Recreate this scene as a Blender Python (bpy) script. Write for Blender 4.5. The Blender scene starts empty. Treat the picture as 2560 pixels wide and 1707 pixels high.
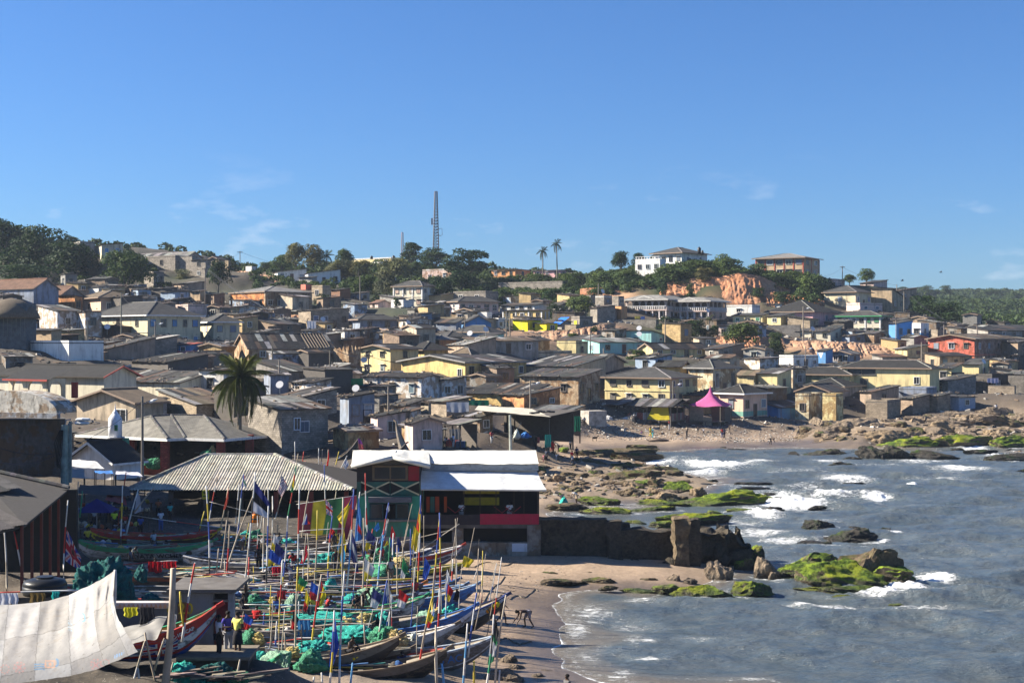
import bpy,math,random
import numpy as np
from mathutils import Vector,Matrix,Euler
from mathutils import noise as mno
random.seed(7);np.random.seed(7)
sc=bpy.context.scene
COL=sc.collection
# --- camera
F=3555.0;CX=1280.0;CY=853.5;EYE=16.5
cam=bpy.data.cameras.new('camera');camo=bpy.data.objects.new('camera',cam);COL.objects.link(camo)
camo.location=(0,0,EYE);camo.rotation_euler=(math.pi/2,0,0)
cam.sensor_width=36.0;cam.lens=F/2560*36;cam.clip_start=.5;cam.clip_end=30000
sc.camera=camo
# --- sky and sun
SUN_EL=math.radians(31);SUN_AZ=math.radians(10)
S=Vector((-math.cos(SUN_EL)*math.cos(SUN_AZ),math.cos(SUN_EL)*math.sin(SUN_AZ),math.sin(SUN_EL)))
world=bpy.data.worlds.new('World');sc.world=world;world.use_nodes=True
wn=world.node_tree.nodes;wl=world.node_tree.links
bg=wn['Background'];bg.inputs[1].default_value=0.051
sky=wn.new('ShaderNodeTexSky');sky.sky_type='NISHITA';sky.sun_disc=False
sky.sun_elevation=SUN_EL;sky.sun_rotation=math.atan2(S.x,S.y)
sky.air_density=1.0;sky.dust_density=0.5;sky.ozone_density=4.5;sky.altitude=0
tc=wn.new('ShaderNodeTexCoord');sep=wn.new('ShaderNodeSeparateXYZ');wl.new(tc.outputs['Generated'],sep.inputs[0])
# small faint cumulus puffs low over the horizon
mp=wn.new('ShaderNodeMapping');mp.inputs['Scale'].default_value=(9,9,26);wl.new(tc.outputs['Generated'],mp.inputs[0])
nz=wn.new('ShaderNodeTexNoise');nz.inputs['Scale'].default_value=1.5;nz.inputs['Detail'].default_value=7;nz.inputs['Roughness'].default_value=.55
wl.new(mp.outputs[0],nz.inputs[0])
r1=wn.new('ShaderNodeMapRange');r1.inputs[1].default_value=.60;r1.inputs[2].default_value=.80;wl.new(nz.outputs[0],r1.inputs[0])
r2=wn.new('ShaderNodeMapRange');r2.inputs[1].default_value=.13;r2.inputs[2].default_value=.085;wl.new(sep.outputs[2],r2.inputs[0])
mm=wn.new('ShaderNodeMath');mm.operation='MULTIPLY';wl.new(r1.outputs[0],mm.inputs[0]);wl.new(r2.outputs[0],mm.inputs[1])
mm2=wn.new('ShaderNodeMath');mm2.operation='MULTIPLY';mm2.inputs[1].default_value=.5;wl.new(mm.outputs[0],mm2.inputs[0])
hs=wn.new('ShaderNodeMixRGB');hs.blend_type='MULTIPLY';hs.inputs[0].default_value=1;hs.inputs[2].default_value=(.44,.68,1.0,1)
wl.new(sky.outputs[0],hs.inputs[1])
mx=wn.new('ShaderNodeMixRGB');mx.inputs[2].default_value=(6.5,7.0,7.8,1)
wl.new(mm2.outputs[0],mx.inputs[0]);wl.new(hs.outputs[0],mx.inputs[1]);wl.new(mx.outputs[0],bg.inputs[0])
sl=bpy.data.lights.new('sun','SUN');sl.energy=5.0;sl.angle=math.radians(.5);sl.color=(1,.91,.77)
so=bpy.data.objects.new('sun',sl);COL.objects.link(so);so.rotation_euler=S.to_track_quat('Z','Y').to_euler()
vs=sc.view_settings;vs.view_transform='Standard';vs.look='None';vs.exposure=1.55;vs.gamma=1;vs.use_curve_mapping=False
try:sc.cycles.max_bounces=5;sc.cycles.diffuse_bounces=1;sc.cycles.volume_bounces=0;sc.cycles.transparent_max_bounces=8
except Exception:pass
# --- helpers
def P(px,py,D):return Vector(((px-CX)/F*D,D,EYE-(py-CY)/F*D))
def DG(py,z=0.0):return F*(EYE-z)/(py-CY)
def PG(px,py,z=0.0):return P(px,py,DG(py,z))
class MB:
 def __init__(s):s.v=[];s.f=[];s.m=[]
 def face(s,pts,m=0):
  n=len(s.v);s.v+=[tuple(p)for p in pts];s.f.append(tuple(range(n,n+len(pts))));s.m.append(m);return s
 def box(s,c,d,rot=None,m=0):
  n=len(s.v);c=Vector(c)
  for z in(-.5,.5):
   for x,y in((-.5,-.5),(.5,-.5),(.5,.5),(-.5,.5)):
    p=Vector((x*d[0],y*d[1],z*d[2]))
    if rot is not None:p=rot@p
    s.v.append(tuple(p+c))
  for q in((3,2,1,0),(4,5,6,7),(0,1,5,4),(1,2,6,5),(2,3,7,6),(3,0,4,7)):
   s.f.append(tuple(n+i for i in q));s.m.append(m)
  return s
 def bar(s,a,b,w,h=None,m=0):
  a=Vector(a);b=Vector(b);d=b-a
  if d.length<1e-6:return s
  return s.box((a+b)/2,(d.length,w,h or w),d.to_track_quat('X','Z').to_matrix(),m)
 def tube(s,pts,r,n=6,m=0,cap=True):
  pts=[Vector(p)for p in pts];k0=len(s.v);K=len(pts)
  rr=r if isinstance(r,(list,tuple))else[r]*K
  for i,p in enumerate(pts):
   t=(pts[min(i+1,K-1)]-pts[max(i-1,0)]).normalized()
   q=t.to_track_quat('Z','Y')
   for j in range(n):
    a=2*math.pi*j/n
    s.v.append(tuple(p+q@Vector((math.cos(a)*rr[i],math.sin(a)*rr[i],0))))
  for i in range(K-1):
   for j in range(n):
    a=k0+i*n+j;b=k0+i*n+(j+1)%n
    s.f.append((a,b,b+n,a+n));s.m.append(m[i]if isinstance(m,(list,tuple))else m)
  if cap:
   s.f.append(tuple(k0+j for j in range(n-1,-1,-1)));s.m.append(m[0]if isinstance(m,(list,tuple))else m)
   s.f.append(tuple(k0+(K-1)*n+j for j in range(n)));s.m.append(m[-1]if isinstance(m,(list,tuple))else m)
  return s
 def lathe(s,prof,n=16,c=(0,0,0),m=0):
  return s.tube([(c[0],c[1],c[2]+z)for r,z in prof],[max(r,.001)for r,z in prof],n,m)
 def prism(s,poly,ax,t,m=0):
  """poly: list of 3d points in order, extruded by vector ax*t"""
  ax=Vector(ax)*t;a=[Vector(p)for p in poly];b=[p+ax for p in a]
  s.face(a,m);s.face(list(reversed(b)),m)
  for i in range(len(a)):
   j=(i+1)%len(a);s.face((a[j],a[i],b[i],b[j]),m)
  return s
 def mesh(s,name,mats,smooth=False):
  me=bpy.data.meshes.new(name);me.from_pydata(s.v,[],s.f)
  for m in(mats if isinstance(mats,(list,tuple))else[mats]):me.materials.append(m)
  if any(s.m):me.polygons.foreach_set('material_index',s.m)
  if smooth:me.polygons.foreach_set('use_smooth',[True]*len(s.f))
  return me
 def build(s,name,mats,parent=None,color=None,smooth=False,loc=None):
  return inst(name,s.mesh(name,mats,smooth),parent,color,loc)
def inst(name,me,parent=None,color=None,loc=None,rotz=None,scale=None,mat=None):
 o=bpy.data.objects.new(name,me);COL.objects.link(o)
 if parent is not None:o.parent=parent
 if color is not None:o.color=(color[0],color[1],color[2],1)
 if loc is not None:o.location=loc
 if rotz is not None:o.rotation_euler=(0,0,rotz)
 if scale is not None:o.scale=scale if hasattr(scale,'__len__')else(scale,)*3
 if mat is not None:o.matrix_basis=mat
 return o
LABELS={}
def tag(o,label,cat,group=None,kind=None):
 if label:o['label']=label
 if cat:o['category']=cat
 if group:o['group']=group
 if kind:o['kind']=kind
 return o
def thing(name,label,cat,loc=(0,0,0),rotz=0,group=None):
 o=bpy.data.objects.new(name,None);COL.objects.link(o);o.empty_display_size=.2
 o.location=loc;o.rotation_euler=(0,0,rotz)
 return tag(o,label,cat,group)
def struct(o):o['kind']='structure';return o
def npmesh(name,V,Fc,mats,smooth=False):
 V=np.asarray(V,np.float32).reshape(-1,3);Fc=np.asarray(Fc,np.int32);k=Fc.shape[1]
 me=bpy.data.meshes.new(name);me.vertices.add(len(V));me.vertices.foreach_set('co',V.ravel())
 me.loops.add(Fc.size);me.loops.foreach_set('vertex_index',Fc.ravel())
 me.polygons.add(len(Fc));me.polygons.foreach_set('loop_start',np.arange(0,Fc.size,k,dtype=np.int32))
 try:me.polygons.foreach_set('loop_total',np.full(len(Fc),k,np.int32))
 except Exception:pass
 if smooth:me.polygons.foreach_set('use_smooth',np.ones(len(Fc),bool))
 for m in(mats if isinstance(mats,(list,tuple))else[mats]):me.materials.append(m)
 me.update(calc_edges=True);me.validate()
 return me
def gridfaces(nr,nc):
 i=np.arange((nr-1)*(nc-1));r=i//(nc-1);c=i%(nc-1);a=r*nc+c
 return np.stack([a,a+1,a+nc+1,a+nc],1)
def rnd(a,b):return random.uniform(a,b)
def vary(c,k=.12):
 f=1+rnd(-k,k);return tuple(max(.004,min(.95,x*f*(1+rnd(-k,k)*.25)))for x in c[:3])
def setattrf(me,name,arr):
 a=me.attributes.new(name,'FLOAT','POINT');a.data.foreach_set('value',np.asarray(arr,np.float32).ravel())
def setattrc(me,name,arr):
 a=me.attributes.new(name,'FLOAT_COLOR','POINT');arr=np.asarray(arr,np.float32)
 if arr.shape[1]==3:arr=np.concatenate([arr,np.ones((len(arr),1),np.float32)],1)
 a.data.foreach_set('color',arr.ravel())
 # vectorised value noise for terrain, water and rocks
_perm=np.random.RandomState(3).permutation(512).astype(np.int32)
_lat=np.random.RandomState(5).rand(256,256).astype(np.float32)
def vnoise(x,y,z=0.0,seed=0):
 x=np.asarray(x,np.float32);y=np.asarray(y,np.float32)
 xi=np.floor(x);yi=np.floor(y);xf=x-xi;yf=y-yi;xi=xi.astype(np.int32);yi=yi.astype(np.int32)
 u=xf*xf*(3-2*xf);v=yf*yf*(3-2*yf)
 def lay(k):
  a=(xi+k*37+seed*17)&255;b=(yi+k*91+seed*53)&255;a1=(a+1)&255;b1=(b+1)&255
  p=_lat[b,a];q=_lat[b1,a];p=p+(_lat[b,a1]-p)*u;q=q+(_lat[b1,a1]-q)*u;return p+(q-p)*v
 if np.isscalar(z):return lay(0)*2-1
 z=np.asarray(z,np.float32);zi=np.floor(z);w=z-zi;zi=zi.astype(np.int32);w=w*w*(3-2*w)
 p=lay(zi);return(p+(lay(zi+1)-p)*w)*2-1
def fbm(x,y,z=0.0,oct=4,seed=0):
 s=0;a=1;t=0
 for i in range(oct):
  s=s+a*vnoise(np.asarray(x)*2**i,np.asarray(y)*2**i,z if np.isscalar(z)else np.asarray(z)*2**i,seed+i);t+=a;a*=.5
 return s/t
 # --- materials
class NT:
 def __init__(s,name):
  s.mat=bpy.data.materials.new(name);s.mat.use_nodes=True;s.n=s.mat.node_tree.nodes;s.l=s.mat.node_tree.links
  s.b=s.n['Principled BSDF'];s.out=s.n['Material Output']
  s.b.inputs['Specular IOR Level'].default_value=.25
 def new(s,t,**kw):
  nd=s.n.new('ShaderNode'+t)
  for k,v in kw.items():setattr(nd,k,v)
  return nd
 def put(s,sock,v):
  if hasattr(v,'is_output')or isinstance(v,bpy.types.NodeSocket):s.l.new(v,sock)
  else:sock.default_value=v
 def pos(s):return s.new('NewGeometry').outputs['Position']
 def objc(s):return s.new('ObjectInfo').outputs['Color']
 def coord(s,k='Object'):return s.new('TexCoord').outputs[k]
 def map(s,v,sc=(1,1,1),loc=(0,0,0),rot=(0,0,0)):
  m=s.new('Mapping');s.l.new(v,m.inputs[0]);m.inputs['Scale'].default_value=sc;m.inputs['Location'].default_value=loc;m.inputs['Rotation'].default_value=rot
  return m.outputs[0]
 def noise(s,v,scale,detail=4,rough=.55,dist=0):
  n=s.new('TexNoise');s.l.new(v,n.inputs['Vector']);n.inputs['Scale'].default_value=scale;n.inputs['Detail'].default_value=detail
  n.inputs['Roughness'].default_value=rough;n.inputs['Distortion'].default_value=dist
  return n.outputs[0]
 def rng(s,v,a,b,c=0.,d=1.):
  m=s.new('MapRange');s.put(m.inputs[0],v)
  for i,x in enumerate((a,b,c,d)):s.put(m.inputs[i+1],x)
  return m.outputs[0]
 def math(s,op,a,b=0.):
  m=s.new('Math',operation=op);s.put(m.inputs[0],a);s.put(m.inputs[1],b);return m.outputs[0]
 def mix(s,f,a,b,mode='MIX'):
  m=s.new('MixRGB',blend_type=mode);s.put(m.inputs[0],f)
  for i,c in((1,a),(2,b)):
   if isinstance(c,(tuple,list))and len(c)==3:c=(*c,1)
   s.put(m.inputs[i],c)
  return m.outputs[0]
 def mulv(s,col,f):
  """colour times a scalar socket"""
  m=s.new('VectorMath',operation='SCALE');s.l.new(col,m.inputs[0]);s.put(m.inputs['Scale'],f);return m.outputs[0]
 def bump(s,h,strength=.4,dist=.05):
  b=s.new('Bump');b.inputs['Strength'].default_value=strength;b.inputs['Distance'].default_value=dist;s.l.new(h,b.inputs['Height'])
  s.l.new(b.outputs[0],s.b.inputs['Normal']);return b
 def attr(s,name,k='Fac'):
  a=s.new('Attribute');a.attribute_name=name;return a.outputs[k]
 def fin(s,col,rough=.9):
  if isinstance(col,(tuple,list)):col=(*col[:3],1)
  s.put(s.b.inputs['Base Color'],col);s.put(s.b.inputs['Roughness'],rough);return s.mat
def m_plaster():
 t=NT('plaster');p=t.pos();c=t.objc()
 big=t.noise(p,.55,5,.6);c1=t.mulv(c,t.rng(big,.3,.7,.72,1.12))
 dirt=t.rng(t.noise(t.map(p,(1.2,1.2,.28)),1.0,6,.68),.47,.67)
 c2=t.mix(t.math('MULTIPLY',dirt,.72),c1,(.10,.085,.065))
 patch=t.rng(t.noise(p,.33,7,.62),.60,.66)
 c3=t.mix(t.math('MULTIPLY',patch,.5),c2,t.mix(.4,t.mix(1.,c,(.7,.6,.5),'MULTIPLY'),(.36,.30,.23)))
 t.bump(t.noise(p,6,4),.35,.04);return t.fin(c3,.92)
def m_clean():
 t=NT('painted_plaster');p=t.pos();c=t.objc()
 c1=t.mulv(c,t.rng(t.noise(p,.5,5,.6),.3,.7,.85,1.08))
 dirt=t.rng(t.noise(t.map(p,(1.5,1.5,.22)),1.0,6,.65),.50,.72)
 c2=t.mix(t.math('MULTIPLY',dirt,.58),c1,(.12,.10,.08))
 t.bump(t.noise(p,9,3),.2,.02);return t.fin(c2,.88)
def m_ruin():
 t=NT('peeling_plaster');p=t.pos();c=t.objc()
 a=t.rng(t.noise(p,.7,8,.62),.47,.53);b=t.rng(t.noise(t.map(p,(1,1,.35)),1.6,6,.7),.5,.68)
 c1=t.mulv(c,t.rng(t.noise(p,2.2,5),.3,.7,.7,1.15))
 c2=t.mix(a,c1,t.mix(.25,t.mix(1.,c,(.62,.5,.40),'MULTIPLY'),(.20,.14,.09)));c3=t.mix(t.math('MULTIPLY',b,.8),c2,(.045,.04,.035))
 t.bump(t.noise(p,3,6),.6,.08);return t.fin(c3,.95)
def m_block():
 t=NT('concrete_block');o=t.coord('Object');p=t.pos();c=t.objc()
 s=t.new('SeparateXYZ');t.l.new(o,s.inputs[0]);xy=t.math('ADD',s.outputs[0],s.outputs[1])
 cb=t.new('CombineXYZ');t.l.new(xy,cb.inputs[0]);t.l.new(s.outputs[2],cb.inputs[1])
 br=t.new('TexBrick');t.l.new(cb.outputs[0],br.inputs[0]);br.inputs['Scale'].default_value=1
 br.inputs['Brick Width'].default_value=.46;br.inputs['Row Height'].default_value=.24;br.inputs['Mortar Size'].default_value=.022
 br.inputs['Color1'].default_value=(1,1,1,1);br.inputs['Color2'].default_value=(.62,.62,.62,1);br.inputs['Mortar'].default_value=(.5,.48,.45,1)
 c1=t.mix(1,c,br.outputs[0],'MULTIPLY')
 c2=t.mulv(c1,t.rng(t.noise(p,.8,6,.65),.3,.7,.6,1.2))
 t.bump(br.outputs[1],-.5,.03);return t.fin(c2,.95)
def m_sheet(name='roof_metal'):
 t=NT(name);p=t.pos();c=t.objc()
 c1=t.mulv(c,t.rng(t.noise(p,1.3,6,.65),.25,.75,.28,.92))
 rust=t.rng(t.noise(p,.45,6,.6),.57,.70);c2=t.mix(t.math('MULTIPLY',rust,.45),c1,(.13,.075,.04))
 lt=t.rng(t.noise(p,3.5,4,.6),.62,.72);c3=t.mix(t.math('MULTIPLY',lt,.25),c2,(.45,.44,.42))
 t.bump(t.noise(p,7,3),.3,.03);return t.fin(c3,.78)
def m_corr():
 """long corrugated roofing whose waves run up local y (asbestos sheet)"""
 t=NT('corrugated_roofing');p=t.pos();c=t.objc()
 c1=t.mulv(c,t.rng(t.noise(p,.9,7,.65),.25,.75,.36,.95))
 mo=t.rng(t.noise(p,2.6,5,.6),.58,.7);c2=t.mix(t.math('MULTIPLY',mo,.5),c1,(.035,.035,.035))
 uv=t.new('UVMap').outputs[0]
 w=t.new('TexWave',wave_type='BANDS',bands_direction='X');t.l.new(uv,w.inputs[0]);w.inputs['Scale'].default_value=1.2
 t.bump(w.outputs['Fac'],.8,.06);return t.fin(c2,.88)
def m_simple(name,rough=.85,v=.2,sc=3.,bump=.2,dirt=.0,metal=0.):
 t=NT(name);p=t.pos();c=t.objc()
 c1=t.mulv(c,t.rng(t.noise(p,sc,5,.6),.3,.7,1-v,1+v))
 if dirt:c1=t.mix(t.math('MULTIPLY',t.rng(t.noise(p,sc*.6,6,.7),.5,.68),dirt),c1,(.07,.055,.04))
 if bump:t.bump(t.noise(p,sc*3,4),bump,.03)
 t.b.inputs['Metallic'].default_value=metal;return t.fin(c1,rough)
def m_wood(name='weathered_wood'):
 t=NT(name);p=t.pos();c=t.objc()
 g=t.noise(t.map(t.coord('Object'),(1.2,9,9)),2.0,5,.6)
 c1=t.mulv(c,t.rng(g,.25,.75,.55,1.3));c2=t.mix(t.math('MULTIPLY',t.rng(t.noise(p,2.1,6,.7),.55,.7),.55),c1,(.05,.04,.03))
 t.bump(g,.4,.02);return t.fin(c2,.9)
def m_glass():
 t=NT('dark_glass');t.b.inputs['Specular IOR Level'].default_value=.5;p=t.pos()
 return t.fin(t.mix(t.rng(t.noise(p,.35,2),.45,.6),(.012,.014,.017),(.04,.045,.05)),.22)
def m_leaf():
 t=NT('foliage');p=t.pos();c=t.objc()
 c1=t.mulv(c,t.rng(t.noise(p,1.1,3,.7),.25,.75,.45,1.65));c2=t.mix(t.rng(t.noise(p,.23,3),.4,.7),c1,t.mix(1.,c1,(1.5,1.25,.55),'MULTIPLY'))
 t.b.inputs['Specular IOR Level'].default_value=.15
 tr=t.new('BsdfTranslucent');t.l.new(c2,tr.inputs[0]);ms=t.new('MixShader');ms.inputs[0].default_value=.22
 t.fin(c2,.7);t.l.new(t.b.outputs[0],ms.inputs[1]);t.l.new(tr.outputs[0],ms.inputs[2]);t.l.new(ms.outputs[0],t.out.inputs[0]);return t.mat
def m_cloth(name='cloth',tr_=.3,dirt=.0):
 t=NT(name);p=t.pos();c=t.objc();c1=t.mulv(c,t.rng(t.noise(p,2.0,4),.3,.7,.85,1.08))
 if dirt:
  d=t.rng(t.noise(p,.9,8,.72),.54,.72);c1=t.mix(t.math('MULTIPLY',d,dirt),c1,(.22,.18,.13))
  s2=t.rng(t.noise(p,6,3,.6),.70,.74);c1=t.mix(t.math('MULTIPLY',s2,dirt),c1,(.06,.05,.04))
 t.bump(t.noise(p,5,4),.25,.03);t.fin(c1,.9)
 tr=t.new('BsdfTranslucent');t.l.new(c1,tr.inputs[0]);ms=t.new('MixShader');ms.inputs[0].default_value=tr_
 t.l.new(t.b.outputs[0],ms.inputs[1]);t.l.new(tr.outputs[0],ms.inputs[2]);t.l.new(ms.outputs[0],t.out.inputs[0]);return t.mat
def m_print():
 t=NT('printed_cloth');c=t.attr('Col','Color');p=t.pos()
 c1=t.mulv(c,t.rng(t.noise(p,2.5,4),.3,.7,.8,1.1));t.fin(c1,.85)
 tr=t.new('BsdfTranslucent');t.l.new(c1,tr.inputs[0]);ms=t.new('MixShader');ms.inputs[0].default_value=.3
 t.l.new(t.b.outputs[0],ms.inputs[1]);t.l.new(tr.outputs[0],ms.inputs[2]);t.l.new(ms.outputs[0],t.out.inputs[0]);return t.mat
def m_ground():
 t=NT('ground_soil');p=t.pos();c=t.attr('Col','Color');wet=t.attr('wet')
 n1=t.noise(p,.35,8,.65);n2=t.noise(p,3.2,6,.7)
 c1=t.mulv(c,t.rng(n1,.3,.7,.78,1.2));c2=t.mulv(c1,t.rng(n2,.25,.75,.7,1.25))
 rub=t.attr('rub');sp=t.rng(t.noise(p,2.4,5,.75),.54,.62);c3=t.mix(t.math('MULTIPLY',sp,rub),c2,(.10,.08,.06))
 sp2=t.rng(t.noise(p,5.5,3,.6),.66,.70);c3=t.mix(t.math('MULTIPLY',sp2,rub),c3,(.5,.46,.4))
 c4=t.mulv(c3,t.rng(wet,0.,1.,1.,.42))
 t.bump(t.math('ADD',n2,t.math('MULTIPLY',n1,.6)),.35,.22)
 t.b.inputs['Specular IOR Level'].default_value=.4
 return t.fin(c4,t.rng(wet,0.,1.,.95,.16))
def m_rock(name,base,moss=None,dark=(.03,.027,.022)):
 t=NT(name);p=t.pos();n=t.noise(p,.9,8,.7);n2=t.noise(p,4.5,6,.7)
 c=t.mix(t.rng(n,.35,.65),tuple(x*.55 for x in base),base);c=t.mulv(c,t.rng(n2,.25,.75,.55,1.35))
 c=t.mix(t.math('MULTIPLY',t.rng(t.noise(p,1.7,6,.7),.52,.66),.7),c,dark)
 if moss:
  nz_=t.new('SeparateXYZ');t.l.new(t.new('NewGeometry').outputs['Normal'],nz_.inputs[0])
  f=t.math('MULTIPLY',t.rng(nz_.outputs[2],.1,.6),t.rng(t.noise(p,.75,6,.68),moss[1],moss[1]+.14))
  mc=t.mix(t.rng(t.noise(p,1.3,6,.7),.42,.60),tuple(x*y for x,y in zip(moss[0],(.26,.34,.5))),moss[0])
  mc=t.mix(t.rng(t.noise(p,.45,3),.5,.62),mc,tuple(x*y for x,y in zip(moss[0],(1.3,1.05,.7))))
  c=t.mix(f,c,t.mulv(mc,t.rng(t.noise(p,9,4),.2,.8,.4,1.5)))
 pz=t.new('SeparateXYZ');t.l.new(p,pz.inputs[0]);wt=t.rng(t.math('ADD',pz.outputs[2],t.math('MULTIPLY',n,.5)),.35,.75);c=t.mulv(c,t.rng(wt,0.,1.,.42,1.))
 t.bump(t.math('ADD',n,t.math('MULTIPLY',n2,.6)),.9,.35);return t.fin(c,t.rng(wt,0.,1.,.35,.85))
def m_cliff():
 t=NT('eroded_earth');p=t.pos();c=t.objc()
 a=t.noise(t.map(p,(.35,.35,.07)),1.6,7,.65);b=t.noise(p,.22,5)
 c1=t.mix(t.math('MULTIPLY',t.rng(b,.46,.66),.6),c,(.46,.29,.19));c2=t.mix(t.rng(a,.52,.7),c1,(.30,.13,.055));c3=t.mulv(c2,t.rng(t.noise(p,1.4,6),.25,.75,.7,1.2))
 t.bump(a,.8,.8);return t.fin(c3,.95)
def m_net():
 t=NT('fishing_net');p=t.pos();c=t.objc()
 v=t.noise(p,16,6,.8,1.0);c1=t.mulv(c,t.math('MULTIPLY',t.rng(v,.3,.7,.5,1.7),t.rng(t.noise(p,3.5,5,.7),.3,.7,.55,1.7)));c2=t.mix(t.rng(t.noise(p,1.6,4),.52,.7),c1,(.55,.62,.55),'OVERLAY')
 t.bump(v,1.0,.12);return t.fin(c2,.8)
def m_thatch():
 t=NT('thatch');p=t.pos();v=t.noise(t.map(t.coord('Object'),(7,7,1.2)),1.6,6,.7)
 t.bump(v,1,.15);return t.fin(t.mix(t.rng(v,.3,.7),(.05,.04,.03),(.26,.21,.15)),.95)
def m_hull():
 t=NT('boat_paint');p=t.pos();c=t.objc()
 c1=t.mulv(c,t.rng(t.noise(p,1.5,5),.3,.7,.75,1.1))
 ch=t.rng(t.noise(t.map(t.coord('Object'),(.8,2,2.5)),2.2,9,.72),.50,.58);c2=t.mix(t.math('MULTIPLY',ch,.8),c1,(.085,.065,.045))
 t.bump(ch,-.3,.02);return t.fin(c2,.6)
M=dict(plaster=m_plaster(),clean=m_clean(),ruin=m_ruin(),block=m_block(),sheet=m_sheet(),corr=m_corr(),wood=m_wood(),glass=m_glass(),leaf=m_leaf(),cloth=m_cloth(),tarp=m_cloth('tarpaulin',.15,.35),sail=m_cloth('sailcloth',.22,.6),print=m_print(),ground=m_ground(),cliff=m_cliff(),net=m_net(),thatch=m_thatch(),hull=m_hull(),paint=m_simple('paint',.6,.12,3,.1,.35),plast=m_simple('plastic',.4,.06,2,0),conc=m_simple('concrete',.92,.3,1.5,.4,.5),skin=m_simple('skin',.55,.12,8,0),steel=m_simple('steel',.5,.2,2,.1,.3,.3),seawall=m_rock('old_masonry',(.095,.078,.056),None,(.012,.011,.009)),dark=m_simple('dark_interior',1,.1,2,0),fabric=m_simple('fabric',.9,.12,9,.2),rock=m_rock('rock',(.30,.23,.16)),tanrock=m_rock('tan_rock',(.34,.25,.155)),blackrock=m_rock('wet_rock',(.07,.062,.05),((.035,.075,.012),.5)),mossrock=m_rock('mossy_rock',(.15,.12,.075),((.175,.245,.018),.31)),weedrock=m_rock('weedy_rock',(.19,.14,.085),((.07,.10,.02),.47)))  # dark_interior: near-black walls, shade of interiors put into the colour
# --- tables: every house is (name, label, left px, near corner px, right px, eave y, base y, distance, roof, wall material, wall colour, roof colour, options)
KC=dict(cream=(.60,.53,.36),pcream=(.62,.57,.44),yel=(.64,.46,.19),pyel=(.66,.55,.28),white=(.74,.72,.68),grey=(.33,.31,.28),tan=(.45,.33,.21),brown=(.25,.18,.13),pink=(.62,.36,.36),ppink=(.62,.47,.42),peach=(.66,.46,.33),blue=(.10,.27,.52),bgrey=(.25,.29,.36),teal=(.30,.55,.52),red=(.64,.16,.11),orange=(.62,.30,.13),blk=(.36,.32,.27),mud=(.40,.30,.22),bright=(.74,.64,.02),dk=(.036,.035,.034),gr=(.085,.083,.079),lt=(.26,.25,.235),tn=(.20,.15,.10),rust=(.20,.11,.07),wh=(.72,.71,.68),stone=(.38,.31,.23),dwall=(.11,.10,.09),green=(.05,.3,.12),sand=(.50,.40,.28))
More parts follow.
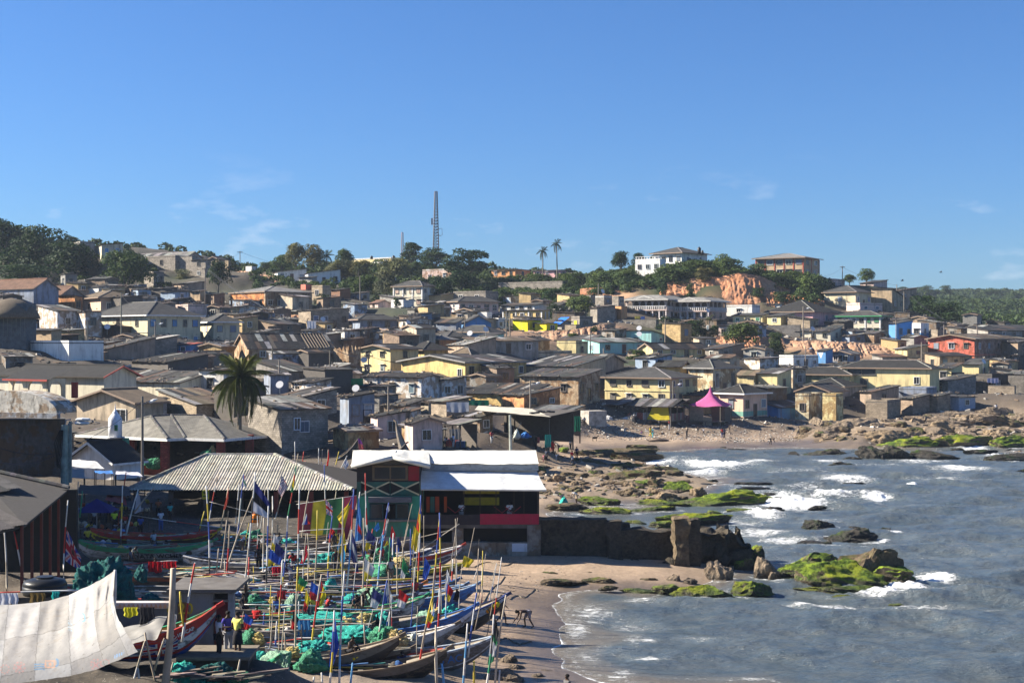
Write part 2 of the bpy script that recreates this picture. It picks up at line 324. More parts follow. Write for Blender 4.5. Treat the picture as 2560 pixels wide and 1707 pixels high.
HS=[('house','pyramid roofed tan house topping the left hill above the dark trees',26,52,82,584,606,520,'h','plaster','sand','tn',{}),('house','cream hilltop house with a blue door, right of the big dark trees',237,254,307,612,642,430,'sL','plaster','pcream','gr',dict(wr=2,wc='blue',pt=.1)),('house','dark walled hilltop house joined to the cream house with the blue door',176,200,237,607,634,434,'f','plaster','grey','dk',dict(wr=1)),('long_house','long hilltop house with a part green, part grey low roof',336,466,480,642,668,452,'gR','plaster','grey','lt',dict(pt=.5,grn=1)),('block_house','unrendered block house in front of the long green roofed house',365,438,446,642,669,430,'f','block','blk','dk',dict(wl=1)),('block_house','narrow windowless block house on the left hilltop',446,480,488,641,676,428,'f','block','blk','gr',{}),('block_house','two level block house with one dark window on the left hill',478,514,522,649,694,424,'sL','block','blk','gr',dict(wl=1,pt=.1)),('house','low hilltop house with an open front beside the two level block house',521,546,562,647,668,436,'gL','plaster','mud','gr',dict(wl=1)),('block_house','roofless block shell at the end of the left hilltop row',550,571,576,651,668,440,'f','block','sand','gr',{}),('hut','tiny white hut alone on the bare ridge',614,629,633,666,680,470,'f','clean','white','wh',{}),('house','grey flat topped house with two dark windows under the round tree',360,384,410,682,714,405,'f','block','blk','dk',dict(wr=2)),('shack','broad shack roofed with a crumpled white sheet on the left slope',432,470,512,708,722,398,'sL','plaster','mud','lt',{}),('shack','tan shack with a stony roof on the left slope, below the power pole',476,500,514,728,757,385,'sL','plaster','tan','gr',dict(stones=5)),('shack','brown plank shack with an open door on the left slope',515,535,562,736,762,383,'sL','wood','brown','gr',dict(dr=1)),('house','big ochre and brown house with a pale hipped roof, left of centre',576,663,780,728,790,372,'h','ruin','tan','lt',dict(wl=4,wr=5,st=1.4,th=48,pt=.22,wc='bgrey',orange=1)),('house','house with a steep brown ribbed roof at the far left edge',-70,84,96,720,760,318,'gR','plaster','bgrey','rust',dict(pt=.62,wl=1,corr=1,th=24)),('house','grey house with a ribbed brown roof behind the peach house',60,150,162,737,772,334,'gR','plaster','grey','rust',dict(pt=.62,wl=2,corr=1,th=25)),('house','peach and cream house with a wide rusty hipped roof',198,252,331,743,792,328,'h','clean','peach','tn',dict(wl=1,wr=2,pt=.36,ov=.9)),('house','damaged orange plaster annex beside the peach house',146,187,206,742,785,324,'sl','ruin','orange','gr',dict(wr=1)),('house','whitewashed box house at left with one dark window',95,143,201,777,832,288,'sR','ruin','white','gr',dict(wr=1)),('shed','striped plank shed beside the thatched hut',70,128,148,826,852,246,'sL','wood','tan','gr',{}),('house','large two storey cream house with charcoal roof and blue shutters',222,369,501,787,874,288,'h','clean','cream','gr',dict(wl=3,wr=5,st=2,pt=.40,wc='blue',fas='wh',ov=.8,band=1,hipdk=1)),('house','narrower cream house joined to the right of the large cream house',501,534,598,804,882,298,'h','clean','cream','gr',dict(wl=1,wr=2,st=2,pt=.46,wc='bgrey',fas='wh',ov=.8,band=1)),('shed','block shed with a bright white sheet roof before the cream house',316,340,443,857,893,262,'sL','block','blk','wh',dict(pt=.16,th=52)),('house','low pink house half hidden behind the large cream house',437,470,517,765,790,332,'f','plaster','ppink','gr',{}),('house','long white walled house with a slit window at the left edge',-60,172,180,858,902,235,'f','clean','white','dk',dict(slit=1,th=36)),('shack','wide shack with a heavily stone laden roof below the white sheet shed',228,256,388,875,899,254,'sL','plaster','mud','gr',dict(stones=24,th=50,pt=.22)),('shack','low ochre sided shack with ribbed lean-to roof beside the white walled house',175,225,262,890,900,250,'sL','plaster','orange','lt',dict(pt=.2)),('kiosk','small kiosk painted blue over pink with a red sheet roof',442,476,500,861,886,266,'sL','clean','blue','red',dict(wl=1,pink=1,pt=.1)),('shack','black roofed shack with rubble on top, left of the coconut palm',330,420,520,905,926,236,'sL','plaster','dwall','dk',dict(stones=16,pt=.16)),('house','cream shack house with a stone weighted sheet roof and satellite dish',294,450,526,956,1000,214,'sL','clean','pcream','gr',dict(stones=20,wr=1,pt=.22,th=33)),('house','beige gable house with a green louvred window behind the minaret',192,339,408,1004,1055,184,'gL','plaster','sand','tn',dict(pt=.26,ov=.7,greenwin=1,th=28,corr=1)),('house','block annex with a broad pale sheet roof running to the coconut palm',396,491,594,1010,1056,192,'sR','block','sand','tn',dict(pt=.16,stones=4,wr=1)),('long_house','long whitewashed house on the centre hillside below the trees',676,694,766,680,700,446,'sL','clean','white','gr',dict(wr=3,th=66,wc='bgrey')),('long_house','white house with three dark windows and a pale roof on the centre hillside',764,770,851,683,711,440,'sL','clean','white','lt',dict(wr=3,th=74,wc='dk')),('shack','plank walled shack in front of the white hillside houses',747,780,792,693,713,428,'sL','wood','grey','gr',{}),('hut','bright red sheet hut among the trees on the centre hill',862,872,882,700,716,452,'f','clean','red','red',{}),('hut','small red painted shed left of the pale block house',752,764,780,711,724,410,'f','clean','red','gr',{}),('block_house','pale block house stepping down the slope right of the ochre house',779,806,826,717,748,392,'f','block','sand','gr',dict(wl=1)),('shack','shack with dark red cladding on the shaded centre slope',828,850,876,724,746,396,'sL','wood','rust','dk',{}),('shack','grey sheet roofed shack under the trees left of the two storey mansion',874,900,924,733,752,398,'sL','plaster','bgrey','gr',dict(wr=1)),('hut','small rust roofed hut in front of the two storey mansion',925,945,977,757,770,378,'gR','plaster','ppink','rust',dict(wl=1)),('house','low white house beside the foot of the two storey mansion',978,1008,1034,754,767,374,'f','clean','white','lt',{}),('mansion','two storey cream mansion with hipped slate roof and orange outside stair',984,1055,1087,714,770,388,'h','clean','pcream','gr',dict(wl=4,wr=2,st=2,pt=.42,band=1,wc='mud',ov=.6,pil=1)),('house','faded pink house with white cornice behind the mansion, among trees',1056,1128,1136,675,706,452,'f','ruin','ppink','gr',dict(wl=2,fas='wh')),('villa','long pale hilltop villa with black water tanks on its roof',880,978,990,646,664,520,'f','clean','pyel','lt',dict(wl=4,fas='wh')),('villa','white lower wing in front of the long hilltop villa',908,950,985,658,668,510,'f','clean','white','lt',dict(wl=2)),('house','orange yellow hilltop house right of the big round tree',1229,1288,1326,673,693,472,'f','clean','orange','gr',dict(wl=3,wr=1,ov=.5)),('house','pink hilltop house behind the two tall coconut palms',1334,1401,1416,675,691,468,'f','clean','pink','gr',dict(wl=3,wr=1,ov=.6)),('house','low pink annex at the right of the pink hilltop house',1412,1436,1448,684,692,474,'sL','clean','pink','rust',{}),('block_house','unfinished grey block building with a row of dark window openings',1246,1406,1422,706,734,432,'f','block','blk','gr',dict(open=7)),('house','house with a slate gable roof and verandas under the unfinished building',1122,1148,1246,753,785,368,'h','clean','ppink','gr',dict(wl=1,wr=5,st=1,pt=.36,th=60,ov=.7,band=1)),('block_house','long low block wall house behind the slate roofed veranda house',1133,1214,1246,731,752,384,'f','block','blk','gr',dict(wl=2)),('house','stone walled house with a flat sheet roof below the ochre house',746,777,872,775,822,346,'sL','block','stone','dk',dict(wr=4,th=58,pt=.06)),('house','house with a grey hipped roof and one bright white roof sheet',882,900,992,798,826,332,'h','plaster','bgrey','gr',dict(wr=2,pt=.38,th=62,ov=.8)),('house','low brown house with broken sheet roof before the ochre house',640,690,752,810,832,326,'sR','plaster','brown','gr',dict(wr=1)),('house','blue gable end house among the grey roofs of the centre',1152,1164,1228,806,822,328,'gR','clean','blue','gr',dict(pt=.5)),('house','blue walled house with a wide grey hipped roof, centre',1142,1220,1250,829,842,308,'h','clean','blue','gr',dict(pt=.42,ov=.9)),('house','house with a teal fascia below the blue hipped house',1196,1234,1260,839,849,300,'sL','clean','teal','gr',{}),('house','white cube house with a plain blank wall among the centre roofs',1188,1217,1226,781,800,345,'f','clean','white','wh',{}),('house','pale house with washing and barred windows left of the bright yellow house',1224,1246,1272,800,822,338,'f','clean','white','gr',dict(wr=2,wc='blue')),('long_house','broad tan roofed long house in the centre of the town',1078,1142,1170,802,812,336,'gR','plaster','grey','tn',dict(pt=.3)),('long_house','dark sheet roofed long house in front of the broad tan roof',1090,1140,1152,806,826,326,'sL','plaster','bgrey','gr',dict(pt=.3)),('house','grey hipped house with orange end wall in the centre roofs',1062,1098,1140,848,866,292,'h','plaster','orange','lt',dict(pt=.3,ov=.7)),('house','dark hipped house behind the orange end walled house',1090,1120,1168,841,854,300,'h','plaster','grey','gr',dict(pt=.4,ov=.8)),('house','long grey house with a pale rusty sheet roof, right of the dark hip',1160,1194,1346,852,885,284,'sR','plaster','grey','tn',dict(wr=3,th=62,pt=.1)),('shack','shack with a ragged white and grey scrap roof above the copper roof',1120,1162,1240,862,880,280,'sL','plaster','mud','lt',dict(stones=18,pt=.22)),('house','house under a bright copper coloured hipped roof',1122,1178,1210,889,902,268,'h','plaster','tan','tn',dict(pt=.6,copper=1)),('ruined_house','half collapsed house with a charcoal tin roof and open rafters',586,622,832,869,938,262,'gL','ruin','tan','dk',dict(pt=.50,th=64,wr=3,miss=1,wc='dwall')),('ruined_house','roofless ruin with a ragged ochre wall beside the cream corner house',832,872,902,862,940,266,'x','ruin','tan','dk',dict(wl=1)),('shack','pale blue shack with a poster in front of the collapsed house',672,682,746,884,930,250,'sR','ruin','bgrey','dk',dict(wr=1,th=66,poster=1)),('house','cream corner house with barred windows and a charcoal roof',900,976,1046,871,938,272,'gL','clean','pyel','dk',dict(wl=2,wr=1,pt=.16,ov=.6,bars=1,hoods=1)),('house','ochre house under a black hipped roof behind the cream corner house',1022,1061,1120,873,894,280,'h','plaster','yel','dk',dict(pt=.42,ov=.9)),('house','large ochre walled house with a low grey gable, centre of the town',1003,1163,1316,904,952,256,'gL','plaster','yel','gr',dict(wr=5,wl1=1,pt=.13,ov=.7,fas='lt')),('house','whitewashed peeling house with exposed bricks and a charcoal roof',907,1053,1101,943,1006,230,'gR','ruin','white','dk',dict(wl=3,hoods=1,pt=.16,stones=8,th=27)),('house','stained grey white annex right of the whitewashed peeling house',1094,1104,1166,951,1002,234,'sL','ruin','white','gr',dict(wr=2,th=66,stones=5)),('house','long low ochre wall house under a dark plank roof',1160,1316,1326,986,1018,234,'sL','ruin','yel','dk',dict(pt=.2,th=21,stones=7)),('shack','white walled shack with a pierced breeze block panel',728,784,828,956,990,220,'sL','ruin','white','dk',dict(stones=6,wr=1,grille=1)),('shack','blue grey shack behind the pierced breeze block shack',660,676,722,937,985,224,'sR','plaster','bgrey','gr',dict(th=64)),('house','wide grey sheet roof house above the pierced breeze block shack',640,722,790,928,946,232,'sR','plaster','grey','gr',dict(pt=.2)),('block_house','dark two storey block house with a pale sheet roof and white window frame',620,704,820,1024,1122,166,'sR','block','blk','lt',dict(pt=.16,wr=1,wframe=1,th=46,stones=5)),('shack','stony roofed shack between the palm and the blue grey cabin',700,760,842,992,1030,188,'sL','block','grey','gr',dict(stones=14,pt=.2,wr=1)),('cabin','tall blue grey cabin with blue boards and open doorway',850,872,936,992,1066,184,'sL','plaster','bgrey','dk',dict(wr=2,th=60,dr=1,wc='bgrey',stones=9)),('hut','pink plaster hut with a shuttered window and stone edged roof',934,944,1014,1040,1098,180,'sL','plaster','ppink','dk',dict(wr=1,th=62,stones=12,wc='bgrey')),('hut','pink plaster gable hut with one shuttered window above the beach',1020,1032,1106,1056,1126,166,'gR','plaster','ppink','dk',dict(wr=1,th=60,pt=.3,stones=8,wc='bgrey')),('shack','white plaster shack between the two pink huts',990,1026,1046,1028,1050,186,'sL','ruin','white','gr',dict(stones=8)),('shack','scrap roofed grey shack behind the pink huts',960,1010,1052,1014,1036,196,'sL','ruin','grey','gr',dict(stones=10,pt=.2)),('shack','stone walled shack under a hung grey tarpaulin by the beach stalls',1078,1116,1172,1004,1040,192,'sL','block','stone','lt',dict(th=55)),('shack','shack with mustard boards beside the white beach awning',1152,1200,1232,1042,1082,182,'sL','ruin','stone','gr',dict(stones=8,wr=1)),('house','orange walled end house in front of the old tan house',1238,1310,1400,988,1020,232,'sL','ruin','orange','gr',dict(stones=10,wr=2,pt=.14)),('house','upper tan house with a ragged sheet roof behind the old peeling house',1300,1433,1514,916,948,262,'sL','plaster','sand','gr',dict(pt=.14,stones=9,th=34)),('house','old peeling tan house with buttressed wall and small hooded windows',1300,1446,1500,942,1004,244,'sL','ruin','tan','gr',dict(wl=2,wr=3,hoods=1,pt=.14,stones=14,th=30)),('house','two storey yellow house with big dark windows behind the beach stalls',1512,1674,1744,944,1012,252,'h','clean','pyel','gr',dict(wl=4,wr=4,pt=.26,ov=.7,band=1,wc='dwall')),('house','square cream house with tall windows and a hipped tile roof',1721,1782,1842,919,988,262,'h','ruin','cream','gr',dict(wr=3,tall=1,pt=.42,ov=.7,fas='lt',st=1)),('long_house','long charcoal tiled house running behind the square cream house',1640,1700,1722,914,935,272,'gR','plaster','yel','dk',dict(pt=.42,ov=.6)),('long_house','long charcoal roof house left of the long tiled house',1364,1500,1560,906,922,274,'gR','plaster','mud','dk',dict(pt=.3,ov=.6)),('house','stilted beach house with a hipped roof and a teal base band',1797,1858,1918,983,1043,250,'h','clean','peach','dk',dict(wl=1,wr=3,pt=.42,ov=.7,fas='wh',stilts=1,tealband=1)),('house','low pale yellow house with a tan hipped roof right of the cream house',1842,1884,1896,938,956,276,'sL','plaster','pyel','tn',dict(pt=.3)),('house','tall narrow yellow house with a grey blank side, right of the tiled roofs',1894,1943,1978,934,984,274,'sL','clean','pyel','gr',dict(wr=1)),('house','teal house with white framed windows in the middle of the town',1480,1499,1618,855,884,308,'sR','clean','teal','lt',dict(wl=1,wr=3,pt=.12,th=60)),('house','pale teal house behind the teal house with white framed windows',1548,1628,1673,840,858,326,'sl','clean','teal','gr',dict(wr=1,wl=1)),('house','house with teal fascia under a long dark low roof',1388,1470,1530,851,872,318,'gR','clean','teal','gr',dict(pt=.22)),('house','small yellow and brown box house left of the teal house',1392,1440,1470,858,891,300,'f','plaster','pyel','gr',dict(wr=1)),('house','low beige house with moss on its flat roof, left of the small yellow box',1299,1334,1430,882,904,290,'f','plaster','sand','dk',dict(th=60,stones=8)),('long_house','long gable house with yellow end wall and dark corrugated roof',1600,1632,1766,870,892,298,'gL','plaster','pyel','dk',dict(pt=.42,wr=4,th=60,ov=.4)),('shack','small tan shack attached to the left of the long yellow gable house',1570,1592,1604,878,892,300,'sL','plaster','sand','gr',{}),('house','little grey house with pillars below the rounded green tree',1738,1748,1790,846,864,320,'sR','plaster','sand','gr',dict(wr=1,th=60)),('house','grey block house with a beige end wall right of the yellow gable house',1763,1796,1832,872,898,300,'sL','block','blk','gr',dict(wl=1,wr=1)),('house','bright lemon yellow house with dark side wall',1282,1319,1352,800,828,336,'sR','clean','bright','dk',dict(wr=1,pt=.06,ov=.5)),('house','smaller bright lemon yellow house with one window',1337,1366,1394,808,831,334,'f','clean','bright','dk',dict(wr=1,ov=.3)),('shed','shed under a bright blue tarpaulin beside the lemon houses',1390,1404,1428,804,818,340,'sl','plaster','grey','gr',dict(bluetarp=1)),('block_house','grey box house with a yellow window panel',1428,1449,1482,795,820,342,'f','block','blk','dk',dict(wl=1,wr=1,wc='bright')),('shed','low concrete shed in front of the yellow window panel house',1412,1440,1446,812,826,336,'f','block','sand','gr',{}),('house','yellow walled house with white pilasters and a dark flat eave',1258,1354,1372,776,798,358,'sL','clean','yel','dk',dict(wl=5,pil=1,pt=.08)),('house','white upper house with strip windows behind the yellow pilaster house',1250,1336,1374,762,777,372,'gR','clean','white','gr',dict(wl=4,pt=.12)),('house','grey low gabled house beside the hillside shrubs',1376,1400,1420,762,778,372,'gR','plaster','grey','gr',dict(pt=.3)),('block_house','block house under pale sheets left of the balcony mansions',1476,1493,1538,769,806,358,'sL','block','blk','lt',dict(th=58,pt=.12)),('block_house','grey block house at the top of the block terrace',1458,1477,1490,738,756,388,'f','block','blk','gr',dict(wl=2)),('block_house','stepped block house with white rooftop tank on the block terrace',1488,1510,1530,742,764,380,'f','block','blk','wh',dict(wr=1)),('block_house','slim grey block house with a blue window by the balcony mansions',1533,1546,1560,741,766,374,'f','block','blk','gr',dict(wr=1,wc='blue')),('shed','bright orange red painted shed beside the balcony mansion',1542,1553,1566,766,800,368,'f','clean','orange','rust',dict(redred=1)),('cottage','pale yellow cottage with teal shutter right of the balcony mansions',1832,1906,1920,788,810,366,'sL','clean','pyel','gr',dict(wl=3,pt=.14,wc='green')),('house','white low house with cream band above the pale yellow cottage',1812,1880,1900,766,788,380,'f','clean','white','gr',dict(wl=1)),('house','white house with red door above the pink hipped house',1878,1950,1975,760,782,392,'sL','clean','white','gr',dict(wl=2)),('cottage','pink cottage half hidden by the rounded green tree',1796,1822,1836,814,846,344,'sL','clean','ppink','gr',dict(wl=1)),('house','broad salmon pink house with a dark hipped roof on the right slope',1922,2032,2094,778,812,376,'h','clean','pink','dk',dict(wr=1,pt=.42,ov=.9,th=38)),('cottage','small yellow cottage with green window below the salmon pink house',1918,1952,1986,790,812,362,'sL','clean','pyel','gr',dict(wl=1,wr=1,wc='green')),('house','beige block house with a grey lean-to roof below the salmon pink house',1969,2025,2046,797,820,358,'sR','block','sand','gr',dict(wr=1)),('house','white pilastered two storey house with green eaves and green windows',2090,2200,2224,789,840,374,'h','clean','pcream','gr',dict(wl=6,wr=3,st=2,pt=.3,ov=.7,wc='green',pil=1,fas='green',hoods=1)),('cottage','long white cottage with a stony roof above the pink earth bank',1990,2076,2106,828,850,350,'sL','clean','pcream','gr',dict(wl=3,wr=1,stones=12,pt=.16)),('house','grey cottage with an arched door beside the long white cottage',2104,2124,2166,840,856,348,'sL','plaster','bgrey','gr',dict(wr=1,stones=6)),('house','cream house with slate hipped roof high on the right hill',2060,2139,2178,729,768,404,'h','clean','cream','gr',dict(wl=1,wr=3,pt=.36,ov=.7,th=40,wc='bgrey')),('house','lilac white annex below the cream hill house',2116,2150,2206,761,778,396,'f','clean','ppink','gr',dict(wr=2)),('house','large tan roofed house stepping down behind the cream hill house',2178,2230,2262,742,778,410,'sl','plaster','tan','tn',dict(wr=2,pt=.2)),('house','grey brown two level house beside the utility pole on the right hill',2210,2226,2292,730,770,424,'sL','plaster','mud','tn',dict(wr=3,th=62)),('house','low pink hilltop house by the power pole',2040,2080,2112,700,716,440,'f','plaster','ppink','tn',{}),('house','dark roofed hilltop house at the end of the right ridge',2150,2184,2218,707,720,445,'sL','plaster','ppink','gr',{}),('house','bright blue house between the green eaved house and the red house',2222,2242,2282,808,852,358,'sL','clean','blue','gr',dict(wr=2,th=58)),('house','small white over blue house right of the bright blue house',2280,2302,2322,808,852,354,'f','clean','blue','wh',dict(wl=1,wr=1,whiteband=1)),('house','big coral red gable house with peeling paint and grey long side',2320,2436,2650,846,928,328,'gL','ruin','red','tn',dict(wl=3,wr=8,st=2,pt=.17,ov=.6,band=1,th=40,sidecol=(.36,.25,.2),wc='bgrey',paintred=1)),('long_house','long dark roofed building behind the coral red house',2418,2470,2620,826,842,352,'sR','plaster','grey','dk',dict(wr=6,th=62)),('long_house','grey roofed building at the foot of the far green hill',2470,2500,2660,818,834,380,'sR','plaster','grey','gr',dict(th=62)),('house','grey stone cube house left of the coral red house',2328,2344,2366,824,846,352,'f','block','stone','gr',{}),('shed','white flat topped shed below the pink earth bank',1948,1983,2046,893,920,314,'f','clean','white','gr',dict(wr=3,th=56)),('kiosk','blue kiosk with white triangle beside the grey porch cottage',2045,2064,2082,876,905,322,'sL','clean','blue','gr',dict(whitetri=1)),('cottage','pale grey porch cottage with a neat gable roof',2078,2124,2150,883,910,324,'gL','clean','bgrey','lt',dict(wl=2,wr=1,pt=.3,ov=.6,dl=1)),('house','long yellow house with a window band and dark hipped roof by the rocks',2106,2324,2336,920,974,284,'h','clean','pyel','dk',dict(pt=.36,ov=.6,wl1=2,th=27,bandwin=1)),('house','low pale yellow house under a long dark hipped roof',1978,2126,2158,936,958,290,'h','plaster','pyel','dk',dict(pt=.3,ov=.6,th=30)),('house','yellow cube house right of the long yellow house',2337,2378,2406,921,957,300,'sL','clean','pyel','gr',dict(wl=1,stones=6)),('house','yellow block with white dish below the coral red house',2405,2447,2472,911,948,310,'sL','clean','pyel','gr',dict(wr=1)),('house','tan tall box house with an open timber front below the coral red house',2312,2349,2430,890,924,316,'sR','plaster','tan','dk',dict(wl=1,wr=3)),('shed','small yellow shed left of the tan tall box house',2237,2268,2320,872,892,330,'sL','plaster','pyel','gr',dict(wr=1)),('house','house under a rust edged roof on the pink earth bank',2180,2206,2268,892,908,322,'sR','plaster','grey','rust',dict(pt=.14)),('house','gabled house with yellow tower front above the rocky beach',1996,2070,2112,976,1004,270,'gL','plaster','grey','gr',dict(pt=.36,ov=.7)),('tower_house','square yellowed tower house with dark base above the beach rocks',2056,2090,2108,990,1052,258,'f','ruin','pyel','gr',dict(th=28)),('house','stepped yellow stone wall house left of the square tower house',1988,2022,2058,990,1050,260,'f','ruin','cream','gr',dict(wl=1,th=30)),('hut','beach hut with a blue tarpaulin front and plank roof',1906,1946,2022,1018,1052,262,'sR','clean','blue','gr',dict(pt=.2,th=55)),('house','wide charcoal hipped house behind the square tower house',2012,2108,2156,966,990,280,'h','plaster','grey','dk',dict(pt=.34,ov=.6)),('house','grey plaster house with stony roof in front of the long yellow house',2150,2178,2247,980,1010,272,'sL','plaster','mud','gr',dict(stones=10,wr=1,th=55)),('house','whitewashed low wall house with a curved parapet by the rocks',2247,2316,2342,974,1000,276,'f','plaster','bgrey','gr',{}),('hut','rubble stone hut topped with planks and plastic on the beach rocks',2164,2218,2252,1006,1048,262,'f','block','stone','gr',dict(stones=5)),('hut','striped stone hut on the rocky beach, right of the plank topped hut',2252,2282,2324,996,1034,268,'sL','block','mud','gr',dict(stones=4)),('hut','pale block hut at the right end of the beach rocks',2322,2344,2376,990,1028,270,'sL','block','stone','gr',dict(stones=5)),('shack','block shack terrace below the yellow cube house',2328,2370,2440,952,985,290,'sL','block','grey','gr',dict(wl=1,stones=6)),('house','shaded block house on the dark terrace at the right edge',2440,2480,2540,940,985,296,'f','block','dwall','dk',dict(wr=2)),('house','dark walled house cut by the right edge above the rocks',2520,2560,2660,945,1000,292,'f','block','dwall','gr',dict(wr=2,stones=6)),('wall','pale stone terrace wall above the rocks at the right edge',2470,2536,2550,965,985,282,'f','block','stone','gr',dict(dp=1.2)),('villa','white lower wing of the hilltop villa with a balustraded terrace',1588,1650,1664,650,684,418,'f','clean','white','wh',dict(wl=3,balus=1,th=30)),('villa','white hilltop villa with glazed bay and slate hipped roof',1634,1704,1768,631,664,424,'h','clean','white','gr',dict(wl=4,wr=2,pt=.32,ov=1.0)),('hall','tan hilltop hall with red columns, big windows and a hipped roof',1890,2008,2048,643,692,432,'h','clean','tan','lt',dict(wl=5,wr=2,st=1.5,pt=.22,ov=1.0,redcols=1,bigw=1)),('far_house','long white house on the far wooded hill',2418,2460,2468,743,753,1050,'f','clean','bgrey','wh',dict(wl=3)),('far_house','red roofed house on the skyline of the far hill, left',2290,2318,2330,730,737,1180,'h','clean','white','rust',{}),('far_house','largest red roofed house on the far skyline',2404,2430,2440,729,736,1200,'h','clean','ppink','rust',{}),('far_house','red roofed house on the far skyline nearest the right edge',2508,2530,2544,732,740,1200,'h','clean','ppink','rust',{}),('far_house','small tan roofed house beneath the white house on the far hill',2425,2450,2490,757,762,1000,'h','clean','tan','lt',{}),]
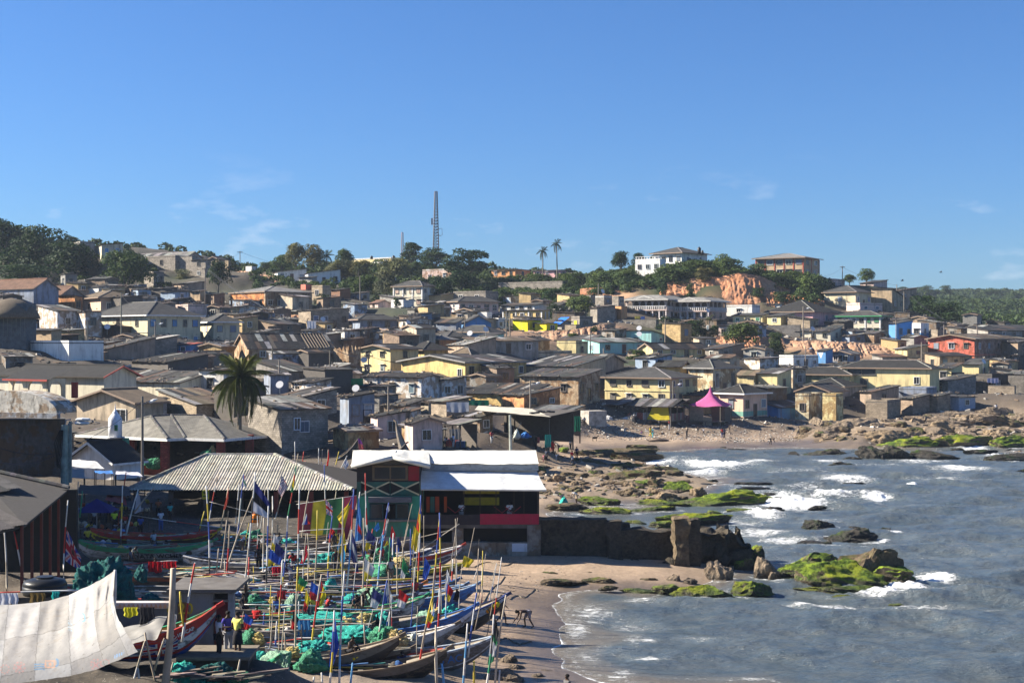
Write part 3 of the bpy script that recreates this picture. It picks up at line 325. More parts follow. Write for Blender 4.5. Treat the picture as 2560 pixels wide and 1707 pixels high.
TREES=[('huge dark round tree at the far left edge of the hill',12,700,452,170,150,'dark','tree'),('tall dark tree on the left hill, second from the left edge',108,706,440,145,130,'dark','tree'),('dark spreading tree left of the yellowish round tree',168,722,425,160,112,'dark','tree'),('dark thicket below the big trees at the left edge',60,738,405,170,80,'dark','bush'),('green round tree standing above the peach house',310,750,398,132,122,'mid','tree'),('low dark bush under the round tree right of the peach house',375,762,392,90,48,'dark','bush'),('dense tree beside the utility pole on the left slope',546,732,402,64,76,'dark','tree'),('small loose tree near the roofless block shell',588,692,440,34,40,'mid','airy'),('scrubby bush below the two level block house',455,704,425,54,34,'grey','bush'),('far treetop behind the hilltop cream house',180,612,470,40,24,'mid','bush'),('low dark bush at the left end of the centre ridge',660,682,480,46,28,'mid','bush'),('bushy tree left of the pale tall tree on the centre ridge',704,684,476,64,46,'mid','tree'),('tall pale leaved tree on the centre ridge',740,684,470,58,76,'grey','tree'),('loose olive tree left of the oil palm',782,684,468,60,68,'olive','tree'),('small airy tree left of the hilltop villa',858,676,478,50,50,'mid','tree'),('pale tree below the left end of the hilltop villa',850,712,452,76,60,'grey','tree'),('pale tree below the middle of the hilltop villa',905,712,450,66,60,'olive','tree'),('tall pale tree below the right end of the hilltop villa',985,712,446,92,62,'grey','tree'),('feathery tree above the grey sheet roofed shack',918,758,408,78,66,'mid','tree'),('leafy pale tree touching the left of the two storey mansion',966,758,398,54,78,'grey','tree'),('round topped tree left of the lattice mast',1030,672,500,66,60,'dark','wide'),('dark tree at the foot of the lattice mast',1090,676,490,78,52,'dark','wide'),('small tree left of the faded pink house',1040,690,470,34,34,'mid','tree'),('biggest round tree right of the lattice mast',1166,712,452,124,82,'dark','wide'),('dark tree to the right of the two storey mansion',1102,768,394,62,78,'dark','tree'),('shaded tree in front of the biggest round tree',1152,740,425,72,60,'dark','tree'),('little tree at the foot of the mansion stair',992,772,372,28,26,'mid','airy'),('pale dry bush left of the slate roofed veranda house',1106,790,366,36,20,'olive','bush'),('dark bush over the shaded sheds right of the ochre house',808,762,386,50,30,'dark','bush'),('hedge row below the orange yellow hilltop house',1276,712,452,76,30,'mid','bush'),('hedge row below the pink hilltop house',1356,712,452,90,28,'mid','bush'),('hedge row right of the pink hilltop house',1432,712,448,70,30,'mid','bush'),('bush at the right end of the unfinished building',1432,742,432,64,56,'mid','bush'),('bushes below the left of the unfinished building',1262,764,402,60,44,'mid','bush'),('bushes below the middle of the unfinished building',1322,764,398,72,40,'mid','bush'),('bushes below the right of the unfinished building',1386,762,398,66,42,'dark','bush'),('light green round tree left of the block terrace',1452,798,368,74,60,'light','tree'),('dark shrub behind the blue tarpaulin shed',1392,802,366,66,44,'dark','bush'),('dark round tree left of the hilltop villa wing',1552,682,440,58,50,'dark','tree'),('dark tree against the left wall of the hilltop villa wing',1597,682,436,34,48,'dark','tree'),('little bush peeping beside the glazed hilltop bay',1632,650,432,20,22,'mid','bush'),('single bush on the skyline left of the dark round tree',1500,690,446,26,24,'dark','bush'),('shrub mass on the slope left of the hilltop villa',1500,728,428,80,52,'mid','bush'),('shrub mass below the villa wing',1572,726,420,90,52,'mid','bush'),('dark shrubs above the left earth cliff',1590,722,412,100,34,'dark','bush'),('thick shrubs in front of the hilltop villa',1676,716,412,120,58,'mid','bush'),('domed shrub crown on the cliff top under the villa',1736,694,412,110,46,'mid','bush'),('hanging shrubs down the left of the bare cliff',1655,744,402,40,50,'dark','bush'),('olive shrub on the bare cliff edge',1762,704,407,64,38,'olive','bush'),('largest rounded shrub on the cliff top',1822,698,409,86,64,'mid','bush'),('rounded shrub left of the red columned hall',1888,704,410,76,46,'mid','bush'),('dark shrub clinging inside the bare cliff',1896,738,398,42,34,'dark','bush'),('thin shrub hanging on the cliff face',1724,746,399,28,40,'mid','bush'),('shrub mass right below the red columned hall',1964,722,408,88,46,'mid','bush'),('big green shrub falling down the right end of the cliff',2020,768,396,96,86,'mid','bush'),('dark bush at the foot of the right cliff end',1956,754,393,56,38,'dark','bush'),('small round tree on the right ridge',2124,714,446,32,28,'mid','tree'),('larger round tree on the right ridge',2166,712,444,44,38,'mid','tree'),('big dark tree mass below the far hill',2362,826,402,160,74,'dark','bush'),('dark leafy slope beside the grey brown two level house',2306,800,408,78,64,'dark','bush'),('trailing dark shrubs at the right of the dark tree mass',2440,826,404,80,44,'dark','bush'),('shrub over the wall between the arcaded mansions',1674,826,346,76,36,'dark','bush'),('dark shrub slope under the darker arcaded mansion',1742,852,340,84,54,'dark','bush'),('bush left of the pink cottage',1786,848,340,30,36,'mid','bush'),('large rounded green tree in front of the pink cottage',1858,878,326,92,70,'mid','tree'),('dark bush on the rocky earth beside the retaining wall',1487,840,334,28,26,'dark','bush'),('bushy tree on the pink earth bank',1942,886,330,52,58,'mid','bush'),('low green bush on the rocky earth behind the dark low roof',1432,846,326,36,14,'light','bush'),('small leafy tree growing between the dark tiled roofs',1590,908,288,54,32,'mid','airy'),('dark skyline trees on the far hill, left',2308,734,1000,56,22,'far','bush'),('dark round skyline tree on the far hill',2364,740,1000,40,28,'far','bush'),('dark skyline trees on the far hill, right',2476,744,1000,70,24,'far','bush'),('far trees beside the long white far house',2400,764,960,60,26,'far','bush'),('tall far trees at the right edge of the far hill',2540,762,950,60,34,'far','bush'),('trees above the red roofs of the far skyline',2260,736,1100,44,20,'far','bush'),]
# --- ground control points: (px, py, distance or None, height or None, colour, wet, rubble)
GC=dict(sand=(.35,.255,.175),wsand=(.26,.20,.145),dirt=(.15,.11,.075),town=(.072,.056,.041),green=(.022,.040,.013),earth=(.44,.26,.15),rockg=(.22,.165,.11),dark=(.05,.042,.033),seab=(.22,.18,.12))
CT=[]
def ct(x,y,z,col,wet=0.,rub=0.):CT.append((x,y,z,*GC[col],wet,rub))
def cz(pts,z,col,wet=0.,rub=0.):
 for px,py in pts:p=PG(px,py,z);ct(p.x,p.y,z,col,wet,rub)
def cd(pts,col,wet=0.,rub=0.):
 for px,py,D in pts:p=P(px,py,D);ct(p.x,p.y,p.z,col,wet,rub)
cz([(1345,1707),(1410,1650),(1400,1600),(1395,1560),(1415,1520),(1450,1492),(1500,1478),(1600,1478)],.0,'wsand',1.)
cz([(1300,1690),(1330,1640),(1340,1580),(1350,1530),(1390,1490),(1450,1465),(1560,1460)],.14,'wsand',.75)
cz([(1560,1600),(1500,1540),(1600,1700),(1800,1600),(2000,1600),(2500,1700),(2000,1520),(2400,1500),(1700,1540),(2300,1400),(2500,1350),(2100,1380),(1960,1330)],-1.3,'seab',.6)
cz([(1440,1600),(1470,1660),(1450,1540),(1520,1510),(1650,1500)],-.28,'wsand',1.)
cz([(1255,1650),(1280,1580),(1290,1530),(1340,1460),(1420,1440),(1230,1700),(1560,1440),(1650,1445)],.32,'sand',.25)
cz([(1240,1520),(1250,1450),(1320,1420),(1180,1480),(1130,1640),(1150,1560),(1420,1425),(1560,1425)],.5,'sand',.05)
cz([(1200,1410),(1100,1450),(1300,1400),(1020,1640),(1100,1400),(1000,1400),(1200,1395),(1340,1395),(1450,1400)],.85,'sand')
cz([(1000,1520),(920,1600),(900,1500),(1000,1690),(900,1440)],1.15,'wsand')
cz([(700,1600),(800,1450),(640,1480),(760,1690),(700,1400),(800,1380)],1.6,'wsand',0,.5)
cz([(700,1350),(760,1420),(640,1420),(700,1470),(860,1450),(760,1520),(880,1400),(650,1560),(850,1560),(960,1470),(900,1640),(1000,1560),(780,1640)],1.45,'dark',0,.6)  # darker soil colour here stands in for shade between the hulls
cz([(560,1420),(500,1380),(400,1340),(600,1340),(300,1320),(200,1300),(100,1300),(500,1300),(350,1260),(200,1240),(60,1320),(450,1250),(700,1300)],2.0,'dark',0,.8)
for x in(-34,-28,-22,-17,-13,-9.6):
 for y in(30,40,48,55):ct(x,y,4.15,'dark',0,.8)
for x in(-34,-26,-18,-12):ct(x,61,2.2,'dark',0,.5)
for y in(30,38,46,54):ct(-6.6,y,1.5,'wsand',0,.4)
for x in(-4,0,4,8):ct(x,40,.8,'sand',.2);ct(x,55,.7,'sand',.2)
# second beach
cz([(1260,1290),(1300,1285),(1350,1290)],.15,'sand',.25)
cz([(1300,1240),(1270,1250),(1360,1250),(1340,1210),(1300,1180),(1360,1150),(1420,1140)],.6,'sand',0,.15)
cz([(1400,1190),(1480,1200),(1560,1200),(1440,1160),(1560,1160),(1640,1215),(1420,1225),(1520,1235),(1640,1240)],.35,'rockg',.1,.9)
cz([(1380,1300),(1420,1275),(1500,1265),(1600,1268)],-.12,'seab',1.)
cz([(1500,1320),(1600,1330),(1450,1300),(1700,1280),(1800,1330)],-.6,'seab',1)
cz([(1400,1110),(1500,1100),(1600,1095),(1700,1098),(1800,1095)],1.0,'sand',0,.25)
cz([(1900,1098),(2000,1092),(2080,1088)],.5,'sand',.05,.1)
cz([(1560,1128),(1660,1126),(1760,1121),(1860,1116),(1950,1112),(2040,1108),(2090,1103)],.0,'wsand',1.)
cz([(1620,1116),(1760,1112),(1880,1107),(2000,1101)],.3,'wsand',.55)
cz([(1400,1068),(1500,1070),(1600,1072),(1700,1070),(1800,1068),(1900,1064),(1980,1062)],1.9,'dirt',0,.9)
cz([(1150,1110),(1250,1105),(1330,1095),(1200,1122)],2.0,'dirt',0,.8)
cz([(1650,1160),(1800,1150),(1800,1190),(2000,1190),(2300,1200),(2000,1150),(2200,1160),(2500,1170),(1900,1260),(2200,1260),(2500,1260),(2420,1145)],-1.3,'seab',.5)
cz([(2120,1106),(2220,1116),(2320,1122),(2420,1126),(2540,1130)],-.1,'rockg',.4,1)
cz([(2130,1080),(2230,1075),(2330,1075),(2430,1070),(2530,1066)],1.8,'rockg',0,1.)
cz([(2060,1058),(2150,1055),(2260,1050),(2380,1045),(2520,1035)],3.0,'rockg',0,1.)
for x,y in((130,60),(130,120),(150,200),(300,100),(300,220),(900,100),(900,240),(2500,100),(2500,400),(60,20),(20,5),(0,-30),(300,-30)):ct(x,y,-3.5,'seab')
for x,y,z in((140,300,5),(200,300,4),(300,320,4),(600,420,5),(1500,700,6),(-60,120,3),(-60,60,4.2),(-90,200,9),(-140,300,18),(-220,420,36),(-500,500,40),(-60,10,4),(-300,100,10)):ct(x,y,z,'town',0,.3)
# hills behind the houses
cd([(20,640,440),(120,660,420),(220,690,400),(20,610,520),(150,620,500),(300,645,440),(420,670,430),(600,690,440),(330,720,390),(450,745,378),(560,735,400),(560,770,370)],'town',0,.5)
cd([(600,678,470),(650,700,450),(760,720,420),(860,680,500),(980,670,520),(1100,690,470),(1200,695,470),(1000,720,420),(900,720,420),(1130,730,400),(950,690,470)],'green')
cd([(560,690,445),(620,685,460),(660,700,450)],'earth',0,.3)
cd([(1240,700,462),(1320,700,460),(1430,695,465),(1300,745,420),(1400,750,410),(1480,720,430),(1240,770,385),(1330,790,360),(1420,780,372),(1550,700,430),(1600,690,412),(1700,668,414)],'green')
cd([(1460,742,402),(1550,742,402),(1640,745,400),(1750,758,396),(1860,765,394),(1940,760,398)],'earth')
cd([(1640,700,408),(1750,680,410),(1850,672,412),(1900,690,416),(2000,705,420),(2060,730,410),(2100,720,430)],'green')
cd([(1300,830,328),(1380,840,322),(1460,830,330),(1520,815,345),(1640,850,335),(1700,845,338)],'earth',0,.5)
cd([(1560,800,366),(1640,800,366),(1720,800,366),(1780,800,366),(1500,806,352),(1680,760,385)],'town')
cd([(1990,866,340),(2100,866,338),(2200,870,336),(1820,880,325),(1900,876,330),(2240,888,332)],'earth',0,.3)
cd([(2300,800,400),(2380,815,395),(2250,770,410),(2330,770,430),(2420,790,420),(2480,812,410)],'green')
cd([(x_,y_,D_)for D_ in(430,455,480,510,545)for x_,y_ in((2330,804),(2400,810),(2470,813),(2540,815),(2620,816),(2720,818))]+[(2285,792,470),(2285,790,520)],'green')
cd([(2300,790,560),(2400,800,600),(2540,806,600),(2300,765,800),(2420,772,850),(2550,775,850),(2300,738,1150),(2420,738,1200),(2560,738,1200),(2800,760,1100),(3000,800,800)],'green')
cd([(0,650,700),(640,710,700),(1200,720,700),(1800,710,650),(2100,730,650),(300,760,1500),(1280,780,1500),(2100,770,1600),(2500,760,1700)],'green')
for x in(-6000,-3000,-1000,0,1000,3000,6000):
 for y in(3500,8000,14000):ct(x,y,2,'green')
def hgeo(r):
 """near corner, rotation and the two wall lengths of a house from its table row"""
 nm,lb,xl,xc,xr,ye,yb,D,rf,wm,wc,rc,o=r
 C=P(xc,yb,D);wlp=max(xc-xl,0.01);wrp=max(xr-xc,0.01)
 th=math.radians(max(o['th'],32))if 'th' in o else min(max(math.atan2(wrp,wlp),math.radians(33)),math.radians(66))
 a=(xl-CX)/F;b=(xr-CX)/F
 L1=(C.x-a*D)/(math.cos(th)+a*math.sin(th));L2=(b*D-C.x)/(math.sin(th)-b*math.cos(th))
 L1=min(max(L1,2.2),46);L2=min(max(L2,2.2),46)
 if 'dp' in o:L2=o['dp']
 elif wrp<.16*wlp:L2=max(L2,min(7.,L1*.6))
 elif wlp<.16*wrp:L1=max(L1,min(7.,L2*.6))
 return C,th,L1,L2,(yb-ye)/F*D
def terr_house(r):
 C,th,L1,L2,h=hgeo(r);c,s=math.cos(th),math.sin(th)
 for fx,fy in((0,0),(1,0),(0,1),(1,1),(.5,.5)):
  x=C.x-c*L1*fx+s*L2*fy;y=C.y+s*L1*fx+c*L2*fy
  ct(x,y,C.z,'town' if r[7]<600 else 'green',0,.5)
for r in HS:terr_house(r)
for q in TREES:
 p=P(q[1],q[2],q[3]);ct(p.x,p.y,p.z,'green',0,.2)
 for k in(-.35,.35):ct(p.x+k*q[4]/F*q[3],p.y+1,p.z,'green',0,.2)
 # custom buildings stand on these too
cd([(0,1003,205),(100,1003,205),(200,1000,205),(330,985,215),(20,1190,150),(180,1190,150),(250,1190,150),(230,1185,160),(400,1185,160),(560,1185,160),(680,1180,165),(1550,800,372),(1660,800,370),(1780,800,372)],'town',0,.4)
CTA=np.array(CT,np.float32)
def idw(x,y,k=9):
 x=np.asarray(x,np.float32).ravel();y=np.asarray(y,np.float32).ravel();out=np.zeros((len(x),6))
 for i in range(0,len(x),4000):
  dx=x[i:i+4000,None]-CTA[None,:,0];dy=y[i:i+4000,None]-CTA[None,:,1];d2=dx*dx+dy*dy
  ix=np.argpartition(d2,k,1)[:,:k];dd=np.take_along_axis(d2,ix,1)
  w=1/(dd+1.2)**1.35;w/=w.sum(1)[:,None]
  out[i:i+4000]=(CTA[ix][:,:,2:8]*w[:,:,None]).sum(1)
 return out
 # terrain grid in (x/Y, Y)
TT=np.concatenate([np.linspace(-8,-.75,14),np.linspace(-.6,-.40,8),np.linspace(-.39,.39,330),np.linspace(.40,.6,8),np.linspace(.75,8,14)])
YY=np.concatenate([np.linspace(6,26,5),np.geomspace(28,470,330),np.geomspace(480,1500,60),np.geomspace(1650,14000,18)])
TG,YG=np.meshgrid(TT,YY);XG=TG*YG
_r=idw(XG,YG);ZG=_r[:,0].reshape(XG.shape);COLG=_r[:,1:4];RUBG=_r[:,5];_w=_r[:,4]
# smooth the pads a little, then roughen
for _ in range(2):
 Zp=np.pad(ZG,1,'edge');ZG=.5*ZG+.125*(Zp[:-2,1:-1]+Zp[2:,1:-1]+Zp[1:-1,:-2]+Zp[1:-1,2:])
rubm=RUBG.reshape(XG.shape);near=np.clip(1-YG/900,.2,1)
ZG=ZG+fbm(XG*.5,YG*.5,0,4,5)*(.06+.45*rubm)*(YG<1500)+fbm(XG*.08,YG*.08,0,3,8)*np.clip((YG-450)/400,0,1)*2
def ground_z(x,y):
 t=x/max(y,1);j=int(np.clip(np.searchsorted(TT,t)-1,0,len(TT)-2));i=int(np.clip(np.searchsorted(YY,y)-1,0,len(YY)-2))
 a=np.clip((t-TT[j])/(TT[j+1]-TT[j]),0,1);b=np.clip((y-YY[i])/(YY[i+1]-YY[i]),0,1)
 return float((ZG[i,j]*(1-a)+ZG[i,j+1]*a)*(1-b)+(ZG[i+1,j]*(1-a)+ZG[i+1,j+1]*a)*b)
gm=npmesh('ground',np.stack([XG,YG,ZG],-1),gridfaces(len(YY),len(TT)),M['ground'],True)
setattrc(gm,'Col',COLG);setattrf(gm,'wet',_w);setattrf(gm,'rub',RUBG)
struct(inst('ground',gm))
# the sea floor and land beyond the frame, down to the camera's feet
me=MB();me.face([(-9000,-3000,-6),(9000,-3000,-6),(9000,16000,-6),(-9000,16000,-6)])
o=me.build('seabed',M['conc'],None,GC['seab']);struct(o)
# --- rocks: cluster label, material, list of (px left, px right, base py, height px, ground height)
RK=[('big mossy boulder of the bright green islet off the wall end','mossrock','rocks of the green islet',[(1968,2185,1464,58,0),(1942,2052,1440,38,0),(1984,2088,1414,34,0),(2178,2300,1450,36,0)]),('dark peaked boulder rising at the middle of the green islet','weedrock',None,[(2096,2240,1446,74,0)]),('low green ledge washed by foam in front of the islet','mossrock','ledges before the islet',[(2008,2242,1482,18,-.1),(2184,2304,1490,14,-.1),(2086,2145,1491,8,-.1),(2215,2260,1512,7,-.1)]),('dark boulder standing at the foot of the broken wall','rock','boulders at the wall foot',[(1768,1832,1450,48,0),(1890,1950,1442,50,0),(1664,1702,1456,24,.1),(1700,1740,1458,17,.1),(1922,1948,1446,20,0)]),('green coated rock between the broken wall and the islet','mossrock','green rocks by the wall',[(1836,1884,1424,32,0),(1846,1908,1404,40,0),(1828,1930,1480,30,0),(1686,1845,1492,28,0),(1616,1704,1480,20,.05),(1560,1650,1478,9,.05)]),('patch of yellow green weed lying on the sand by the wall','weedrock','weed patches on the sand',[(1352,1465,1456,12,.35),(1455,1535,1450,10,.35),(1492,1542,1470,10,.25),(1346,1402,1431,5,.5),(1600,1640,1448,8,.3),(1455,1480,1432,7,.4)]),('dark wet rock in the surf beyond the green islet','blackrock','surf rocks beyond the islet',[(2006,2086,1319,22,-.2),(2036,2110,1328,10,-.1),(2058,2200,1357,36,-.3),(2002,2078,1359,10,0),(2120,2182,1328,15,-.2),(2186,2230,1330,14,-.2),(2018,2064,1270,9,-.1),(1880,1986,1256,16,-.2),(1890,1954,1284,20,-.2)]),('weedy reef lying in the sheltered pool behind the wall','mossrock','reefs in the pool',[(1460,1590,1286,20,0),(1572,1688,1278,14,0),(1565,1618,1306,8,0),(1612,1692,1317,17,0),(1640,1824,1308,25,-.1),(1768,1818,1287,13,0),(1818,1935,1284,14,-.1)]),('low dark reef awash in the bay','blackrock','reefs awash in the bay',[(1828,1928,1213,10,-.1),(1844,1938,1223,8,-.1),(1765,1792,1204,8,0),(1715,1780,1212,5,0),(1896,1960,1235,6,0)]),('bright green weed ledge on the point between beach and bay','mossrock','green ledges on the point',[(1664,1750,1230,27,.1),(1696,1935,1264,36,-.1),(1452,1550,1258,18,.15),(1780,1960,1258,18,-.1),(1600,1720,1262,14,0)]),('brown weedy rock bed on the point below the far beach','weedrock','brown rock beds on the point',[(1518,1655,1150,20,.2),(1436,1530,1169,24,.2),(1522,1612,1172,15,.1),(1602,1705,1178,14,0),(1466,1652,1200,26,.1),(1436,1545,1142,18,.5),(1350,1462,1271,14,.2),(1470,1640,1134,14,.4),(1400,1470,1192,14,.3),(1540,1660,1218,16,.2),(1560,1640,1120,10,.6)]),('squared tan boulder on the sand near the white awning bar','tanrock','tan boulders near the bar',[(1380,1421,1208,25,.4),(1358,1384,1208,16,.4),(1416,1446,1213,13,.4),(1436,1480,1222,12,.35),(1365,1380,1192,9,.5)]),('tan rock among the stones of the point','tanrock','tan rocks of the point',[(1718,1764,1236,20,.2),(1560,1610,1222,20,.2),(1620,1670,1236,18,.1),(1500,1545,1212,14,.3),(1575,1600,1240,12,.2),(1640,1700,1250,22,.1),(1608,1640,1206,16,.2),(1480,1520,1196,11,.3),(1530,1570,1236,12,.2)]),('dark wet rock standing off the far beach','blackrock','wet rocks off the far beach',[(1972,2002,1138,11,-.1),(2008,2120,1141,19,-.2),(2148,2226,1147,32,-.2),(2210,2286,1147,33,-.2),(2280,2388,1147,22,-.2),(2100,2150,1148,8,0),(2062,2158,1171,17,-.3),(2108,2158,1209,6,-.1),(1790,1815,1120,5,0),(1815,1870,1124,5,0),(2028,2076,1112,7,0)]),('dark seaweed hung rock at the right edge of the bay','blackrock','rocks at the right edge of the bay',[(2372,2410,1127,9,0),(2408,2492,1134,12,-.1),(2446,2600,1156,22,-.3),(2528,2600,1184,14,-.2)]),('golden tan rock mass on the right shore','tanrock','tan rock masses on the right shore',[(2254,2312,1078,33,1.2),(2290,2456,1096,42,.6),(2166,2275,1106,30,.4),(2240,2330,1100,22,.5)]),('grey brown rock heap on the right shore below the stone huts','rock','brown rock heaps on the right shore',[(2022,2132,1088,30,.8),(2092,2208,1080,34,1.2),(2050,2110,1102,12,.3),(2100,2180,1108,12,.2),(2200,2260,1064,18,2),(2320,2420,1062,18,2.4),(2420,2500,1050,16,3),(2140,2200,1054,10,2.6),(2260,2330,1052,14,2.6),(2450,2540,1034,18,3.4),(2520,2590,1050,22,3),(2360,2410,1036,10,3.2)]),('moss topped rock wall along the water on the right shore','mossrock','moss topped rocks on the right shore',[(2196,2356,1120,28,-.1),(2336,2474,1119,32,-.1),(2456,2590,1120,30,-.1),(2090,2215,1114,16,-.05),(2470,2600,1096,24,.2)]),('dark brown headland rock at the right edge','weedrock','dark headland rocks',[(2446,2600,1086,44,.6),(2400,2470,1080,18,1.)]),('small dark rock on wet sand at the bottom edge','rock','small rocks on the near sand',[(1238,1288,1653,19,.3),(1270,1312,1669,14,.25),(1220,1316,1698,27,.3),(1324,1360,1690,11,.15),(1352,1382,1676,8,.12),(1120,1150,1700,10,.6)]),]
def rock_mesh(seed,sub,rough,name):
 bm=__import__('bmesh').new();__import__('bmesh').ops.create_icosphere(bm,subdivisions=sub,radius=1)
 me=bpy.data.meshes.new(name);bm.to_mesh(me);bm.free()
 v=np.zeros(len(me.vertices)*3,np.float32);me.vertices.foreach_get('co',v);v=v.reshape(-1,3)
 rs_=np.random.RandomState(seed)
 for k in range(13):
  d_=rs_.normal(size=3);d_/=np.linalg.norm(d_);h_=v@d_-rs_.uniform(.50,.82);v-=np.maximum(h_,0)[:,None]*d_*.92
 n=fbm(v[:,0]*1.3+seed*7,v[:,1]*1.3,v[:,2]*1.3,5,seed)
 rd=1-np.abs(fbm(v[:,0]*2.6+seed*3,v[:,1]*2.6,v[:,2]*2.6,4,seed+9))*1.8
 fine=fbm(v[:,0]*9+seed,v[:,1]*9,v[:,2]*9,3,seed+4)
 led=np.abs(((v[:,2]+.25*v[:,0])*4.3+seed)%1-.5);rad=1+rough*n*.9+rough*(rd-.5)*.6+fine*.13+.10*(led-.25)
 v=v*rad[:,None];k=v[:,2]>0
 v[:,2]=np.where(k,np.abs(v[:,2])**.8,v[:,2]*.35)
 m=v[k];v[:,2]*=1/max(1e-3,np.percentile(m[:,2],98.5));v[:,0]*=1/np.percentile(np.abs(v[:,0]),97)
 v[:,1]*=1/np.percentile(np.abs(v[:,1]),97)
 me.vertices.foreach_set('co',v.ravel().astype(np.float32));me.polygons.foreach_set('use_smooth',np.full(len(me.polygons),sub>4));me.update();return me
ROCKV={}
def rock_variant(i,mat,big):
 k=(i,mat,big)
 if k not in ROCKV:
  b=(i,big)
  if b not in ROCKV:ROCKV[b]=rock_mesh(i+1+10*big,5 if big else 4,.42 if big else .38,'rock')
  me=ROCKV[b].copy();me.materials.append(M[mat]);ROCKV[k]=me
 return ROCKV[k]
ROCKPOS=[]
ORD=['','second','third','fourth','fifth','sixth','seventh','eighth','ninth','tenth','eleventh','twelfth','thirteenth']
def ordl(lb,i,n):
 if n==1:return lb
 k='leftmost' if i==0 else 'rightmost' if i==n-1 else ORD[i]+' from the left' if i<(n+1)//2 else ORD[n-1-i]+' from the right'
 return ' '.join((lb+', '+k).split()[:16])
q=0
for lb,mt,grp,ls in RK:
 for(x0,x1,yb,hp,z)in ls:
  q+=1;D=DG(yb,z);w=(x1-x0)/F*D;h=hp/F*D
  dep=min(w*.6,max(h*1.6,w*.34));D2=D+dep*.45
  hh=h*D2/D
  c=P((x0+x1)/2,yb,D);big=w>4.5
  rk_=sorted(ls,key=lambda a_:a_[0]+a_[1]).index((x0,x1,yb,hp,z));N_=len(ls)
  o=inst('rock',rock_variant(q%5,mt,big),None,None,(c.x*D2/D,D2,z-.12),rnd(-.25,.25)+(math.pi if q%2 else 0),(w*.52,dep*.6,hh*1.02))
  tag(o,ordl(lb,rk_,N_),'rock',grp);ROCKPOS.append((o.location.x,D2,w*.52,dep*.6))
  # --- sea
FOAM=[(1480,1530,100,40,.66),(1570,1550,120,36,.56),(1440,1570,60,50,.68),(1470,1640,60,40,.6),(1600,1500,90,14,.6),(1520,1620,70,30,.5),(1580,1600,44,30,.62),(1620,1640,60,8,.8),(1540,1690,60,10,.7),(1700,1150,110,14,.7),(2000,1175,160,10,.6),(2350,1195,150,12,.65),(2000,1215,120,8,.6),(1850,1300,80,12,.75),(2050,1300,110,8,.6),(1750,1500,120,10,.6),(2300,1500,130,8,.7),(1960,1250,130,22,1.3),(1900,1280,70,20,1.1),(2080,1235,90,9,.9),(2190,1240,60,7,1),(2120,1195,90,13,1.05),(2060,1150,60,8,.8),(1640,1155,90,10,.9),(1800,1160,130,10,1.1),(1760,1180,90,9,.9),(1900,1150,60,6,.8),(2280,1213,22,5,1.1),(2400,1168,120,9,.85),(2480,1112,80,8,1.2),(2430,1118,50,7,1),(2300,1150,120,8,.75),(2180,1160,120,8,.7),(2340,1440,70,13,1),(2260,1462,90,11,1),(2210,1480,120,9,.95),(2050,1505,160,8,.8),(1900,1330,110,10,.8),(1800,1370,60,8,.55),(1960,1345,90,9,.85),(2100,1365,130,5,.7),(2240,1328,30,4,.8),(1860,1215,90,6,.6),(1700,1210,90,5,.6),(2480,1512,40,4,.6),(1560,1678,40,14,.75),(1500,1590,60,8,.5),(1620,1600,40,10,.7),(2540,1540,30,3,.4),(1900,1395,60,6,.6),(2450,1215,60,3,.5),(1480,1310,50,3,.3),(2500,1140,80,6,.9)]
ST=np.concatenate([[-8,-3,-1,-.4],np.linspace(-.2,.38,620),[.42,.5,.7,1,2,4,9]])
SY=np.concatenate([[3,10,25,40,55],np.geomspace(60,262,520),[270,300,340,420,600,1200]])
ts,ys=np.meshgrid(ST,SY);xs=ts*ys
def lookup(A,x,y):
 t=x/y;j=np.clip(np.searchsorted(TT,t)-1,0,len(TT)-2);i=np.clip(np.searchsorted(YY,y)-1,0,len(YY)-2)
 a=np.clip((t-TT[j])/(TT[j+1]-TT[j]),0,1);b=np.clip((y-YY[i])/(YY[i+1]-YY[i]),0,1)
 return(A[i,j]*(1-a)+A[i,j+1]*a)*(1-b)+(A[i+1,j]*(1-a)+A[i+1,j+1]*a)*b
bed=lookup(ZG,xs,ys);dep=np.clip(-bed/.9,0,1)
wob=fbm(xs*.05,ys*.05,0,3,21)*6
def wave(kx,ky,lam,amp,ph,sharp=1.6):
 s=np.sin((xs*kx+ys*ky+wob)*2*math.pi/lam+ph);return amp*(((s+1)/2)**sharp*2-1)
amp_n=.55+.75*np.clip(fbm(xs*.06,ys*.09,0,3,33)+.35,0,1)
Zs=wave(.18,.98,9.5,.24,0,2.2)+wave(-.30,.95,5.7,.13,1.2)+wave(.55,.83,3.4,.075,2.2)
Zs=Zs*amp_n+fbm(xs*.9,ys*1.3,0,4,41)*.13+fbm(xs*.28,ys*.42,0,3,44)*.11
foam=np.zeros_like(xs)
for(px,py,rx,ry,a)in FOAM:
 c=PG(px,py);ax=rx/F*c.y;ay=ry/F*c.y*c.y/EYE
 d=((xs-c.x)/ax)**2+((ys-c.y)/ay)**2
 foam=np.maximum(foam,a*np.exp(-d*1.1));Zs+=(a>.85)*np.exp(-((xs-c.x)/ax)**2*1.3-((ys-c.y)/(ay*.45))**2)*.55*np.clip(.5+fbm(xs*.8,ys*.8,0,4,51)*1.3,0,2)
for(rx,ry,ax,ay)in ROCKPOS:
 d=np.sqrt(((xs-rx)/(ax*1.12+.25))**2+((ys-ry)/(ay*1.15+.35))**2)
 foam=np.maximum(foam,.62*np.exp(-((d-1.0)/.28)**2)*np.clip(.55+fbm(xs*.2,ys*.2,0,3,61)*1.6,0,1.2)*(bed<-.02))
edge=np.exp(-((bed+.10)/.085)**2)*.52+np.exp(-((bed+.34)/.05)**2)*.62*np.clip(.4+fbm(xs*.12,ys*.12,0,3,71)*2,0,1)+np.exp(-((bed+.01)/.022)**2)*.75
foam=np.maximum(foam,edge)
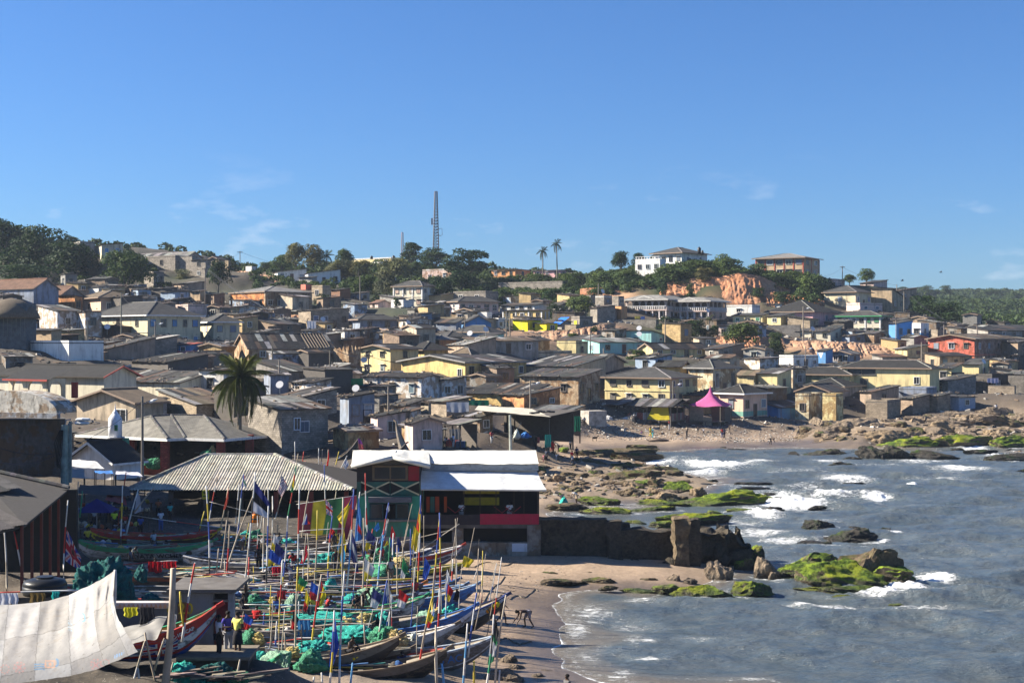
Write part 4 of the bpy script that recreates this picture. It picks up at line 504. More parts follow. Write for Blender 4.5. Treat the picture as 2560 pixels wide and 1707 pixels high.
crest=((np.sin((xs*.18+ys*.98+wob)*2*math.pi/9.5)+1)/2)**9*np.clip(fbm(xs*.022,ys*.05,0,3,91)*3.2-.10+.5*np.clip((ys-150)/80,0,1),0,1)*np.clip(.55+fbm(xs*.25,ys*.3,0,3,93),0,1);foam=np.maximum(foam,crest*.85*(bed<-.3))
wc=np.clip((Zs-.2)*2.4,0,1)*np.clip(.2+fbm(xs*.09,ys*.13,0,3,77)*2.2,0,1);foam=np.maximum(foam,wc*.95)
foam=np.maximum(foam,.34*np.clip(fbm(xs*.035,ys*.06,0,3,81)*2.2+.1,0,1))
Zs=Zs*dep*np.clip((ys-50)/30,.1,1)
sm=npmesh('sea',np.stack([xs,ys,Zs-.02],-1),gridfaces(len(SY),len(ST)),[],True)
setattrf(sm,'foam',foam);setattrf(sm,'shallow',np.clip(1+bed/.5,0,1))
t=NT('sea_water');p=t.pos();fo=t.attr('foam');sh=t.attr('shallow')
la=t.noise(t.map(p,(.9,1.7,1)),2.4,12,.78,.8);lb_=t.noise(t.map(p,(.45,1.1,1)),.9,7,.7)
ff=t.math('ADD',t.math('MULTIPLY',la,.72),t.math('MULTIPLY',lb_,.28))
thr=t.rng(fo,0.,1.0,.70,.355);fm=t.rng(t.math('SUBTRACT',ff,thr),-.012,.065)
bc=t.mix(t.rng(lb_,.35,.65),(.060,.088,.112),(.098,.112,.114));bc=t.mix(t.math('MULTIPLY',sh,.75),bc,(.24,.18,.12))
bc=t.mix(t.math('MULTIPLY',t.rng(fo,.15,.8),.35),bc,(.26,.30,.30))
t.fin(t.mix(fm,bc,(.80,.82,.82)),t.rng(fm,0.,1.,.19,.9));t.b.inputs['IOR'].default_value=1.33;t.b.inputs['Specular IOR Level'].default_value=.5
rp=t.math('ADD',t.math('ADD',t.noise(t.map(p,(.5,1.5,1)),1.7,6,.62),t.math('MULTIPLY',t.noise(t.map(p,(.8,2.6,1)),3.6,5,.65),.55)),t.math('MULTIPLY',fm,.6));t.bump(rp,.85,.26)
sm.materials.append(t.mat);struct(inst('sea',sm))
# --- houses
WINM={}
def win_mesh(w,h,kind,hood):
 k=(round(w,1),round(h,1),kind,hood)
 if k in WINM:return WINM[k]
 w,h=max(k[0],.4),max(k[1],.4);b=MB();t=.09;d=.1
 b.box((-w/2-t/2,-d/2,0),(t,d,h+2*t));b.box((w/2+t/2,-d/2,0),(t,d,h+2*t));b.box((0,-d/2,h/2+t/2),(w,d,t));b.box((0,-d/2-.02,-h/2-t/2),(w+.1,d+.1,t))
 if kind=='w':b.box((0,-.045,0),(.05,.05,h))
 if hood:b.box((0,-.22,h/2+.2),(w+.5,.42,.07))
 fr=b.mesh('window_frame',M['paint'])
 b=MB();b.face([(-w/2,-.02,-h/2),(w/2,-.02,-h/2),(w/2,-.02,h/2),(-w/2,-.02,h/2)]);pn=b.mesh('pane',M['glass'])
 b=MB();b.box((-w/4,-.06,0),(w/2-.03,.04,h-.02));b.box((w/4,-.06,0),(w/2-.03,.04,h-.02));shm=b.mesh('shutter',M['paint'])
 b=MB()
 for i in range(5):b.bar((-w/2,-.06,-h/2+h*(i+.5)/5),(w/2,-.06,-h/2+h*(i+.5)/5),.04)
 bars=b.mesh('bars',M['paint'])
 WINM[k]=(fr,pn,shm,bars);return WINM[k]
def put_window(par,pos,face,w,h,fc,shut=None,hood=0,bars=0,name='window',kind='w'):
 fr,pn,shm,bm=win_mesh(w,h,kind,hood)
 o=inst(name,fr,par,fc,pos,0 if face=='L' else math.pi/2)
 if shut is not None and random.random()<.6:inst('shutter',shm,o,shut)
 else:
  inst('pane',pn,o)
  if bars:inst('bars',bm,o,(.03,.03,.03))
 return o
SHEET={}
def sheet_mesh(fine):
 if fine not in SHEET:
  n=12 if fine else 4;V=[];Fc=[]
  for j in(0,1):
   for i in range(n+1):V.append((i/n,j,(.018 if fine else .012)*(1 if i%2 else-1)))
  for i in range(n):Fc.append((i,i+1,i+n+2,i+n+1))
  SHEET[fine]=npmesh('roof_sheet',V,Fc,M['sheet'])
 return SHEET[fine]
NSTONE=[0]
STONEM=[]
for i in range(4):
 me_=rock_mesh(40+i,1,.3,'roof_stone');me_.materials.append(M['rock']);STONEM.append(me_)
 me_.polygons.foreach_set('use_smooth',np.zeros(len(me_.polygons),bool))
def sheets(roof,A,B,C,Dp,col,sw,ov,fine,ragged=1.,miss=()):
 """rows of loose roof sheets on the plane A,B (eave) C,Dp (top; A under Dp)"""
 A,B,C,Dp=map(Vector,(A,B,C,Dp));ex=(B-A);W=ex.length;ex.normalize();ey=(Dp-A);Ls=ey.length;ey.normalize();ez=ex.cross(ey).normalized()
 n=max(2,int(round(W/sw)));rows=2 if Ls>4.2 else 1
 for i in range(n):
  if i in miss:continue
  for k in range(rows):
   y0=(-ov if k==0 else Ls*k/rows-.15)+rnd(-.14,.10)*ragged*(k==0);y1=Ls*(k+1)/rows+(.12 if k==rows-1 else 0)
   a=rnd(-.016,.016)*ragged;c,s=math.cos(a),math.sin(a)
   x=ex*c+ey*s;y=ey*c-ex*s;w=W/n*1.06
   o=A+ex*(W*i/n-.02)+ey*y0+ez*(.075+.028*(i%2)+.035*k)
   m=Matrix(((x.x*w,y.x*(y1-y0),ez.x,o.x),(x.y*w,y.y*(y1-y0),ez.y,o.y),(x.z*w,y.z*(y1-y0),ez.z,o.z),(0,0,0,1)))
   r=random.random();cc=vary(col,.28)
   if r<.10:cc=vary((.13,.085,.06),.2)
   elif r<.17:cc=vary((.40,.39,.37),.2)
   elif r<.30:cc=vary((.04,.04,.04),.2)
   inst('roof_sheet',sheet_mesh(fine),roof,cc,mat=m)
def corrplane(b,pts,ex=None):
 """polygon with uv so the corrugated material runs down the slope"""
 b.face(pts);return b
def uv_planes(me,planes):
 uv=me.uv_layers.new(name='UVMap');
 for p in me.polygons:
  n=Vector(p.normal);ax=Vector((0,0,1)).cross(n)
  ax=ax.normalized()if ax.length>1e-3 else Vector((1,0,0));ay=n.cross(ax)
  for li in p.loop_indices:
   co=me.vertices[me.loops[li].vertex_index].co;uv.data[li].uv=(co.dot(ax),co.dot(ay))
def slab(pts,t=.1):
 b=MB();a=[Vector(p)for p in pts];b.face(a);d=Vector((0,0,-t));c=[p+d for p in a];b.face(list(reversed(c)))
 for i in range(len(a)):
  j=(i+1)%len(a);b.face((a[j],a[i],c[i],c[j]))
 return b
def roof_ridge(par,pts,r=.13,col=(.2,.2,.19),name='ridge_cap'):
 MB().tube(pts,r,5).build(name,M['conc'],par,col)
def hipplanes(X,Y,h,ov,rise):
 """four planes over a rectangle half sizes X, Y"""
 x,y=X+ov,Y+ov;z=h-.05
 if x>=y:r0,r1=(-(x-y),0,h+rise),((x-y),0,h+rise)
 else:r0,r1=(0,-(y-x),h+rise),(0,(y-x),h+rise)
 c=[(-x,-y,z),(x,-y,z),(x,y,z),(-x,y,z)]
 if x>=y:return[(c[0],c[1],r1,r0),(c[1],c[2],r1),(c[2],c[3],r0,r1),(c[3],c[0],r0)],c,r0,r1
 return[(c[0],c[1],r0),(c[1],c[2],r1,r0),(c[2],c[3],r1),(c[3],c[0],r0,r1)],c,r0,r1
def build_house(r,cat=None,grp=None):
 nm,lb,xl,xc,xr,ye,yb,D,rf,wm,wcol,rcol,o=r
 C,th,L1,L2,h=hgeo(r);c,s=math.cos(th),math.sin(th);X,Y=L1/2,L2/2
 ctr=Vector((C.x-c*X+s*Y,C.y+s*X+c*Y,C.z))
 catn=cat or{'hut':'hut','shack':'shack','shed':'shed','kiosk':'kiosk','villa':'villa','mansion':'mansion','cottage':'cottage','cabin':'cabin','hall':'hall','wall':'wall'}.get(nm,'house')
 T=thing(nm,lb,catn,ctr,-th,grp)
 wc=KC[wcol]if isinstance(wcol,str)else wcol;rc=KC[rcol]if isinstance(rcol,str)else rcol
 if cat is None and wm in('clean','plaster'):wc=vary(wc,.05)
 pt=o.get('pt',dict(h=.40,g=.36,s=.13).get(rf[0],.1));ov=o.get('ov',.35 if rf!='f' else 0);fine=D<245
 far=D>700
 sw=.95 if D<270 else 1.5 if D<350 else 2.4
 fd=3.0 if not o.get('stilts')else-.0
 z0=-fd;
 if o.get('stilts'):z0=.9*h*.0
 def ztop(x,y):
  u=(x+X)/(2*X);v=(y+Y)/(2*Y)
  if rf=='sL':return h+pt*2*Y*v
  if rf=='sl':return h+pt*2*Y*(1-v)-0*h
  if rf=='sR':return h+pt*2*X*(1-u)
  if rf=='sr':return h+pt*2*X*u
  return h
 b=MB();P4=[(-X,-Y),(X,-Y),(X,Y),(-X,Y)]
 side=o.get('sidecol')
 for i in range(4):
  (xa,ya),(xb,yb_)=P4[i],P4[(i+1)%4]
  n=max(1,int(math.hypot(xb-xa,yb_-ya)/3))if rf=='x' else 1
  if rf=='x':
   pts=[(xa,ya,z0),(xb,yb_,z0)]
   K=9
   for k in range(K+1):
    f=1-k/K;pts.append((xa+(xb-xa)*f,ya+(yb_-ya)*f,h*(.62+.38*abs(math.sin(k*1.7+i*2.1)))))
   b.face(pts,0)
  elif rf=='gL' and i in(0,2):b.face([(xa,ya,z0),(xb,yb_,z0),(xb,yb_,h),((xa+xb)/2,ya,h+pt*X),(xa,ya,h)],0)
  elif rf=='gR' and i in(1,3):b.face([(xa,ya,z0),(xb,yb_,z0),(xb,yb_,h),(xb,(ya+yb_)/2,h+pt*Y),(xa,ya,h)],0)
  else:b.face([(xa,ya,z0),(xb,yb_,z0),(xb,yb_,ztop(xb,yb_)),(xa,ya,ztop(xa,ya))],1 if(i==1 and side)else 0)
 wmat=M[wm]
 W=b.build('wall',[wmat,M['plaster']],T,wc)
 if side:
  W.data.materials.pop(index=1);W.data.materials.append(W.data.materials[0]);
  bb=MB();bb.face([(X+.012,-Y,z0),(X+.012,Y,z0),(X+.012,Y,h),(X+.012,-Y,h)]);bb.build('side_wall',M['ruin'],T,side)
 if rf=='x':return T
 # ------------- roof
 if rf=='f':
  base=slab([(-X-ov,-Y-ov,h+.1),(X+ov,-Y-ov,h+.1),(X+ov,Y+ov,h+.1),(-X-ov,Y+ov,h+.1)],.16);R_=base.build('roof',M['conc'],T,rc)
  if ov<.1 and min(L1,L2)>2.5:
   pb=MB();t=.18
   for(a,d)in(((0,-Y+t/2),(2*X,t)),((0,Y-t/2),(2*X,t)),((-X+t/2,0),(t,2*Y-2*t)),((X-t/2,0),(t,2*Y-2*t))):pb.box((a[0],a[1],h+.28),(d[0],d[1],.36))
   pb.build('parapet',wmat,T,KC[o['fas']]if 'fas' in o else wc)
 elif rf=='h':
  pl,cs,r0,r1=hipplanes(X,Y,h,ov,pt*(min(X,Y)+ov))
  b=MB()
  for p_ in pl:b.face(p_)
  b.face([cs[3],cs[2],cs[1],cs[0]])
  me_=b.mesh('roof',M['corr']);uv_planes(me_,pl);R_=inst('roof',me_,T,rc)
  if not far:
   for a_,b_ in((cs[0],r0),(cs[1],r0 if X+ov<Y+ov else r1),(r0,r1)):
    if(Vector(a_)-Vector(b_)).length>.3:roof_ridge(R_,[a_,b_],.12,vary((.15,.145,.135),.25))
   fb=MB();x,y=X+ov,Y+ov
   fb.box((0,-y-.03,h-.12),(2*x+.1,.06,.24));fb.box((x+.03,0,h-.12),(.06,2*y,.24));fb.build('fascia',M['paint'],T,KC[o.get('fas','brown')])
 else:
  if rf=='gL':pr=[((-X-ov,-Y-ov),(-X-ov,Y+ov)),((X+ov,-Y-ov),(X+ov,Y+ov))]
  R_=None
  planes=[]
  if rf=='gL':
   zt=h+pt*X;ze=h-pt*ov
   planes=[((X+ov,-Y-ov,ze),(X+ov,Y+ov,ze),(0,Y+ov,zt),(0,-Y-ov,zt)),((-X-ov,Y+ov,ze),(-X-ov,-Y-ov,ze),(0,-Y-ov,zt),(0,Y+ov,zt))]
  elif rf=='gR':
   zt=h+pt*Y;ze=h-pt*ov
   planes=[((-X-ov,-Y-ov,ze),(X+ov,-Y-ov,ze),(X+ov,0,zt),(-X-ov,0,zt)),((X+ov,Y+ov,ze),(-X-ov,Y+ov,ze),(-X-ov,0,zt),(X+ov,0,zt))]
  else:
   lo=dict(sL=0,sR=1,sl=2,sr=3)[rf];e=[(-X-ov,-Y-ov),(X+ov,-Y-ov),(X+ov,Y+ov),(-X-ov,Y+ov)]
   q_=[e[lo],e[(lo+1)%4],e[(lo+2)%4],e[(lo+3)%4]];planes=[tuple((x,y,ztop(x,y))for x,y in q_)]
  rb=MB()
  for p_ in planes:
   p_=[Vector(v)+Vector((0,0,.02))for v in p_];k=slab(p_,.09);nn=len(rb.v);rb.v+=k.v;rb.f+=[tuple(nn+i for i in f)for f in k.f];rb.m+=k.m
  R_=rb.build('roof',M['wood'],T,(.10,.085,.07))
  for i,p_ in enumerate(planes):
   vis=not(rf in('gL',)and i==1 and CY<ye)and not(rf=='gR' and i==1)
   if not vis:
    continue
   if o.get('corr'):
    mb=MB();mb.face([Vector(v)+Vector((0,0,.06))for v in p_]);me_=mb.mesh('roofing',M['corr']);uv_planes(me_,None);inst('roofing',me_,R_,rc)
   else:
    col=rc
    if o.get('grn'):col=rc
    ms=()
    if o.get('miss'):
     nn=max(2,int(round((Vector(p_[1])-Vector(p_[0])).length/sw)));ms=set(range(int(nn*.72),int(nn*.97)))|{int(nn*.28),int(nn*.30)}
    sheets(R_,*p_,col,sw,.12,fine,1 if wm in('ruin','plaster','block','wood')else .4,ms)
  if o.get('miss'):
   p_=planes[0]
   for k in range(8):
    f=.70+k*.035;a=Vector(p_[0]).lerp(Vector(p_[1]),f);d=Vector(p_[3]).lerp(Vector(p_[2]),f);MB().bar(a+Vector((0,0,.15)),d+Vector((0,0,.15)),.12,.16).build('rafter',M['wood'],R_,(.16,.13,.10))
  if rf=='gL':
   fb=MB();zt=h+pt*X
   for sg in(-1,1):fb.bar((sg*(X+ov),-Y-ov-.05,h-pt*ov-.06),(0,-Y-ov-.05,zt-.06),.06,.24)
   fb.build('barge_board',M['paint'],T,KC[o.get('fas','brown')])
   fb=MB();fb.box((X+ov+.04,0,h-pt*ov-.08),(.06,2*Y+2*ov,.22));fb.build('fascia',M['paint'],T,KC[o.get('fas','brown')])
   roof_ridge(R_,[(0,-Y-ov,zt+.12),(0,Y+ov,zt+.12)],.13,vary(rc,.2))
  if rf=='gR':
   zt=h+pt*Y;fb=MB()
   for sg in(-1,1):fb.bar((X+ov+.05,sg*(Y+ov),h-pt*ov-.06),(X+ov+.05,0,zt-.06),.06,.22)
   fb.build('barge_board',M['paint'],T,KC[o.get('fas','brown')]);roof_ridge(R_,[(-X-ov,0,zt+.12),(X+ov,0,zt+.12)],.13,vary(rc,.2))
   # stones weighing the sheets down
  ns=o.get('stones',0);p_=[Vector(v)for v in planes[0]]
  for k in range(ns):
   if NSTONE[0]>=300:break
   NSTONE[0]+=1;f,g=rnd(.02,.98),rnd(.02,.98)if k%3 else .03
   q_=p_[0].lerp(p_[1],f).lerp(p_[3].lerp(p_[2],f),g);q_=Matrix.Rotation(-th,3,'Z')@q_+ctr
   st=inst('roof_stone',STONEM[k%4],None,None,q_+Vector((0,0,.10)),rnd(0,6),(rnd(.16,.30),rnd(.14,.22),rnd(.13,.2)))
   tag(st,'dark stone weighing down a loose sheet roof in the old town','stone','stones weighing down sheet roofs')
   # ------------- bands, pilasters and openings
 st=o.get('st',1 if h<4.6 else 2);st_i=max(1,int(round(st)))
 if o.get('band'):
  fb=MB();zz=h*.5
  fb.box((0,-Y-.06,zz),(2*X+.2,.12,.16));fb.box((X+.06,0,zz),(.12,2*Y,.16));fb.build('string_course',M['clean'],T,vary(wc,.1))
 if o.get('pil')or o.get('redcols'):
  n=4 if not o.get('redcols')else 6
  for i in range(n):MB().box((-X+2*X*i/(n-1),-Y-.06,h/2-.1),(.34,.12,h-.25)).build('pilaster',M['clean'],T,KC['white']if not o.get('redcols')else(.35,.07,.05))
  for i in range(1,3):MB().box((X+.06,-Y+2*Y*i/2,h/2-.1),(.12,.34,h-.25)).build('pilaster',M['clean'],T,KC['white']if not o.get('redcols')else(.35,.07,.05))
 sh=KC[o['wc']]if 'wc' in o else None
 if sh is not None and o['wc']in('green',):sh=(.05,.2,.09)
 sth=h/st_i;hood=o.get('hoods',0)
 def row(face,n,L,full=1.):
  for k in range(st_i):
   for i in range(n):
    f=(i+.5)/n+rnd(-.04,.04)/n;w=min(1.1,L/n*.5);hh=min(1.35,sth*.42)
    w*=rnd(.78,1.18);hh*=rnd(.82,1.12)
    if o.get('tall'):hh=sth*.5;w=min(.9,L/n*.45)
    if o.get('open'):w=L/n*.55;hh=sth*.5
    if o.get('bigw'):w=min(2.2,L/n*.6);hh=sth*.42
    z=sth*(k+.54);pos=(-X+2*X*f,-Y,z)if face=='L' else(X,-Y+2*Y*f,z)
    isdoor=(k==0 and i==n//2 and n>2 and face=='R')
    if isdoor:hh2=min(2.1,sth*.75);put_window(T,(pos[0],pos[1],hh2/2+.1),face,.95,hh2,vary((.2,.15,.11),.2),vary((.10,.07,.05),.3),0,0,'door','d')
    else:put_window(T,pos,face,max(w,.5),max(hh,.5),vary(KC['white']if random.random()<.4 else(.2,.18,.15),.2),vary(sh,.25)if sh else(vary((.12,.16,.2),.4)if random.random()<.3 else None),hood or(1 if random.random()<.3 else 0),o.get('bars',0)or(random.random()<.25))
 if o.get('wl'):row('L',o['wl'],L1)
 if o.get('wr'):row('R',o['wr'],L2)
 if o.get('wl1'):put_window(T,(X-1.4-1.2*(o['wl1']-1),-Y,h*.42),'L',1.,1.3,KC['white'],None,0,1)
 if o.get('dr'):put_window(T,(X,Y*.45,1.05),'R',1.0,2.0,(.06,.06,.06),None,0,0,'door','d')
 if o.get('dl'):put_window(T,(0,-Y,1.05),'L',1.0,2.0,(.7,.7,.7),None,0,0,'door','d')
 if o.get('slit'):put_window(T,(X*.35,-Y,h*.2),'L',3.0,.8,(.5,.5,.5),None,0,0)
 if o.get('greenwin'):put_window(T,(X*.5,-Y,h*.30),'L',2.0,1.5,KC['white'],(.04,.30,.22),0,1)
 if o.get('wframe'):put_window(T,(X,-Y*.35,h*.62),'R',.8,1.3,(.7,.75,.8),(.02,.04,.15),0,0)
 def panel(face,f0,f1,z0_,z1_,col,name,mat='clean',off=.014):
  b=MB()
  if face=='L':xa,xb=-X+2*X*f0,-X+2*X*f1;b.face([(xa,-Y-off,z0_),(xb,-Y-off,z0_),(xb,-Y-off,z1_),(xa,-Y-off,z1_)])
  else:ya,yb_=-Y+2*Y*f0,-Y+2*Y*f1;b.face([(X+off,ya,z0_),(X+off,yb_,z0_),(X+off,yb_,z1_),(X+off,ya,z1_)])
  b.build(name,M[mat],T,col)
 if o.get('pink'):panel('L',0,1,0,h*.38,(.65,.25,.33),'painted_dado');panel('R',0,1,0,h*.38,(.65,.25,.33),'painted_dado')
 if o.get('tealband'):panel('L',0,1,.15,h*.24,(.16,.34,.27),'painted_dado');panel('R',0,1,.15,h*.24,(.16,.34,.27),'painted_dado')
 if o.get('orange'):panel('L',0,.96,h*.45,h-.1,(.60,.25,.09),'orange_plaster','ruin')
 if o.get('whitetri'):
  b=MB();b.face([(-X*.9,-Y-.014,h*.95),(-X*.1,-Y-.014,h*.3),(X*.6,-Y-.014,h*.95)]);b.build('painted_triangle',M['clean'],T,KC['white'])
 if o.get('whiteband'):panel('L',0,1,h*.45,h-.05,KC['white'],'painted_band');panel('R',0,1,h*.45,h-.05,KC['white'],'painted_band')
 if o.get('poster'):panel('R',.25,.5,h*.18,h*.5,(.55,.42,.48),'poster')
 if o.get('grille'):
  for i in range(3):
   for k in range(3):MB().box((-X+.5+i*.55,-Y-.03,h*.35+k*.55),(.28,.06,.34)).build('breeze_block',M['glass'],T)
 if o.get('bandwin'):
  put_window(T,(-X*.55,-Y,h*.78),'L',L1*.32,h*.26,(.15,.13,.11),None,0,0);put_window(T,(-X*.5,-Y,h*.25),'L',1.3,h*.42,(.2,.16,.12),(.12,.1,.08),0,0,'door','d')
 if o.get('balus'):
  for i in range(int(L1/.9)):MB().box((-X+.3+i*.9,-Y+.1,h+.75),(.16,.16,.6)).build('baluster',M['clean'],T,KC['white'])
  MB().box((0,-Y+.1,h+1.1),(L1,.22,.12)).build('handrail',M['clean'],T,KC['white'])
 if o.get('stilts'):
  for i in range(5):MB().box((-X+2*X*i/4,-Y+.15,-.9),(.25,.25,1.9)).build('stilt',M['conc'],T,(.3,.28,.25))
  for i in range(1,5):MB().box((X-.15,-Y+2*Y*i/4,-.9),(.25,.25,1.9)).build('stilt',M['conc'],T,(.3,.28,.25))
 if o.get('bluetarp'):
  b=MB();b.face([(-X-.6,-Y-.9,h*.55),(X+.8,-Y-.9,h*.55),(X+.8,Y*.3,h+1.1),(-X-.6,Y*.3,h+1.1)]);b.build('tarpaulin',M['tarp'],T,(.02,.16,.62))
 if o.get('bright_tank'):pass
 return T
for r in HS:build_house(r)
# --- buildings with shapes of their own
def frame_at(px,py,D,th):return P(px,py,D),-math.radians(th)
def arch_wall(b,x0,x1,zt,ops,y,t,spring):
 """wall from x0 to x1 in the plane y, thickness t backwards; ops are (a,b) openings with round heads"""
 cur=x0
 for a,c in ops:
  if a>cur:b.box(((cur+a)/2,y+t/2,zt/2),(a-cur,t,zt))
  r=(c-a)/2;mid=(a+c)/2;zz=spring
  arc=[(mid+r*math.cos(k*math.pi/10),y,zz+min(r,zt-zz-.15)*math.sin(k*math.pi/10))for k in range(11)]
  for k in range(10):
   p,q=arc[k],arc[k+1]
   b.prism([(p[0],y,p[2]),(p[0],y,zt),(q[0],y,zt),(q[0],y,q[2])],(0,1,0),t)
  cur=c
 if x1>cur:b.box(((cur+x1)/2,y+t/2,zt/2),(x1-cur,t,zt))
 # arched porch house, left
AH=build_house(('house','cream house with dark roof, red trim and an arched porch at left',-70,260,341,938,1003,207,'gR','clean','pcream','dk',dict(pt=.42,corr=1,fas='red',ov=.7,th=27)))
p=P(212,975,204.5)
loc=Matrix.Rotation(math.radians(27),3,'Z')@(p-AH.location)
for i in range(2):MB().box((loc.x-.35+.7*i,loc.y-.08,1.75),(.66,.08,2.3)).build('shutter',M['paint'],AH,(.28,.03,.025))
pw=MB();C0=P(146,1003,202);w_=8.4
PB=thing('porch',None,None);PB.parent=AH;q_=Matrix.Rotation(math.radians(27),3,'Z')@(C0-AH.location);PB.location=q_
arch_wall(pw,-w_,0,3.15,[(-7.6,-5.2),(-4.2,-1.0)],0,.3,1.7);pw.build('porch_arcade',M['clean'],PB,(.66,.58,.40))
pw=MB();arch_wall(pw,0,3.2,3.15,[(.45,2.6)],0,.3,1.7);o=pw.build('side_arch',M['clean'],PB,(.66,.58,.40));o.rotation_euler=(0,0,math.pi/2);o.location=(0.0,.0,0)
pr=MB();pr.face([(-w_-.6,-.6,3.05),(.6,-.6,3.05),(.6,4.2,4.5),(-w_-.6,4.2,4.5)]);me_=pr.mesh('porch_roof',M['corr']);uv_planes(me_,None);inst('porch_roof',me_,PB,KC['dk'])
MB().box((-w_/2,-.62,2.98),(w_+1.2,.08,.28)).build('fascia',M['paint'],PB,(.33,.05,.035))
# dark block with a curved stained parapet
o=build_house(('house','big dark stained concrete building at the left edge with a curved parapet',-110,-60,188,1052,1195,150,'f','ruin',(.10,.10,.10),'gr',dict(th=72,dp=9)),grp=None)
dp=MB();r_=10.4;pts=[(-r_*.62+.0,0,0)]+[(r_*.62*math.cos(math.pi-k*math.pi/16),0,2.25*math.sin(k*math.pi/16))for k in range(17)]
dp.prism(pts[1:],(0,1,0),3.0);d_=dp.build('curved_parapet',M['ruin'],o,(.50,.48,.43));C1=P(22,1030,149)
d_.location=Matrix.Rotation(-o.rotation_euler.z,3,'Z')@(C1-o.location);d_.rotation_euler=(0,0,-math.radians(24)-o.rotation_euler.z)
MB().box((0,-.1,-.25),(13.5,.5,.5)).build('cornice',M['ruin'],d_,(.30,.32,.36))
# open hall with red brick pillars and a many sided tiled roof
T=thing('market_hall','open hall with red brick pillars under a pale many hipped roof','hall',P(450,1185,160))
def lw(px,py,D,T=T):return P(px,py,D)-T.location
E=[lw(188,1086,172),lw(419,1096,156),lw(463,1094,158.5),lw(561,1097,156),lw(692,1086,171),lw(640,1070,186),lw(240,1070,186)]
Rg=[lw(377,1040,166),lw(427,1037,168),lw(510,1038,168)]
b=MB();b.face([E[0],E[1],Rg[0]]);b.face([E[1],E[2],Rg[1],Rg[0]]);b.face([E[2],E[3],Rg[2],Rg[1]]);b.face([E[3],E[4],Rg[2]]);b.face([E[4],E[5],Rg[2]]);b.face([E[5],E[6],Rg[0],Rg[1],Rg[2]]);b.face([E[6],E[0],Rg[0]])
b.face([E[6],E[5],E[4],E[3],E[2],E[1],E[0]])
me_=b.mesh('roof',M['corr']);uv_planes(me_,None);RO=inst('roof',me_,T,(.25,.235,.20))
def cap_tiles(par,a,c,r=.17,step=.42,col=(.12,.115,.11)):
 a=Vector(a);c=Vector(c);n=max(2,int((c-a).length/step));q=(c-a).to_track_quat('Z','Y')
 global CAPM
 if 'CAPM' not in globals():
  k=MB();k.tube([(0,0,0),(0,0,1)],[1,.82],6);CAPM=k.mesh('ridge_tile',M['conc'])
 for i in range(n):
  o=inst('ridge_tile',CAPM,par,vary(col,.35),a.lerp(c,i/n));o.rotation_mode='QUATERNION';o.rotation_quaternion=q;o.scale=(r,r,(c-a).length/n*1.05)
for a,c in((E[1],Rg[0]),(E[2],Rg[1]),(E[3],Rg[2]),(Rg[0],Rg[1]),(Rg[1],Rg[2]),(E[0],Rg[0])):cap_tiles(RO,a,c)
fb=MB()
for i in range(4):fb.bar(E[i]+Vector((0,-.06,-.15)),E[i+1]+Vector((0,-.06,-.15)),.08,.3)
fb.build('fascia',M['paint'],T,(.62,.62,.60))
BRK=MB();BRK.box((0,0,0),(.30,.08,.1));BRKM=BRK.mesh('brick',M['conc'])
for i,(px,D)in enumerate(((413,157.5),(552,157.5),(624,164),(330,166))):
 p=lw(px,1185,D);hh=E[1].z-p.z;k=MB().box((p.x,p.y,p.z+hh/2-.4),(.86,.86,hh+.6)).build('brick_pillar',M['conc'],T,(.22,.045,.035))
 if i<2:
  for row_ in range(int(hh/.17)):
   for j in range(2):
    br=inst('brick',BRKM,k,vary((.33,.07,.05),.3),(p.x-.26+.36*j+(.12 if row_%2 else 0),p.y-.44,p.z+.1+row_*.17))
MB().box(lw(381,1172,159)+Vector((0,0,-.2)),(1.9,.3,1.5)).build('low_wall',M['conc'],T,(.34,.07,.05))
MB().box(lw(440,1130,176),(20,.3,6)).build('back_wall',M['dark'],T,(.035,.03,.03))  # near-black wall colour stands in for the shade inside the hall
# minaret and its white house
MQ=build_house(('house','white gable house with a dark tiled roof beside the minaret',174,283,353,1152,1192,146,'gL','clean','white','dk',dict(pt=.55,corr=1,fas='wh',ov=.5,th=32)))
T=thing('minaret','white bottle shaped minaret with a spire behind the dark roofed white house','minaret',P(288,1093,152))
px_=3555/152
MB().lathe([(.72,0),(.72,1.85),(.68,2.05),(.46,2.38),(.36,2.5),(.30,2.55),(.30,2.66),(.16,2.8),(.12,2.95)],20).build('shaft',M['clean'],T,(.78,.80,.84),True)
MB().lathe([(.10,2.95),(.05,3.12),(.08,3.18),(.03,3.25),(.02,3.6)],8).build('spire',M['clean'],T,(.78,.80,.84))
MB().lathe([(1.0,-.1),(1.0,.06)],20).build('gallery',M['clean'],T,(.6,.6,.6));MB().box((.3,0,-1.3),(2.0,1.6,2.4)).build('base',M['clean'],T,(.02,.22,.14))
k=MB().box((.28,-.68,1.05),(.34,.1,.62)).build('panel',M['paint'],T,(.02,.28,.12))
for i,zz in enumerate((.87,1.05,1.23)):MB().box((.28,-.745,zz),(.13 if i!=1 else .2,.03,.1)).build('ornament',M['paint'],k,(.02,.02,.02))
